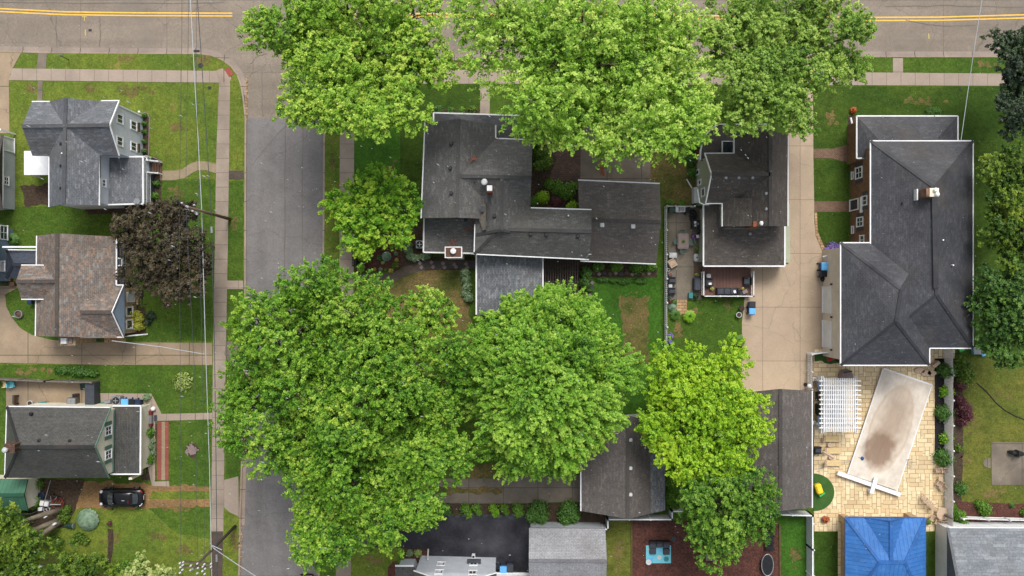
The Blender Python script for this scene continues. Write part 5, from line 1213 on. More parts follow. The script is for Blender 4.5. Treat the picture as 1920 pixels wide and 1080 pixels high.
B(1561, 466, 12, .6, 'flower_violet', 'violet flowers at the corner of the garage wing', cat='plant', name='flowering_plant', pts=[(1550, 470, 7), (1572, 465, 8)])
B(1745, 213, 13, .8, 'box', 'round green shrub above the brick house roof', pts=[(1752, 212, 10)]); B(1598, 208, 6, .8, 'flower_orange', 'rusty red leaved shrub at the top left corner of the brick house')
# mulch bed balls and outside shrubs
for x, y, r, t in ((1769, 694, 17, 'topmost'), (1766, 773, 18, 'middle'), (1765, 857, 19, 'lowest')):
    B(x, y, r * .93, 1.7, 'box', f'{t} of the three dark clipped globe shrubs in the black bed', group='globe shrubs in the black bed', leaf=.11)
for y, t in ((733, 'upper'), (821, 'lower')): B(1772, y, 13, 1.2, 'lime', f'{t} of the two bright lime shrubs between the globe shrubs', group='lime shrubs in the black bed')
B(1803, 690, 18, 1.4, 'shag', 'loose light green shrub outside the white fence near the patio corner', pts=[(1812, 705, 14), (1796, 676, 12), (1800, 715, 10)], leaf=.16)
B(1797, 722, 11, 1.2, 'red', 'round dark red shrub outside the white fence'); B(1803, 765, 16, 1.4, 'red', 'wide purple shrub outside the fence between the red one and the lime one', pts=[(1795, 750, 10), (1808, 778, 12), (1800, 790, 9)])
B(1795, 840, 7, .8, 'shag', 'small green plant on the outer side of the white fence'); B(1800, 915, 13, .8, 'box', 'soft green plant near the lower end of the white fence'); B(1797, 965, 12, 1.0, 'green', 'shrub in the corner of the two white fences', pts=[(1802, 975, 9)])
B(1843, 953, 14, 1.0, 'green', 'bright green shrub in the bark bed right of the white fence', pts=[(1833, 944, 8)]); B(1918, 960, 8, .9, 'green', 'green shrub at the right end of the bark bed')
B(1895, 905 + 42, 4, .5, 'box', 'tiny shrub in the bark bed')
# hedge bed by black driveway
B(1008, 957, 22, 1.5, 'box', 'large round shrub at the left end of the grey garage wall', leaf=.14, pts=[(998, 965, 14), (1016, 968, 12)]); B(1066, 958, 22, 1.5, 'box', 'large round shrub between the round tree and the brown garage', leaf=.14, pts=[(1060, 970, 14), (1076, 965, 12)])
for x, r, m, t in ((768, 9, 'green', 'first'), (800, 10, 'green', 'second'), (835, 10, 'box', 'third'), (872, 10, 'green', 'fourth'), (893, 9, 'green', 'fifth'), (925, 9, 'lime', 'sixth'), (945, 9, 'green', 'seventh'), (970, 11, 'green', 'eighth')):
    B(x, 952, r, .9, m, f'{t} shrub from the left in the row above the black driveway', group='shrubs in the row above the black driveway', pts=[(x + 5, 959, r * .7)])
for x, y in ((880, 963), (930, 962), (971, 962)): B(x, y, 8, .6, 'lime', {880: 'left', 930: 'middle', 971: 'right'}[x] + ' bright lime plant spilling over the driveway blocks', group='lime plants on the driveway blocks')
B(769, 1036, 7, .7, 'sage', 'grey green round shrub in the mulch at the grey house corner'); B(784, 1036, 7, .7, 'pale', 'pale round shrub in the mulch at the grey house corner'); B(752, 1049, 7, .6, 'green', 'green shrub above the small dark porch roof')
B(1258, 930, 14, 1.2, 'green', 'leafy shrub between the brown garage and the play yard tree', pts=[(1256, 905, 12), (1262, 948, 12), (1270, 915, 14)])
for x in (1165, 1182): pass
# fallen leaf drift and stump
def scatter(name, x0, y0, x1, y1, n, mat, label, cat, sz=.16, z=.03):
    m = MB()
    for i in range(n):
        t = random.random(); c = P(x0 + (x1 - x0) * t + random.gauss(0, 1.6), y0 + (y1 - y0) * t + random.gauss(0, 2.0), z); m.box((c.x, c.y, z + random.random() * .05), (sz * random.uniform(.5, 1.2), sz * random.uniform(.4, .9), .02), random.random() * 3)
    return ob(name, m, mat, None, label, cat, None, 'stuff')
scatter('fallen_leaves', 1127, 303, 1130, 328, 120, 'terracotta', 'drift of rusty fallen leaves on the concrete driveway', 'leaves')
scatter('fallen_leaves', 463, 150, 461, 225, 110, 'brick_tan', 'brown leaves collected along the street corner kerb', 'leaves', z=RZ + .02)
scatter('fallen_leaves', 451, 985, 450, 1070, 130, 'brick_tan', 'tan leaves lying in the gutter at the lower kerb', 'leaves', z=RZ + .02)
m = MB()
for i in range(70):
    c = P(360 + random.gauss(0, 5), 845 + random.gauss(0, 5)); m.box((c.x, c.y, .03 + random.random() * .04), (random.uniform(.1, .35), random.uniform(.08, .2), .06), random.random() * 3)
ob('dead_plant', m, 'taupe', None, 'withered dark plant patch in the middle of the small square lawn', 'plant')
sheet('bare_patch', arc(361, 845, 13, 0, 345, 14, 14), .016, 'soil')
# ================================================================== FENCES
def bxy(x, y, z=0): v = P(x, y); return Vector((v.x, v.y, z))
def picket_fence(pts, hgt, label, posts=2.4, pitch=.15, pw=.09, mat='white', wave=0, cat='fence', z0=.02):
    root = thing('picket_fence', bxy(*pts[0]), label, cat); pk = MB(); rl = MB()
    W = [bxy(*p, z0) for p in pts]
    for a, b in zip(W[:-1], W[1:]):
        L = (b - a).length; d = (b - a).normalized(); n = max(1, int(L / pitch)); k = max(1, round(L / posts)); up = Vector((0, 0, 1)); ang = math.atan2(d.y, d.x)
        for i in range(n):
            t = (i + .5) / n; c = a.lerp(b, t); dip = wave * math.sin(math.pi * ((t * k) % 1)); hh = hgt - dip
            pk.box((c.x, c.y, z0 + hh / 2 + .04), (pw, .03, hh), ang); pk.add([c + up * (hh + .04) + d * -pw / 2, c + up * (hh + .04) + d * pw / 2, c + up * (hh + .12)], [[0, 1, 2]])
        nrm = Vector((-d.y, d.x, 0)) * .035
        for zz in (.25, hgt * .82): rl.bar(a + up * zz + nrm, b + up * zz + nrm, .04, .1)
        for i in range(k + 1):
            c = a.lerp(b, i / k); m = MB(); m.box((c.x, c.y, z0 + (hgt + .14) / 2), (.13, .13, hgt + .14), ang); m.lathe((c.x, c.y, z0 + hgt + .14), [(.1, 0), (.1, .03), (.02, .1)], 6)
            ob('post', m, mat, root)
    ob('pickets', pk, mat, root); ob('rail', rl, mat, root)
    return root
def panel_fence(pts, hgt, label, mat='offwhite', cap='white', posts=2.4, th=.06, name='panel_fence'):
    root = thing(name, bxy(*pts[0]), label, 'fence'); W = [bxy(*p, .02) for p in pts]; up = Vector((0, 0, 1)); pn = MB(); cp = MB()
    for a, b in zip(W[:-1], W[1:]):
        d = (b - a).normalized(); pn.bar(a + up * hgt / 2 + d * .06, b + up * hgt / 2 - d * .06, th, hgt - .1); cp.bar(a + up * (hgt + .02), b + up * (hgt + .02), .12, .08)
        k = max(1, round((b - a).length / posts))
        for i in range(k + 1):
            c = a.lerp(b, i / k); m = MB(); m.box((c.x, c.y, (hgt + .16) / 2), (.16, .16, hgt + .16)); ob('post', m, cap, root)
    ob('panel', pn, mat, root); ob('rail', cp, cap, root); return root
picket_fence([(1246.5, 657), (1246.0, 389), (1262, 389), (1297, 389)], 1.3, 'long white picket fence between the central lawn and the patio of the sage house', wave=0, pitch=.2, pw=.12)
picket_fence([(1770, 657), (1770, 700), (1770, 978)], 1.75, 'wide white picket fence behind the globe shrubs', posts=2.6, pitch=.15, pw=.13, wave=.12)
picket_fence([(1513, 663), (1513, 727)], 1.4, 'short white picket fence between the tan driveway and the patio', posts=1.9, pitch=.18, pw=.12)
panel_fence([(1513, 662), (1546, 658)], 1.4, 'short white fence from the driveway corner to the brick house garage wall', mat='white')
picket_fence([(1794, 967), (1840, 969), (1880, 970), (1960, 972)], 1.2, 'scalloped white picket fence along the lower bark bed at the right', pitch=.17, pw=.11, wave=.1, posts=2.2)
panel_fence([(1128, 983), (1136, 983), (1136, 965), (1254, 965), (1254, 950), (1300, 950)], 1.75, 'pale green white panel fence behind the brown roofed garage', posts=2.4)
panel_fence([(1300, 950), (1400, 955), (1512, 958)], 1.75, 'white panel fence below the dark roofed garage')
panel_fence([(1512, 958), (1512, 1020), (1512, 1120)], 1.75, 'tall grey white panel fence running down beside the patio', mat='offwhite')
picket_fence([(1516, 975), (1518, 1120)], 1.3, 'white picket fence right against the grey white panel fence', pitch=.2, pw=.13, posts=2.6)
panel_fence([(-80, 707), (0, 708), (100, 712), (186, 714)], 1.5, 'grey weathered fence along the patio behind the cream gable house', mat='grey_wood', cap='grey_wood')
ob('woodpile_wall', MB().prism(px([(171, 716), (188, 716), (188, 759), (171, 759)]), 0, 1.25), 'charcoal', None, 'dark flat topped shed roof at the right end of the concrete patio', 'shed')
ob('timber_border', ribbon(MB(), [(1184, 973), (1184, 1180)], -.06, .06, 0, .16), 'brown', None, 'thin timber border on the left side of the bark play yard', 'border')
ob('timber_border', ribbon(MB(), [(1461, 983), (1463, 1180)], -.07, .07, 0, .18), 'brown', None, 'timber border on the right side of the bark play yard', 'border')
ob('chain_link_fence', MB().tube([bxy(0, 959, 1.1), bxy(70, 958, 1.1)], .03).tube([bxy(70, 958, 0), bxy(70, 958, 1.1)], .03).tube([bxy(20, 959, 0), bxy(20, 959, 1.1)], .03), 'metal', None, 'thin rail fence below the green shed', 'fence')
# black bench like fence
root = thing('garden_fence', bxy(668, 478), 'black lattice panel between the pavement and the mulch bed', 'fence'); m = MB()
for i in range(9): m.box((bxy(667, 0).x, bxy(0, 458 + i * 5).y, .45), (.45, .12, .9))
ob('slats', m, 'black', root); m = MB()
for x in (664.5, 670): m.bar(bxy(x, 456, .92), bxy(x, 500, .92), .08, .08)
ob('rail', m, 'iron', root)
# retaining blocks along the black driveway
m = MB()
for i in range(34):
    if i % 2 == 0: c = bxy(765 + i * 6.6, 966 + 1.5 * math.sin(i)); m.box((c.x, c.y, .12), (.4, .28, .24), random.uniform(-.1, .1))
ob('block_edging', m, 'charcoal', None, 'row of dark edging blocks along the top of the black driveway', 'edging')
# ================================================================== WIRES AND POLES
def wire(pts, r, mat, label, sag=0):
    W = [P(*p) for p in pts]; Q = []
    for a, b in zip(W[:-1], W[1:]):
        for i in range(6): t = i / 6; Q.append(a.lerp(b, t) - Vector((0, 0, 4 * sag * t * (1 - t))))
    Q.append(W[-1]); o = ob('power_line', MB().tube(Q, r, 6), mat, None, label, 'power line', 'overhead lines on the street poles'); return o
wire([(350, -300, 7.4), (357, 0, 7.4), (364, 130, 7.3), (372, 270, 7.2), (378, 390, 7.2), (385, 640, 7.0), (393, 880, 7), (397, 1080, 7), (400, 1400, 7)], .036, 'wire_pale', 'thick pale cable running the height of the picture left of the side street')
wire([(350, -300, 7.0), (370, 0, 6.9), (379, 130, 6.8), (388, 270, 6.7), (396, 400, 6.7), (402, 640, 6.6), (405, 860, 6.5), (407, 1080, 6.5), (410, 1400, 6.5)], .034, 'wire_dark', 'thick dark cable just right of the pale cable')
wire([(341, -200, 10.8), (341, 60, 10.6), (339, 200, 10.5), (336, 380, 10.4), (338, 700, 10.6), (339, 1052, 10.8), (339, 1300, 10.8)], .018, 'wire_dark', 'leftmost thin wire over the corner lawn')
wire([(354, -200, 10.8), (353, 60, 10.6), (351, 200, 10.5), (348, 380, 10.4), (365, 700, 10.6), (371, 1054, 10.8), (371, 1300, 10.8)], .018, 'wire_dark', 'middle thin wire over the corner lawn')
wire([(367, -200, 10.8), (368, 60, 10.6), (369, 200, 10.5), (372, 380, 10.4), (380, 700, 10.6), (384, 1056, 10.8), (384, 1300, 10.8)], .018, 'wire_dark', 'thin wire beside the thick dark cable')
wire([(210, 639, 3.8), (300, 650, 5.0), (383, 664, 7)], .035, 'wire_pale', 'service cable from the brown roofed house to the street line')
wire([(399, 1027, 7.2), (440, 1055, 6.8), (482, 1082, 6.5), (600, 1160, 6)], .032, 'wire_pale', 'pale cable leaving the lower pole over the grey street')
wire([(1802, 262, 5.9), (1815, 170, 6.5), (1830, 70, 7.2), (1842, -5, 8), (1860, -120, 9)], .035, 'wire_pale', 'pale cable from the brick house roof across the main road')
def pole(base, top, zt, arms, ins, wood, label, extra=None):
    root = thing('utility_pole', bxy(*base), label, 'utility pole', 'street utility poles')
    a = bxy(*base, -.1); b = P(*top, zt)
    ob('pole', MB().tube([a, a.lerp(b, .5), b], [.17, .14, .11], 12), wood, root, smooth=True)
    ob('pole_top', MB().lathe((b.x, b.y, b.z), [(.13, 0), (.1, .06), (.02, .08)], 10), 'metal', root)
    for (p, q) in arms: ob('crossarm', MB().bar(P(*p), P(*q), .14, .14), 'polewood', root)
    for p in ins:
        c = P(*p); ob('insulator', MB().lathe((c.x, c.y, c.z), [(.04, 0), (.08, .04), (.05, .1), (.08, .14), (.04, .2), (.07, .24), (.02, .3)], 10), 'clearlamp', root)
    return root
s_ = 1 / 7.68
I1 = [(250 + x * s_, 960 + y * s_, 10.9) for x, y in ((678, 730), (725, 715), (720, 760), (685, 790), (715, 825), (680, 868), (835, 768), (830, 832), (928, 738), (937, 800), (928, 875), (1030, 745), (1008, 780), (1040, 810), (1003, 845), (1035, 885), (1125, 740), (1125, 785))]
pr = pole((441, 986.7), (361, 1067), 11.4, [((344, 1052.5, 10.8), (400, 1057.5, 10.8)), ((343, 1061, 10.8), (400, 1064.5, 10.8))], I1, 'polewood', 'dark pole with double crossarms and white insulators at the bottom of the street')
ob('cable_bracket', MB().tube([P(394, 1018, 7), P(399, 1026, 7.2), P(404, 1028, 7)], .05), 'metal', pr); ob('conduit', MB().tube([P(432, 998, .5), P(402, 1029, 5.8)], .05), 'metal', pr)
ob('cable_joint', MB().tube([P(406, 1040, 6.55), P(406.5, 1053, 6.55)], .11), 'metal', pr)
ob('guy_arm', MB().tube([P(396, 1022, 7.1), P(416, 1031, 7)], .035), 'wire_pale', pr)
pr = pole((431.5, 411), (352, 388), 10.9, [((340, 380, 10.4), (372, 404, 10.4))], [(342, 381, 10.5), (351, 387, 10.6), (362, 396, 10.5), (370, 402, 10.5), (365, 385, 9.5)], 'polewood_pale', 'pale weathered pole leaning out over the pavement beside the purple tree')
ob('transformer', MB().lathe(tuple(P(362, 393, 8)), [(.05, 0), (.22, .05), (.22, .75), (.16, .85), (.03, .9)], 14), 'metal', pr)
ob('cable_joint', MB().tube([P(396.5, 425, 6.75), P(397, 437, 6.75)], .12), 'metal', pr)
root = thing('street_sign', bxy(129, 112), 'small street sign post on the verge of the main road', 'sign'); ob('post', MB().tube([bxy(129, 112, 0), P(113, 104.5, 2.5)], .035), 'black', root)
c = P(113, 104, 2.5); ob('sign_plate', MB().box((c.x, c.y, 2.45), (.5, .04, .45)), 'metal', root)
# ================================================================== CAR
def ellipse_ring(x, hw, zb, zt, n=16, p=2.6):
    out = []
    for k in range(n):
        a = 2 * math.pi * k / n; c, s = math.cos(a), math.sin(a)
        out.append((x, hw * math.copysign(abs(c) ** (2 / p), c), (zb + zt) / 2 + (zt - zb) / 2 * math.copysign(abs(s) ** (2 / p), s)))
    return out
def loft(rings):
    m = MB(); n = len(rings[0]); vs = [v for r in rings for v in r]
    fs = [list(range(n)), list(range(len(vs) - n, len(vs)))[::-1]]
    for i in range(len(rings) - 1):
        for k in range(n): fs.append([i * n + (k + 1) % n, i * n + k, (i + 1) * n + k, (i + 1) * n + (k + 1) % n])
    return m.add(vs, fs)
def tf(m, c, rz=0):
    cs, sn = math.cos(rz), math.sin(rz); m.v = [(c[0] + x * cs - y * sn, c[1] + x * sn + y * cs, c[2] + z) for x, y, z in m.v]; return m
cc = bxy(233, 930); car = thing("parked_car", cc, 'glossy black hatchback parked on the bare soil drive below the cream gable house', 'car')
L_ = 4.45
body = [(-2.2, .45, .35, .62), (-2.12, .68, .25, .72), (-1.9, .80, .2, .80), (-1.5, .86, .2, .88), (-1.0, .88, .2, .93), (0, .89, .2, .96), (.9, .89, .2, .97), (1.5, .87, .2, .95), (1.9, .82, .22, .9), (2.12, .72, .28, .8), (2.2, .5, .4, .68)]
ob('body', tf(loft([ellipse_ring(x, w_, a, b, 24, 3.4) for x, w_, a, b in body]), cc), 'carpaint', car, smooth=True)
cab = [(-1.12, .55, .85, .93), (-.75, .66, .85, 1.18), (-.35, .69, .85, 1.38), (.2, .7, .85, 1.46), (.9, .68, .85, 1.42), (1.35, .62, .85, 1.25), (1.7, .5, .85, .97)]
ob('roof', tf(loft([ellipse_ring(x, w_, a, b, 24, 3.0) for x, w_, a, b in cab]), cc), 'carpaint', car, smooth=True)
def patch(pts): 
    m = MB(); m.add(pts, [list(range(len(pts)))]); return m
def curved_glass(x0, z0, x1, z1, w0, w1, nrm=1, n=8):
    vs = []; 
    for i in range(n + 1):
        t = -1 + 2 * i / n; bow = .10 * (1 - t * t)
        vs.append((x0 - nrm * bow, t * w0, z0)); vs.append((x1 - nrm * bow * .6, t * w1, z1))
    fs = [[2 * i, 2 * i + 1, 2 * i + 3, 2 * i + 2] for i in range(n)]; return MB().add(vs, fs)
ob('windscreen', tf(curved_glass(-1.12, .98, -.48, 1.375, .62, .56), cc), 'carglass', car, smooth=True)
ob('rear_window', tf(curved_glass(1.72, 1.03, 1.18, 1.40, .5, .5, -1), cc), 'carglass', car, smooth=True)
for sy in (-1, 1):
    ob('side_window', tf(MB().add([(-.8, sy * .70, .98), (1.2, sy * .69, .98), (1.0, sy * .62, 1.30), (-.35, sy * .64, 1.32)], [[0, 1, 2, 3]]), cc), 'carglass', car)
    ob('wing_mirror', tf(MB().box((-.72, sy * 1.0, .98), (.16, .26, .16), 0, .04), cc), 'carpaint', car)
    ob('headlight', tf(MB().lathe((-1.92, sy * .58, .74), [(.16, 0), (.13, .08), (.03, .11)], 12), cc), 'clearlamp', car)
    ob('tail_light', tf(MB().tube([(1.88, sy * .76, .86), (2.06, sy * .66, .86), (2.14, sy * .5, .84)], .05), cc), 'redlamp' if sy > 0 else 'clearlamp', car)
    for x in (-1.35, 1.4):
        m = MB().tube([(x, sy * .66, .31), (x, sy * .92, .31)], .32, 18); wh = ob('wheel', tf(m, cc), 'tyre', car, smooth=False)
        ob('rim', tf(MB().tube([(x, sy * .925, .31), (x, sy * .935, .31)], .19, 14), cc), 'metal', wh)
        ob('wheel_arch', tf(MB().tube([(x - .36, sy * .86, .45), (x - .24, sy * .89, .68), (x, sy * .90, .76), (x + .24, sy * .89, .68), (x + .36, sy * .86, .45)], .05), cc), 'black', car)
ob('spoiler', tf(MB().box((1.3, 0, 1.40), (.2, 1.1, .05), 0, .01), cc), 'carpaint', car); ob('number_plate', tf(MB().box((2.2, 0, .62), (.03, .4, .13)), cc), 'offwhite', car)
ob('roof_badge', tf(MB().box((1.02, -.25, 1.44), (.05, .3, .02)), cc), 'redlamp', car)
dup(car, bxy(576, 1113, RZ + .02), R(-90), 'black car just entering the bottom edge on the side street')
car.scale = (1.05, 1.08, 1)
# ================================================================== FURNITURE PROTOTYPES (local coordinates, facing +Y)
def proto(name, label, cat, group=None): return thing(name, (0, 0, 0), label, cat, group)
def place(o, x, y, rz=0, z=.03, sc=None): 
    o.location = bxy(x, y, z); o.rotation_euler = (0, 0, R(rz))
    if sc: o.scale = (sc, sc, sc)
    return o
def mkchair(label, mat, group=None):
    o = proto('patio_chair', label, 'chair', group)
    m = MB(); 
    for i in range(5): m.box((-.2 + i * .1, .0, .43), (.07, .46, .03))
    ob('seat', m, mat, o); m = MB()
    for i in range(5): m.bar((-.2 + i * .1, -.23, .48), (-.2 + i * .1, -.34, .92), .05, .025)
    m.bar((-.25, -.34, .93), (.25, -.34, .93), .05, .04); ob('backrest', m, mat, o)
    for sx in (-1, 1):
        m = MB(); m.bar((sx * .27, -.26, .64), (sx * .27, .22, .64), .05, .03); ob('armrest', m, mat, o)
        for sy in (-1, 1): ob('leg', MB().bar((sx * .25, sy * .22, 0), (sx * .25, sy * .22, .64 if sy > 0 else .5), .035, .035), mat, o)
    return o
def mkbin(label, body, lid, name='wheeled_bin'):
    o = proto(name, label, 'bin'); m = MB()
    m.add([(-.22, -.24, .08), (.22, -.24, .08), (.22, .24, .08), (-.22, .24, .08), (-.3, -.32, 1.0), (.3, -.32, 1.0), (.3, .32, 1.0), (-.3, .32, 1.0)], [[3, 2, 1, 0], [4, 5, 6, 7], [0, 1, 5, 4], [1, 2, 6, 5], [2, 3, 7, 6], [3, 0, 4, 7]])
    ob('body', m, body, o); l = ob('lid', MB().box((0, .02, 1.04), (.66, .72, .08), 0, .03).box((0, 0, 1.09), (.46, .5, .03)), lid, o); ob('handle', MB().tube([(-.25, .42, .98), (.25, .42, .98)], .025), body, o)
    for sx in (-1, 1): ob('wheel', MB().tube([(sx * .26, .3, .12), (sx * .32, .3, .12)], .12, 12), 'tyre', o)
    return o
def mkpot(label, r, h, pot, plant, name='potted_plant', leafr=1.3, loc=None):
    o = proto(name, label, 'plant pot'); ob('pot', MB().lathe((0, 0, 0), [(r * .7, 0), (r, h), (r * 1.06, h), (r * 1.06, h + .03), (r * .85, h + .03)], 14), pot, o)
    ob('potting_soil', MB().lathe((0, 0, h - .01), [(r * .84, 0), (r * .84, .045)], 12), 'soil', o)
    if plant:
        k = 70; d = sph(k, 0); pos = d * np.array([r * leafr, r * leafr, r * 1.2]) * rng.uniform(.4, 1, (k, 1)) + np.array([0, 0, h + .04])
        me = leaves_mesh('foliage', pos, d + np.array([0, 0, .5]), np.full(k, r * .5), rng.uniform(.2, 1, k), plant); f = bpy.data.objects.new('foliage', me); COL.objects.link(f); f.parent = o
    return o
def mkarm(label, mat='charcoal', w=.8, group=None, name='armchair', cat='armchair', seats=1):
    o = proto(name, label, cat, group); W_ = w * seats if seats > 1 else w
    ob('base', MB().box((0, 0, .16), (W_, .78, .32), 0, .03), 'black', o); ob('backrest', MB().box((0, -.36, .5), (W_, .14, .46), 0, .03), 'black', o)
    for sx in (-1, 1): ob('armrest', MB().box((sx * (W_ / 2 - .06), .02, .44), (.12, .7, .26), 0, .03), 'black', o)
    n = seats; cw = (W_ - .26) / n
    for i in range(n): ob('cushion', MB().box((-W_ / 2 + .13 + cw * (i + .5), .04, .38), (cw - .03, .6, .12), 0, .03), mat, o)
    return o
def mktable(label, w, l, h, mat, name='table', round_=False, legm=None, group=None):
    o = proto(name, label, 'table', group); legm = legm or mat
    if round_: ob('tabletop', MB().lathe((0, 0, h - .04), [(w / 2, 0), (w / 2 + .01, .02), (w / 2 - .01, .04)], 24), mat, o)
    else: ob('tabletop', MB().box((0, 0, h - .02), (w, l, .05), 0, min(.12, w * .15)).box((0, 0, h + .012), (w * .82, l * .86, .014), 0, .01), mat, o)
    for sx in (-1, 1):
        for sy in (-1, 1): ob('leg', MB().bar((sx * w * .33, sy * l * .36, 0), (sx * w * .33, sy * l * .36, h - .05), .05, .05), legm, o)
    return o
def mklounge(label, mat='beige', group=None):
    o = proto('sun_lounger', label, 'sun lounger', group); m = MB()
    ob('frame', MB().box((.1, 0, .27), (1.5, .66, .06), 0, .02), mat, o)
    for i in range(13): m.box((-.55 + i * .108, 0, .32), (.07, .58, .03))
    for j in (-1, 1): m.box((.1, j * .2, .315), (1.4, .05, .02))
    ob('mattress', m, 'sand', o); ob('backrest', MB().bar((-.62, 0, .3), (-.98, 0, .72), .6, .05), mat, o)
    for sx in (-.5, .75):
        for sy in (-1, 1): ob('leg', MB().bar((sx, sy * .28, 0), (sx, sy * .28, .26), .05, .05), mat, o)
    return o
# ---- sage house patio
t = place(mktable('taupe rectangular patio table with a small plant, ringed by four green chairs', 1.15, 1.6, .74, 'taupe', 'patio_table'), 1278.5, 453)
place(mkpot('small green plant in a pot on the taupe patio table', .12, .12, 'taupe', 'leaf_green', leafr=2), 1278, 453, z=.8)
G = 'green chairs at the taupe table'
c0 = mkchair('green slatted chair at the top end of the taupe table', 'green_chair', G); place(c0, 1278, 437.5, 180)
dup(c0, bxy(1278, 469.5, .03), 0, 'green slatted chair at the bottom end of the taupe table'); dup(c0, bxy(1266.5, 453, .03), R(-90), 'green slatted chair on the left side of the taupe table'); dup(c0, bxy(1293, 455, .03), R(105), 'green chair turned away on the right side of the taupe table')
def simple(name, label, cat, mat, x, y, w, l, h, rz=0, z=.03, bev=.04, parts=()):
    o = thing(name, bxy(x, y, z), label, cat); c = bxy(x, y, z); o.rotation_euler = (0, 0, R(rz))
    def add(nm, m, mt): 
        q = ob(nm, m, mt, o); return q
    BASE[o.name] = Vector((0, 0, 0))
    add('body', MB().box((0, 0, h / 2), (w, l, h), 0, bev), mat)
    for nm, (dx, dy, dz), (sx, sy, sz), mt in parts: add(nm, MB().box((dx, dy, dz), (sx, sy, sz), 0, min(sx, sy, .06) * .4), mt)
    return o
simple('storage_bench', 'pale grey storage box against the picket fence', 'storage box', 'metal', 1260, 479, .75, .5, .5, parts=[('lid', (0, 0, .53), (.8, .54, .06), 'galv')])
a = place(mkarm('beige curved armchair turned towards the patio by the picket fence', 'taupe', .85), 1259.5, 493.5, -60); 
for ch in a.children: ch.active_material = None; ch.data.materials[0] = M['beige']
place(mkpot('small round white pot at the picket fence beside the beige armchair', .16, .3, 'white', None, 'plant_pot'), 1252, 506)
simple('side_stool', 'small square stool with an orange top near the picket fence', 'stool', 'metal', 1256, 514, .4, .4, .35, 30, parts=[('cushion', (0, 0, .37), (.28, .28, .04), 'terracotta')])
G = 'dark cushioned chairs by the picket fence'
c1 = mkarm('dark cushioned chair above the small white table by the picket fence', 'charcoal', .72, G); place(c1, 1258.5, 526, -90)
dup(c1, bxy(1258, 546, .03), R(-90), 'dark cushioned chair below the small white table by the picket fence')
place(mktable('small white square table between the two dark chairs by the fence', .4, .4, .45, 'offwhite', 'side_table'), 1255.5, 536)
simple('cool_box', 'teal cool box with red handle at the lower edge of the patio', 'cool box', 'teal', 1293.5, 554, .42, .58, .42, parts=[('lid', (0, 0, .45), (.44, .6, .07), 'teal'), ('handle', (0, -.32, .3), (.24, .05, .05), 'red')])
place(mkpot('dark round tub planter beside the teal cool box', .28, .35, 'black', 'leaf_dark', 'planter'), 1303.5, 555)
place(mkpot('round planter by the fence at the lower patio corner', .16, .25, 'galv', 'leaf_dark', 'planter'), 1255, 558); 
simple('covered_grill', 'grill under a charcoal cover against the deck railing', 'grill', 'charcoal', 1304.5, 533, .72, 1.35, .95, bev=.1, parts=[('side_shelf', (0, .78, .8), (.5, .2, .05), 'black')])
place(mkbin('dark green lidded bin in the upper left patio corner', 'green_dark', 'green_dark'), 1257, 394, 0)
o = proto('toy_car', 'white ride on toy jeep parked against the top picket fence', 'toy car'); ob('body', MB().box((0, 0, .3), (1.2, .62, .35), 0, .08), 'white', o); ob('windscreen', MB().box((-.1, 0, .52), (.1, .5, .2)), 'carglass', o); ob('seat', MB().box((.2, 0, .5), (.4, .42, .08)), 'metal', o); ob('roll_bar', MB().tube([(.45, -.28, .45), (.45, -.28, .85), (.45, .28, .85), (.45, .28, .45)], .03), 'white', o)
for sx in (-.4, .4):
    for sy in (-1, 1): ob('wheel', MB().tube([(sx, sy * .26, .16), (sx, sy * .36, .16)], .16, 12), 'tyre', o)
place(o, 1273, 393, 0)
o = proto('pushchair', 'black pushchair folded next to the white toy jeep', 'pushchair'); ob('seat', MB().box((0, 0, .5), (.45, .5, .1), 0, .03), 'black', o); ob('frame', MB().tube([(-.3, -.3, .1), (-.25, .2, .9), (.25, .2, .9), (.3, -.3, .1)], .03).tube([(-.3, .3, .1), (0, -.2, .6), (.3, .3, .1)], .03), 'iron', o)
for sx in (-1, 1):
    for sy in (-1, 1): ob('wheel', MB().tube([(sx * .28, sy * .3, .12), (sx * .33, sy * .3, .12)], .12, 10), 'tyre', o)
place(o, 1287, 395, 20)
for (x, y, s1, t) in ((1300, 400, 1.0, 'heap of black covered things in the upper right of the patio'), (1299, 409, .75, 'lower black covered heap by the house wall')):
    o = proto('covered_heap', t, 'heap'); m = MB()
    for i in range(6): m.box((random.uniform(-.3, .3), random.uniform(-.35, .35), .2 + i * .05), (random.uniform(.3, .6), random.uniform(.3, .5), .35), random.random(), .08)
    ob('cover', m, 'black', o); ob('strap', MB().tube([(-.4, 0, .62), (.4, .1, .62)], .02), 'iron', o); place(o, x, y, 0, sc=s1)
simple('griddle', 'square dark griddle with two white plates on top', 'grill', 'iron', 1302, 421, .8, .78, .8, parts=[('plate', (-.1, .15, .82), (.24, .24, .03), 'white'), ('plate', (-.08, -.17, .82), (.22, .22, .03), 'offwhite'), ('plate', (.2, .02, .82), (.2, .2, .03), 'metal')])
o = proto('kettle_grill', 'round black kettle grill by the house wall', 'grill'); ob('bowl', MB().lathe((0, 0, .5), [(.06, 0), (.26, .12), (.3, .25), (.26, .38), (.08, .46)], 16), 'black', o)
for k in range(3): ob('leg', MB().tube([(.2 * math.cos(k * 2.1), .2 * math.sin(k * 2.1), .55), (.3 * math.cos(k * 2.1), .3 * math.sin(k * 2.1), 0)], .02), 'metal', o)
place(o, 1308, 434)
o = proto('toy_car', 'small purple and white ride on toy by the house wall', 'toy car'); ob('body', MB().box((0, 0, .25), (.75, .42, .26), 0, .08), 'purple', o); ob('hood', MB().box((.2, 0, .42), (.3, .34, .1), 0, .04), 'white', o); ob('seat', MB().box((-.08, 0, .4), (.18, .22, .06)), 'black', o)
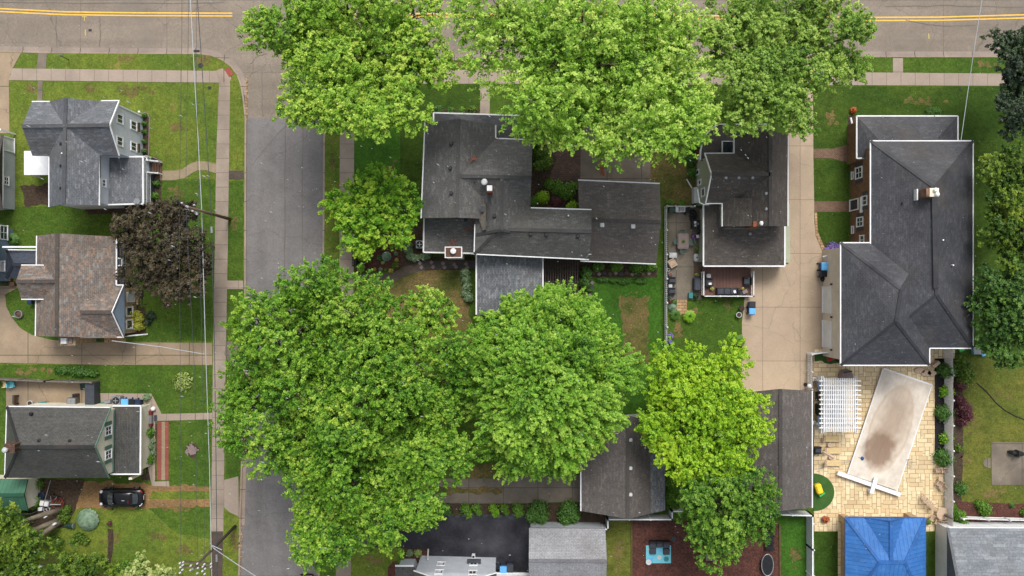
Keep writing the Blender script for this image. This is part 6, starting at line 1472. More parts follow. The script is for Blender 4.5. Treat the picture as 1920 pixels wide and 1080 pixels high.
for sx in (-.25, .25):
    for sy in (-1, 1): ob('wheel', MB().tube([(sx, sy * .18, .12), (sx, sy * .25, .12)], .12, 10), 'tyre', o)
place(o, 1303, 444, 5)
place(mkpot('potted plant between the purple toy and the grey basin', .2, .3, 'metal', 'leaf_green'), 1305, 467)
simple('water_basin', 'pale rounded basin with dark centre against the house wall', 'basin', 'offwhite', 1304.5, 483.5, .55, .8, .55, bev=.14, parts=[('bowl', (0, 0, .56), (.16, .16, .03), 'black')])
place(mkpot('yellow green potted plant at the foot of the brown steps', .22, .3, 'metal', 'leaf_yellow'), 1306, 516)
# deck
a, b = bxy(1314, 503), bxy(1405, 556); root = thing('deck', bxy(1360, 530), 'brown board deck with white railing behind the sage house', 'deck')
ob('boards', MB().prism([(a.x, a.y), (b.x, a.y), (b.x, b.y), (a.x, b.y)], 0, .6), 'deck', root)
a, b = bxy(1302, 494), bxy(1309, 513); ob('steps', MB().prism([(a.x, a.y), (b.x, a.y), (b.x, b.y), (a.x, b.y)], 0, .3), 'brown', root)
rail(root, bxy(1313, 511, .6), bxy(1313, 555, .6), .08, .95); rail(root, bxy(1313, 555, .6), bxy(1405, 555, .6), .08, .95, .16); rail(root, bxy(1405, 555, .6), bxy(1405, 511, .6), .08, .95)
for x in (1343, 1375): ob('post', MB().box(tuple(bxy(x, 555, 1.1)), (.15, .15, 1.1)), 'white', root)
place(mktable('small pale side table in the upper left of the deck', .45, .42, .45, 'offwhite', 'side_table'), 1324.5, 517.5, z=.62)
G = 'dark armchairs on the deck'
c2 = mkarm('dark armchair on the left of the deck with a white cloth', 'charcoal', .82, G); ob('cloth', MB().box((.12, .1, .47), (.22, .3, .03)), 'white', c2); place(c2, 1325, 530, -90, z=.62)
c3 = mkarm('dark armchair on the right of the deck', 'charcoal', .85, G); place(c3, 1396, 527.5, 90, z=.62)
place(mkarm('long dark three seat sofa along the lower deck railing', 'charcoal', .75, None, 'sofa', 'sofa', 3), 1359, 547, 0, z=.62)
simple('white_cushion', 'small white cushion on the dark sofa', 'cushion', 'white', 1372, 547, .26, .3, .12, 20, z=1.08, bev=.03)
place(mktable('dark low table in the lower right deck corner', .85, .6, .45, 'iron', 'side_table'), 1388, 548, 10, z=.62)
simple('folded_blanket', 'folded brown blanket on the dark corner table', 'blanket', 'taupe', 1391, 547, .5, .38, .08, 25, z=1.1, bev=.02)
place(mkpot('yellow green plant beside the left end of the sofa', .18, .3, 'galv', 'leaf_yellow'), 1331, 541, z=.62); place(mkpot('yellow green plant on the dark corner table', .14, .16, 'taupe', 'leaf_yellow'), 1386, 541, z=1.1)
b1 = place(mkbin('light blue lidded bin beside the deck on the tan driveway', 'blue_bin', 'blue_lid'), 1405, 582, 180); place(mkbin('dark lidded blue bin next to the light blue bin at the deck', 'blue_bin', 'iron'), 1405, 571, 180)
place(mkpot('black tub standing in the grass beside the blue bins', .27, .5, 'black', None, 'tub'), 1388, 578); place(mkpot('pale grey bucket in the grass below the black tub', .28, .5, 'galv', None, 'tub'), 1383, 590)
place(mkpot('small white pot in the plants inside the picket fence', .1, .2, 'white', None, 'plant_pot'), 1266, 578)
# ---- brick house surroundings
place(mkbin('light blue lidded bin against the brick garage wing', 'blue_bin', 'blue_lid'), 1540, 500, 90, sc=1.25); place(mkbin('navy bin with black bags beside the light blue one', 'navy', 'black'), 1540, 513, 90, sc=1.1)
o = proto('bin_bag', 'black bin bag slumped below the navy bin', 'bag'); ob('bag', MB().lathe((0, 0, 0), [(.2, 0), (.3, .15), (.28, .35), (.12, .5), (.04, .6)], 12), 'black', o); place(o, 1542, 523)
for x, y, t in ((1591.5, 271, 'upper'), (1591.5, 303, 'lower')): place(mkpot(f'{t} planter beside the curved brick path at the brick house', .22, .35, 'black', 'leaf_shag'), x, y)
ob('downspout', MB().tube([bxy(1594, 221, .1), bxy(1600, 245, .1)], .11), 'white', None, 'loose white downspout lying in the bed at the brick house corner', 'downspout')
ob('downspout', MB().tube([bxy(1287, 336, .1), bxy(1297, 353, .1)], .07), 'white', None, 'loose white downspout lying on the lawn beside the sage wall', 'downspout')
ob('downspout', MB().tube([bxy(1537, 482, .9), bxy(1560, 478, 2.6)], .08), 'white', None, 'white downspout leading from the garage wing corner', 'downspout')
G = 'slatted garden chairs on the turf patch'
def adir(label, mat):
    o = proto('garden_chair', label, 'chair', G)
    m = MB()
    for i in range(5): m.box((-.22 + i * .11, .05, .32), (.09, .55, .03))
    ob('seat', m, mat, o); m = MB()
    for i in range(5): m.bar((-.22 + i * .11, -.25, .34), (-.26 + i * .13, -.55, .95), .09, .03)
    ob('backrest', m, mat, o)
    for sx in (-1, 1): ob('armrest', MB().box((sx * .33, 0, .55), (.12, .7, .03)), mat, o); ob('leg', MB().bar((sx * .3, .28, 0), (sx * .3, .28, .54), .08, .04), mat, o)
    return o
place(adir('red slatted garden chair on the turf by the garage corner', 'red'), 1553, 668, -70, .07); place(adir('black slatted garden chair beside the red one', 'black'), 1567, 668, 15, .07)
# white pergola
root = thing('pergola', bxy(1575, 758), 'white slatted pergola on the tan patio', 'pergola'); zb = 2.7
for i, x in enumerate((1541.5, 1604.5)):
    for dx in (-1.2, 1.2): m = MB(); m.bar(P(x + dx * 1.3, 705, zb - .2), P(x + dx * 1.3, 812, zb - .2), .07, .22); ob('beam', m, 'white', root)
for i in range(11): y = 714 + i * 8.8; ob('rafter', MB().bar(P(1536, y, zb), P(1614, y, zb), .11, .2), 'white', root)
m = MB()
for i in range(18): x = 1545.5 + i * 3.4; m.bar(P(x, 709, zb + .16), P(x, 810, zb + .16), .09, .06)
ob('slats', m, 'white', root)
for x, y in ((1544, 716), (1544, 800), (1603, 716), (1603, 800)): c = P(x, y, zb); ob('post', MB().box((c.x, c.y, 1.3), (.2, .2, 2.55)), 'white', root); ob('post_base', MB().box((c.x, c.y, .18), (.36, .36, .28)), 'white', root)
# outdoor kitchen
for y, t in ((718, 'upper'), (787, 'lower')): simple('kitchen_counter', f'{t} blue grey stone topped counter left of the white pergola', 'counter', 'wall_stone', 1535, y, .85, 1.0, .9, parts=[('worktop', (0, 0, .93), (.95, 1.1, .07), 'bluegrey')])
simple('gas_grill', 'stainless and black grill between the two blue grey counters', 'grill', 'black', 1535, 766, .8, 1.1, .95, parts=[('hood', (.05, 0, 1.05), (.55, .6, .2), 'taupe'), ('burner', (.05, .15, 1.17), (.05, .05, .04), 'black')])
simple('bar_stool', 'black frame and hoses between the grill and the upper counter', 'equipment', 'black', 1533, 742, .55, .9, .7, parts=[('hose', (0, .1, .74), (.5, .06, .05), 'offwhite')])
simple('outdoor_sofa', 'blue cushioned sofa under the white pergola', 'sofa', 'taupe', 1560, 760, 2.0, 4.2, .42, bev=.05, parts=[('cushion', (-.55, 0, .5), (.8, 4.0, .14), 'navy'), ('cushion', (.35, .2, .48), (.75, 3.0, .12), 'bluegrey')])
simple('patio_speaker', 'white box at the upper left of the pergola', 'box', 'white', 1534, 709, .5, .45, .6, parts=[('lid', (0, 0, .62), (.54, .5, .05), 'offwhite')])
simple('patio_heater_base', 'white box at the lower left of the pergola', 'box', 'white', 1534, 799, .5, .4, .6, parts=[('lid', (0, 0, .62), (.54, .44, .05), 'offwhite')])
o = proto('garden_rock', 'brown rock feature with green top above the white pergola', 'rock'); ob('rock', MB().lathe((0, 0, 0), [(.75, 0), (.8, .25), (.5, .5), (.12, .6)], 9), 'taupe', o); ob('bench_slat', MB().box((.1, .5, .62), (.8, .12, .06), .2), 'green_dark', o); place(o, 1584, 705)
o = proto('floor_lamp', 'round white globe lamp in the corner of the tan driveway', 'lamp'); ob('base', MB().lathe((0, 0, 0), [(.2, 0), (.2, .05), (.04, .06), (.04, 1.0)], 10), 'iron', o); ob('globe', MB().lathe((0, 0, 1.0), [(.05, 0), (.2, .1), (.24, .24), (.18, .4), (.03, .47)], 16), 'white', o, smooth=True); place(o, 1509.5, 721)
# loungers and tables
G = 'beige loungers left of the pool'
lg = mklounge('topmost beige lounger left of the pool', group=G); place(lg, 1557, 822, 0)
dup(lg, bxy(1559, 844, .04), 0, 'middle beige lounger left of the pool'); dup(lg, bxy(1559, 867, .04), 0, 'lowest beige lounger left of the pool')
G = 'small round beige tables between the loungers'
rt = mktable('upper small round beige table between the loungers', .5, .5, .45, 'beige', 'side_table', True, group=G); place(rt, 1553.5, 833)
dup(rt, bxy(1555.5, 855.5, .04), 0, 'lower small round beige table between the loungers')
place(mkarm('dark chair partly under the folded parasol by the garage wall', 'charcoal', .75), 1530.5, 843, -90)
o = proto('parasol', 'folded pale parasol leaning over the dark chair', 'parasol'); ob('pole', MB().tube([(0, 0, 0), (.1, 0, 2.2)], .03), 'white', o); ob('canopy', MB().tube([(-.5, .32, 1.9), (.1, 0, 2.1), (.55, -.3, 2.15)], [.05, .13, .17]), 'beige', o); place(o, 1538, 845)
# play house
o = proto('toy_slide', 'yellow and green plastic toy slide on the round turf', 'toy slide'); ob('slide', MB().box((0, 0, .45), (.6, 1.0, .5), 0, .1), 'yellow', o); ob('slide_rim', MB().box((0, .1, .72), (.4, .6, .06), 0, .02), 'yellow', o); ob('ladder', MB().box((.12, -.62, .3), (.6, .14, .6), .3), 'lime', o); place(o, 1531.5, 914, 18, .07, 1.05)
place(mkpot('flower pot with red and violet flowers near the pool house pier', .35, .3, 'bluegrey', 'flower_orange'), 1545, 972, z=.05); place(mkpot('dark leafy pot at the right corner of the pool house', .25, .3, 'bluegrey', 'leaf_green'), 1738, 977, z=.05)
# pool
root = thing('covered_pool', bxy(1666, 805, .04), 'rectangular pool under a stained beige cover with white edging', 'pool')
pc = [(1653.5, 690), (1744.5, 721), (1679, 918), (1587, 887)]
W = [bxy(*p, .05) for p in pc]
cvm = MB(); N_ = 90; M_ = 44; vs = []
for i in range(N_ + 1):
    for j in range(M_ + 1):
        u, v = j / M_, i / N_; p = W[0].lerp(W[1], u).lerp(W[3].lerp(W[2], u), v)
        a, b = (2 * u - 1) / .80, (2 * v - 1) / .86; f = (abs(a) ** 3.2 + abs(b) ** 3.2) ** (1 / 3.2)
        dz = -.17 * max(0, 1 - f ** 3) - .06 * min(1, max(0, 1.06 - f) * 12)
        rip = math.sin(u * 34 + v * 9 + 2 * math.sin(v * 7)) * math.sin(v * 13 + u * 5); dz += .010 * rip * min(1, f) ** 2
        for cu, cv in ((0, 0), (1, 0), (1, 1), (0, 1)):
            du, dv = u - cu, (v - cv) * 2.1; r_ = math.hypot(du, dv)
            if r_ < .6: dz += .014 * math.sin(math.atan2(dv, du) * 15) * (1 - r_ / .6) * min(1, r_ * 8)
        vs.append((p.x, p.y, .36 + dz))
cvm.add(vs, [[i * (M_ + 1) + j, (i + 1) * (M_ + 1) + j, (i + 1) * (M_ + 1) + j + 1, i * (M_ + 1) + j + 1] for i in range(N_) for j in range(M_)])
# cover carries its own frame so its stains and painted sag ring follow it
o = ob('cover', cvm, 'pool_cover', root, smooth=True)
ctr = (W[0] + W[1] + W[2] + W[3]) / 4; ang = math.atan2((W[1] - W[0]).y, (W[1] - W[0]).x); off = ctr - BASE[root.name]; off.z = 0
from mathutils import Matrix
me = o.data; me.transform(Matrix.Translation(-off)); me.transform(Matrix.Rotation(-ang, 4, 'Z')); o.location = off; o.rotation_euler = (0, 0, ang)
for a, b in ((0, 1), (1, 2), (3, 0)): ob('edge_rail', MB().bar(W[a] + Vector((0, 0, .26)), W[b] + Vector((0, 0, .26)), .16 if a == 0 else .1, .12), 'white', root)
ob('roller_housing', MB().bar(bxy(1567, 884.5, .42), bxy(1684, 925.5, .42), .42, .3), 'white', root); ob('pool_wall', MB().prism([(p.x, p.y) for p in W], 0, .03), 'offwhite', root)
o = thing('diving_board', bxy(1631, 910, .04), 'white diving board over the pool roller with blue edge', 'diving board'); ob('board', MB().bar(bxy(1637, 893, .72), bxy(1628, 922, .72), .42, .08), 'white', o); ob('board_edge', MB().bar(bxy(1634.5, 893, .56), bxy(1625.5, 922, .56), .06, .08), 'blue_lid', o); ob('stand', MB().box(tuple(bxy(1629, 918, .3)), (.36, .4, .5), .3), 'white', o)
for k, y in enumerate((864, 873)): m = MB().tube([bxy(1696, y - 4, .2), bxy(1699, y - 3, .75), bxy(1706, y - 1, .7), bxy(1709, y, .05)], .035); ob('handrail', m, 'galv', bpy.data.objects['covered_pool'])
o = proto('pool_pump', 'small round blue pump on the pool cover', 'pump'); ob('body', MB().lathe((0, 0, 0), [(.16, 0), (.2, .08), (.16, .2), (.05, .25)], 14), 'blue_bin', o); ob('hose', MB().tube([(0, 0, .15), (-.5, .1, .05), (-.9, -.15, .03)], .025), 'green_dark', o); place(o, 1614, 858, 0, .27)
ob('hose', MB().tube([bxy(1530, 880, .08), bxy(1550, 872, .08), bxy(1562, 878, .08), bxy(1575, 868, .08), bxy(1590, 864, .2), bxy(1612, 858, .24)], .025), 'wire_pale', None, 'thin hose from the lowest lounger to the blue pump', 'hose')
simple('skimmer_lid', 'small white skimmer lid at the right edge of the pool', 'lid', 'white', 1711, 831, .28, .25, .06, -18, bev=.02, z=.04)
# patio right side
G = 'beige wicker chairs on the right of the patio'
wc = mkchair('topmost beige chair beside the lowest globe shrub', 'beige', G); place(wc, 1755, 880, 180)
for x, y, a, t in ((1765, 880, 180, 'beige chair close to the white fence below the lowest globe shrub'), (1756, 905, 150, 'beige chair just below the small round table at the fence'), (1761, 913, 130, 'beige chair turned sideways below the small round table'), (1728, 931, -45, 'beige chair furthest from the fence in the slanting row'), (1735, 938, -40, 'beige chair in the middle of the slanting row'),
    (1743, 947, -60, 'beige chair at the upper left of the big round table'), (1743, 968, -120, 'beige chair at the lower left of the big round table'), (1753, 977, 160, 'beige chair at the foot of the big round table'), (1765, 979, 190, 'beige chair tucked behind the parasol base')):
    dup(wc, bxy(x, y, .04), R(a), t)
place(mktable('small round beige table at the white fence', .5, .5, .45, 'beige', 'side_table', True), 1760, 896.5); place(mktable('big round beige table with a folded grey parasol', 1.3, 1.3, .74, 'beige', 'patio_table', True), 1761, 960)
o = proto('parasol', 'folded grey parasol standing in the big round table', 'parasol'); ob('pole', MB().tube([(0, 0, 0), (0, 0, 2.3)], .03), 'metal', o); ob('canopy', MB().lathe((0, 0, .95), [(.18, 0), (.16, .5), (.09, 1.2), (.02, 1.5)], 12), 'grey_wood', o); place(o, 1764, 961)
# stones near brick house corner
for x, y, r, t in ((1722, 694, .55, 'left'), (1734, 699, .6, 'middle'), (1745, 699, .5, 'right')):
    o = proto('flat_rock', f'{t} flat pale rock in the row below the brick house', 'rock', 'flat rocks below the brick house'); n = 9; ob('rock', MB().prism([(r * random.uniform(.8, 1.1) * math.cos(k * 6.28 / n), r * .6 * random.uniform(.8, 1.1) * math.sin(k * 6.28 / n)) for k in range(n)], 0, .25), 'beige', o); place(o, x, y)
simple('bench_box', 'pinkish panel leaning at the corner of the brick house', 'panel', 'beige', 1750, 682, .35, .8, .7, -50)
# right yard
simple('storage_chest', 'pale green plastic chest under the edge tree', 'chest', 'aqua', 1830, 657, 1.1, .7, .5, parts=[('lid', (0, 0, .53), (1.15, .75, .06), 'metal')]); simple('toy_chair', 'small bright blue chair beside the pale green chest', 'chair', 'blue_lid', 1842, 664, .4, .4, .25, 20, parts=[('backrest', (0, .18, .35), (.4, .06, .3), 'blue_lid')])
simple('green_crate', 'small green crate left of the pale green chest', 'crate', 'lime', 1801, 656, .5, .3, .25, 25, bev=.02)
ob('garden_hose', MB().tube([bxy(1831, 718, .05), bxy(1850, 735, .05), bxy(1868, 756, .05), bxy(1885, 770, .05), bxy(1905, 781, .05), bxy(1925, 788, .05)], .045), 'black', None, 'black hose trailing across the olive lawn', 'hose')
o = proto('covered_motorbike', 'black covered motorbike on the square concrete pad', 'motorbike'); ob('cover', tf(loft([ellipse_ring(x, w_, 0.05, t_, 14, 2.4) for x, w_, t_ in ((-.75, .12, .5), (-.55, .22, .75), (-.25, .2, .8), (-.1, .38, 1.0), (.1, .3, .85), (.4, .26, .8), (.7, .2, .6), (.8, .08, .4))]), (0, 0, 0)), 'black', o, smooth=False); ob('handlebar', MB().tube([(-.12, -.4, .98), (-.1, 0, 1.05), (-.12, .4, .98)], .04), 'iron', o); place(o, 1901, 848, -8)
ob('log', MB().tube([bxy(1874, 228, .3), bxy(1884, 222, .35), bxy(1903, 217, .4)], [.14, .2, .16]), 'trunk_pale', None, 'pale cut log lying under the dark spruce', 'log')
# ---- play yard
root = thing('outdoor_rug', bxy(1234.5, 1039, .03), 'turquoise patterned rug on the bark mulch', 'rug'); ob('rug', MB().box(tuple(bxy(1234.5, 1039, .045)), (2.6, 1.85, .02)), 'aqua', root)
for x, y, r, mt in ((1221, 1048, .3, 'blue_lid'), (1236, 1045, .3, 'offwhite'), (1249, 1048, .34, 'teal'), (1217, 1030, .18, 'offwhite'), (1237, 1033, .2, 'blue_lid')):
    m = MB(); c = bxy(x, y, .058); n = 18; m.prism([(c.x + r * (1 if k % 2 else .62) * math.cos(k * 6.283 / n), c.y + r * (1 if k % 2 else .62) * math.sin(k * 6.283 / n)) for k in range(n)], .052, .062); ob('flower_motif', m, mt, root)
root = thing('modular_sofa', bxy(1236, 1024, .06), 'dark grey U shaped outdoor sofa on the turquoise rug', 'sofa')
for x, y in ((1223, 1020), (1235.5, 1019), (1248.5, 1020), (1223, 1031.5), (1248.5, 1032.5)): c = bxy(x, y, .25); ob('seat', MB().box((c.x, c.y, .24), (.66, .62, .36), 0, .04), 'charcoal', root)
for x in (1223, 1235.5, 1248.5): c = bxy(x, 1013, .5); ob('backrest', MB().box((c.x, c.y, .45), (.66, .16, .6), 0, .03), 'black', root)
o = proto('fire_pot', 'round black fire pot with pale rim at the rug corner', 'fire pot'); ob('bowl', MB().lathe((0, 0, 0), [(.18, 0), (.27, .3), (.24, .34), (.2, .28)], 16), 'iron', o); ob('rim', MB().lathe((0, 0, .3), [(.25, 0), (.3, .03), (.25, .06)], 16), 'offwhite', o); place(o, 1215, 1052, 0, .06)
simple('stepping_slab', 'dark round slab in the mulch right of the sofa', 'slab', 'charcoal', 1263, 1010, .45, .45, .06, 20)
root = thing('picnic_table', bxy(1325, 1038), 'weathered wooden picnic table half under the play yard tree', 'table')
m = MB()
for i in range(5): m.bar(bxy(1322 + i * 4.2, 1028, .74), bxy(1322 + i * 4.2, 1047, .74), .2, .05)
ob('tabletop', m, 'grey_wood', root); ob('bench', MB().bar(bxy(1314.5, 1028, .45), bxy(1314.5, 1047, .45), .3, .05), 'grey_wood', root)
for x in (1320, 1340): ob('leg', MB().bar(bxy(x, 1037, 0), bxy(x, 1037, .72), .1, .1), 'grey_wood', root)
root = thing('trampoline', bxy(1436, 1056), 'oval black trampoline with pale frame in the play yard', 'trampoline'); ee = [(bxy(1436 + 11 * math.cos(a), 0).x, bxy(0, 1056 + 20 * math.sin(a)).y) for a in np.linspace(0, 2 * math.pi, 33)[:-1]]
ob('mat', MB().prism(ee, .5, .54), 'black', root); ob('frame', MB().tube([(x, y, .56) for x, y in ee + ee[:1]], .05), 'metal', root)
for k in (2, 10, 18, 26): ob('leg', MB().tube([(ee[k][0], ee[k][1], 0), (ee[k][0], ee[k][1], .55)], .035), 'metal', root)
root = thing('climbing_frame', bxy(1440, 1008), 'black metal climbing frame above the trampoline', 'climbing frame')
for k, y in enumerate((990, 1002, 1014, 1026)): ob('hoop', MB().tube([bxy(1432, y, 0), bxy(1433, y, .9), bxy(1440, y - 1.5, 1.3), bxy(1447, y, .9), bxy(1448, y, 0)], .04), 'iron', root)
ob('net', MB().prism(px([(1433, 993), (1447, 993), (1447, 1027), (1433, 1027)]), .55, .58), 'black', root)
# ---- bottom centre bins, ac
def mkac(label, mat='metal'):
    o = proto('air_conditioner', label, 'air conditioner'); ob('casing', MB().box((0, 0, .4), (.8, .8, .8), 0, .06), mat, o); ob('grille', MB().lathe((0, 0, .8), [(.34, 0), (.34, .02), (.3, .03)], 20), 'black', o); m = MB()
    for k in range(4): a = k * 1.57; m.bar((0, 0, .86), (.24 * math.cos(a), .24 * math.sin(a), .86), .08, .01)
    m.lathe((0, 0, .83), [(.07, 0), (.07, .05)], 10); ob('fan', m, mat, o); return o
place(mkac('grey air conditioner beside the blue bins at the bottom grey house', 'charcoal'), 930, 1056, 5); place(mkbin('light blue lidded bin beside the air conditioner of the bottom grey house', 'blue_bin', 'blue_lid'), 944, 1062, 0, sc=1.1); place(mkbin('navy bin with dark lid right of the light blue bin at the bottom house', 'navy', 'charcoal'), 956, 1059, 0, sc=1.1)
simple('vent_box', 'small white framed vent standing at the wall of the grey house', 'vent', 'white', 888, 1041, .35, .4, .5, parts=[('opening', (0, 0, .51), (.24, .26, .03), 'iron')])
place(mkac('round pale air conditioner at the left wall of the central house', 'galv'), 788.5, 459)
ob('drain_cover', MB().box(tuple(bxy(958, 970, .05)), (.5, .4, .04), 0), 'charcoal', None, 'pale grey plate at the top edge of the black driveway', 'cover')
# stepping stones
for nm, rows, lab in (('stepping_stone', [(780 + i * 7.2, 494 + (i % 2) * 0 - 2.2 * math.sin(i * .45)) for i in range(15)], 'a'), ('stepping_stone', [(783 + i * 7.2, 501 + 0.5 * math.cos(i)) for i in range(15)], 'b'), ('stepping_stone', [(1113 + i * 10.4, 512 + (i % 2) * 2) for i in range(11)], 'c'), ('stepping_stone', [(1108 + 3 * math.sin(i), 522 + i * 8) for i in range(5)], 'd')):
    for i, (x, y) in enumerate(rows):
        c = bxy(x, y, 0); m = MB().prism([(c.x + .23, c.y), (c.x, c.y + .23), (c.x - .23, c.y), (c.x, c.y - .23)], .0, .05)
        g = {'a': 'upper row of diamond stones in the dark brick walk', 'b': 'lower row of diamond stones in the dark brick walk', 'c': 'diamond stones below the garage gutter', 'd': 'diamond stones going down beside the pergola'}[lab]
        ob(nm, m, ['brick_path', 'taupe', 'charcoal'][i % 3], None, {'a': 'diamond stepping stone in the upper row left of the chimney', 'b': 'diamond stepping stone in the lower row left of the chimney', 'c': 'diamond stepping stone under the attached garage gutter', 'd': 'diamond stepping stone beside the dark pergola'}[lab], 'stepping stone', g)
# ---- cream house yard
def kidchair(label, mat, x, y, a):
    o = proto('child_chair', label, 'chair', 'plastic child chairs on the patio'); ob('seat', MB().box((0, 0, .3), (.5, .45, .08), 0, .05), mat, o); ob('backrest', MB().box((0, -.24, .52), (.5, .08, .45), 0, .03), mat, o)
    for sx in (-1, 1):
        ob('armrest', MB().box((sx * .25, 0, .48), (.06, .4, .06)), mat, o)
        for sy in (-1, 1): ob('leg', MB().bar((sx * .2, sy * .18, 0), (sx * .22, sy * .2, .3), .06, .06), mat, o)
    place(o, x, y, a, sc=1.15)
kidchair('yellow plastic child chair on the concrete patio', 'sand', 14, 720, 90); kidchair('turquoise plastic child chair on the concrete patio', 'aqua', 26, 720, -80)
root = thing('garden_bench', bxy(34, 748), 'narrow dark garden bench on the concrete patio', 'bench'); ob('seat', MB().bar(bxy(32, 740, .45), bxy(32, 757, .45), .4, .05), 'green_dark', root); ob('backrest', MB().bar(bxy(36, 740, .7), bxy(36, 757, .7), .06, .45), 'brown', root)
for y in (741, 756): ob('leg', MB().box(tuple(bxy(33, y, .22)), (.4, .06, .44)), 'black', root)
place(mkpot('white bucket at the back wall of the cream gable house', .28, .45, 'offwhite', None, 'bucket'), 61, 755); 
simple('patio_cabinet', 'weathered grey cabinet against the back wall of the cream gable house', 'cabinet', 'grey_wood', 142, 752, .95, .9, .9, bev=.03, parts=[('door', (-.2, 0, .92), (.4, .8, .03), 'metal'), ('door', (.22, 0, .92), (.4, .8, .03), 'metal')]); simple('plastic_chair', 'dark brown box behind the grey cabinet', 'box', 'brown', 146, 741, .45, .4, .6, parts=[('lid', (0, 0, .62), (.48, .43, .05), 'black')])
simple('doormat', 'dark green mat on the concrete patio', 'mat', 'green_dark', 156, 725, .6, .65, .03, 8, bev=.01); simple('folded_tarp', 'green tarp bundled at the back wall, left', 'tarp', 'teal', 80, 756, .95, .35, .3, 10, bev=.1); simple('folded_tarp', 'green tarp bundled beside the cream house corner roof', 'tarp', 'teal', 196, 757, .7, .4, .35, 12, bev=.12)
simple('steel_trolley', 'pale metal trolley beside the green tarp and the air conditioner', 'trolley', 'metal', 206, 752, .7, .35, .6, 12)
o = proto('tricycle', 'brown and blue toy tricycle lying at the fence', 'toy'); ob('frame', MB().tube([(-.8, 0, .2), (-.2, .1, .35), (.4, 0, .3), (.9, .05, .3)], .06), 'brown', o); ob('seat', MB().box((.7, .02, .38), (.55, .25, .08), 0, .03), 'blue_bin', o)
for x_ in (-.8, -.1, .5): ob('wheel', MB().tube([(x_, -.1, .15), (x_, -.04, .15)], .16, 10), 'redwood', o)
place(o, 119, 714.5)
place(mkac('square air conditioner beside the blue bins above the cream gable house'), 225, 749, 0, sc=1.1); place(mkbin('light blue lidded bin next to the air conditioner above the cream gable house', 'blue_bin', 'blue_lid'), 244, 753, 0, sc=1.15); place(mkbin('black lidded blue bin, middle one above the porch roof', 'blue_bin', 'black'), 255.5, 753.5, 0, sc=1.1); place(mkbin('navy bin at the right end of the bin row above the porch roof', 'navy', 'navy'), 266, 753, 0, sc=1.0)
o = proto('garden_goose', 'small white goose ornament at the corner of the porch', 'ornament'); ob('body', MB().lathe((0, 0, 0), [(.12, 0), (.25, .15), (.2, .35), (.05, .45)], 12), 'white', o); ob('neck', MB().tube([(.1, 0, .35), (.2, 0, .6), (.32, 0, .62)], .05), 'white', o); place(o, 289, 766)
simple('doormat', 'dark doormat at the foot of the grey porch steps', 'mat', 'charcoal', 292, 784, .32, .65, .03, bev=.01, z=.04)
o = proto('metal_rack', 'rusty red wheel shaped metal rack on the soil', 'rack'); ob('hoop', MB().tube([(.62 * math.cos(a), .5 * math.sin(a), .5) for a in np.linspace(0, 6.283, 17)], .045), 'redwood', o)
for k in range(4): ob('rib', MB().tube([(-.45 + k * .3, -.45, .1), (-.45 + k * .3, 0, .75), (-.45 + k * .3, .45, .1)], .04), 'terracotta', o)
ob('handle', MB().bar((-.6, -.05, .8), (.5, -.05, .8), .08, .05), 'galv', o); place(o, 113, 941)
simple('stacked_crates', 'white plastic table top among the yard items', 'table', 'offwhite', 88, 942, .95, .55, .5, -8, parts=[('tray', (0, 0, .53), (.9, .5, .04), 'white')]); simple('white_tub', 'grey white tub in front of the white table', 'tub', 'offwhite', 79, 953, .5, .4, .35, 5, bev=.1, parts=[('lid', (0, 0, .36), (.46, .36, .04), 'white')])
for x, y, t in ((88, 955, 'left'), (94, 953, 'right')): place(mkpot(f'{t} one of two small white pots below the white table', .16, .3, 'white', None, 'plant_pot'), x, y)
o = proto('wheelbarrow', 'blue wheelbarrow bowl beside the metal post', 'wheelbarrow'); ob('tray', MB().lathe((0, 0, .2), [(.2, 0), (.35, .25), (.3, .28), (.2, .1)], 12), 'navy', o); ob('wheel', MB().tube([(-.4, -.04, .18), (-.4, .04, .18)], .18, 12), 'tyre', o); ob('handle', MB().tube([(.2, .2, .4), (.75, .25, .5)], .025).tube([(.2, -.2, .4), (.75, -.25, .5)], .025), 'brown', o); place(o, 82, 927, 30)
for i, (x, y, a, t) in enumerate(((98, 932, 10, 'dark bike frame leaning by the wheelbarrow'), (108, 927, -30, 'dark bike frame nearer to the rusty rack'))):
    o = proto('old_bicycle', t, 'bicycle', 'old bicycles on the soil'); ob('frame', MB().tube([(-.5, 0, .33), (-.1, 0, .7), (.35, 0, .65), (.5, 0, .33)], .03), 'charcoal', o); ob('handlebar', MB().tube([(.38, -.25, .9), (.38, .25, .9)], .025), 'metal', o)
    for x_ in (-.5, .5): ob('wheel', MB().tube([(x_ + .33 * math.cos(k), 0, .33 + .33 * math.sin(k)) for k in np.linspace(0, 6.283, 15)], .03, 5), 'tyre', o)
    place(o, x, y, a)
ob('metal_post', MB().tube([bxy(93, 950, 0), bxy(93, 950, 1.4), P(95, 900, 1.5)], .035), 'metal', None, 'pale clothes line post running up to the dark roof', 'post')
o = proto('rubbish_bin', 'black rubbish bin lying in the bed beside the hosta', 'bin'); ob('body', MB().tube([(-.45, 0, .28), (.4, 0, .3)], [.22, .28], 14), 'green_dark', o); ob('rim', MB().tube([(.38, 0, .3), (.44, 0, .3)], .3, 14), 'metal', o); place(o, 134, 984, 0)
for x, y, t in ((86, 968, 'white bird box fixed to the upper leaning trunk'), (103, 982, 'small round white lamp on the lower leaning trunk')):
    c = P(x, y, 1.9 if y < 975 else 1.2); ob('bird_box', MB().box((c.x, c.y, c.z + .1), (.35, .22, .25), .5, .04), 'white', None, t, 'bird box')
for x, t in ((88, 'left'), (101, 'right')): ob('reflector', MB().box(tuple(bxy(x, 959, .6)), (.22, .12, .1)), 'sand', None, f'{t} orange reflector on the rail fence by the trunks', 'reflector')
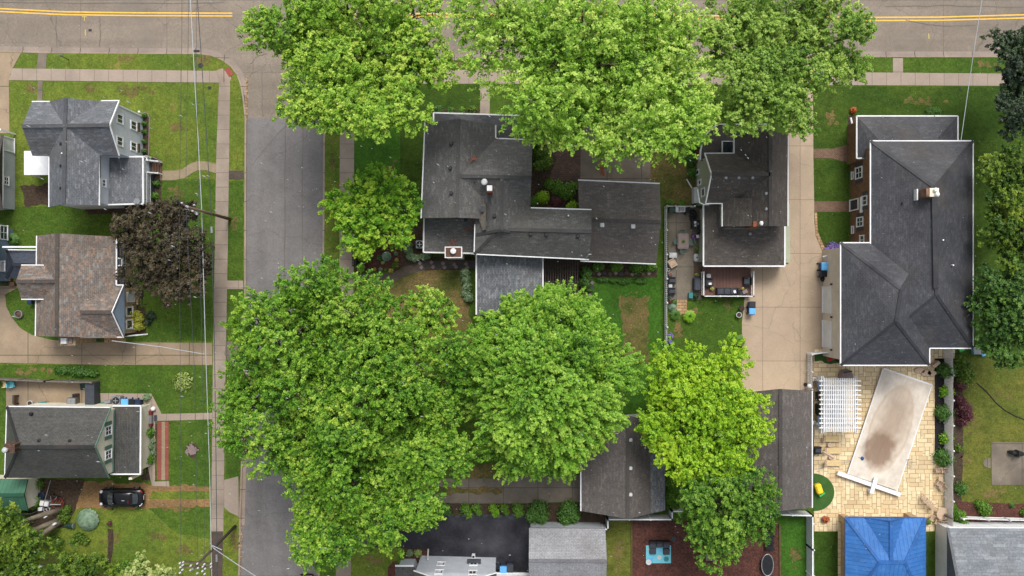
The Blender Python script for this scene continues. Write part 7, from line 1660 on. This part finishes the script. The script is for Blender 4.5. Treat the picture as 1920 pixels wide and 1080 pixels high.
o = proto('fire_pit', 'round rusty fire pit on the small lawn beside the curved driveway', 'fire pit'); ob('ring', MB().lathe((0, 0, 0), [(.4, 0), (.42, .35), (.36, .36), (.34, .1)], 18), 'metal', o); ob('ash', MB().lathe((0, 0, .1), [(.34, 0), (.3, .1), (.05, .2)], 12), 'brown', o); place(o, 38, 589)
place(mkbin('small navy bin under the eave of the mottled brown roof', 'navy', 'navy'), 63, 566, sc=.7); place(mkpot('round dark tub by the blue house wall', .35, .4, 'charcoal', None, 'tub'), 11, 527)
simple('wooden_crate', 'brown wooden crate beside the dark tub at the blue house', 'crate', 'brown', 21, 524, .5, .45, .5, bev=.02); simple('wooden_crate', 'brown wooden crate below the first one at the blue house', 'crate', 'brown', 26, 533, .55, .45, .4, 10, bev=.02)
o = proto('garden_rock', 'tan boulder at the top of the grey house porch rail', 'rock'); ob('rock', MB().lathe((0, 0, 0), [(.3, 0), (.32, .15), (.15, .28), (.03, .3)], 8), 'brick_tan', o); place(o, 273, 298)
o = proto('solar_lamp', 'white lamp at the corner of the grey house wall', 'lamp'); ob('stem', MB().tube([(0, 0, 0), (0, 0, .8)], .03), 'white', o); ob('shade', MB().lathe((0, 0, .8), [(.05, 0), (.12, .08), (.04, .16)], 10), 'white', o); place(o, 268, 213)
ob('bed_edging', ribbon(MB(), [(270, 211), (277, 213), (281, 222), (279, 292), (290, 296), (303, 302), (304, 318)], -.04, .04, 0, .1), 'taupe', None, 'brown edging strip around the beds of the grey house', 'edging')
# sleet: small wet pellets in the air
m = MB(); dr = Vector((.55, -.25, -.8)).normalized()
for i in range(1500):
    z = random.uniform(2, 72); k = (H - z) / H * 1.15; x = (random.random() ** .75 * 108 - 54) * k; y = random.uniform(-31, 31) * k
    if (H - z) < 12: continue
    s1 = .009 + .00011 * (H - z); c = Vector((x, y, z)); e = Vector((1, 0, 0)) * s1; g = Vector((0, 1, 0)) * s1; d = dr * s1 * 4.5
    m.add([c - d, c + e, c + g, c - e, c - g, c + d], [[0, 2, 1], [0, 3, 2], [0, 4, 3], [0, 1, 4], [5, 1, 2], [5, 2, 3], [5, 3, 4], [5, 4, 1]])
ob('falling_sleet', m, 'wire_pale', None, 'small pale sleet pellets falling through the air', 'sleet', None, 'stuff')

for x, y, r, t in ((150, 1008, 12, 'wild green plant on the lawn below the dark soil strip, left'), (45, 968, 12, 'wild green plant between the upper leaning trunk and the rail fence'), (100, 1012, 14, 'rough green plant below the lowest leaning trunk'), (185, 1050, 14, 'rough green plant left of the low spreading bush')):
    B(x, y, r, .7, 'shag', t, leaf=.14, pts=[(x + 12, y + 5, r * .7), (x - 10, y + 4, r * .6)], cat='plant', name='wild_plant')
EXPO = 0.47
# ================================================================== WORLD, CAMERA
w = bpy.data.worlds.new('World'); scene.world = w; w.use_nodes = True
nt = w.node_tree; bg = nt.nodes['Background']
sky = nt.nodes.new('ShaderNodeTexSky'); sky.sky_type = 'NISHITA'; sky.sun_disc = False
sky.sun_elevation = R(56); sky.sun_rotation = R(12); sky.dust_density = 4; sky.air_density = 1.2
hs = nt.nodes.new('ShaderNodeHueSaturation'); hs.inputs['Saturation'].default_value = .35
nt.links.new(sky.outputs[0], hs.inputs['Color']); nt.links.new(hs.outputs[0], bg.inputs[0]); bg.inputs[1].default_value = .135
sl = bpy.data.lights.new('sun', 'SUN'); sl.energy = 1.7; sl.angle = R(20); sl.color = (1, .965, .92)
so = bpy.data.objects.new('sun', sl); COL.objects.link(so); so.rotation_euler = (R(-34), 0, R(-12)); so.location = (0, 0, 60)
cam = bpy.data.cameras.new('camera'); cam.sensor_width = 36; cam.lens = 36 / 2 / (960 / S / H); cam.clip_end = 3000; cam.clip_start = .5
co = bpy.data.objects.new('camera', cam); COL.objects.link(co); co.location = (0, 0, H); co.rotation_euler = (0, 0, 0)
scene.camera = co
vs = scene.view_settings; vs.view_transform = 'Standard'; vs.look = 'None'; vs.gamma = 1; vs.exposure = EXPO
bpy.context.view_layer.update()
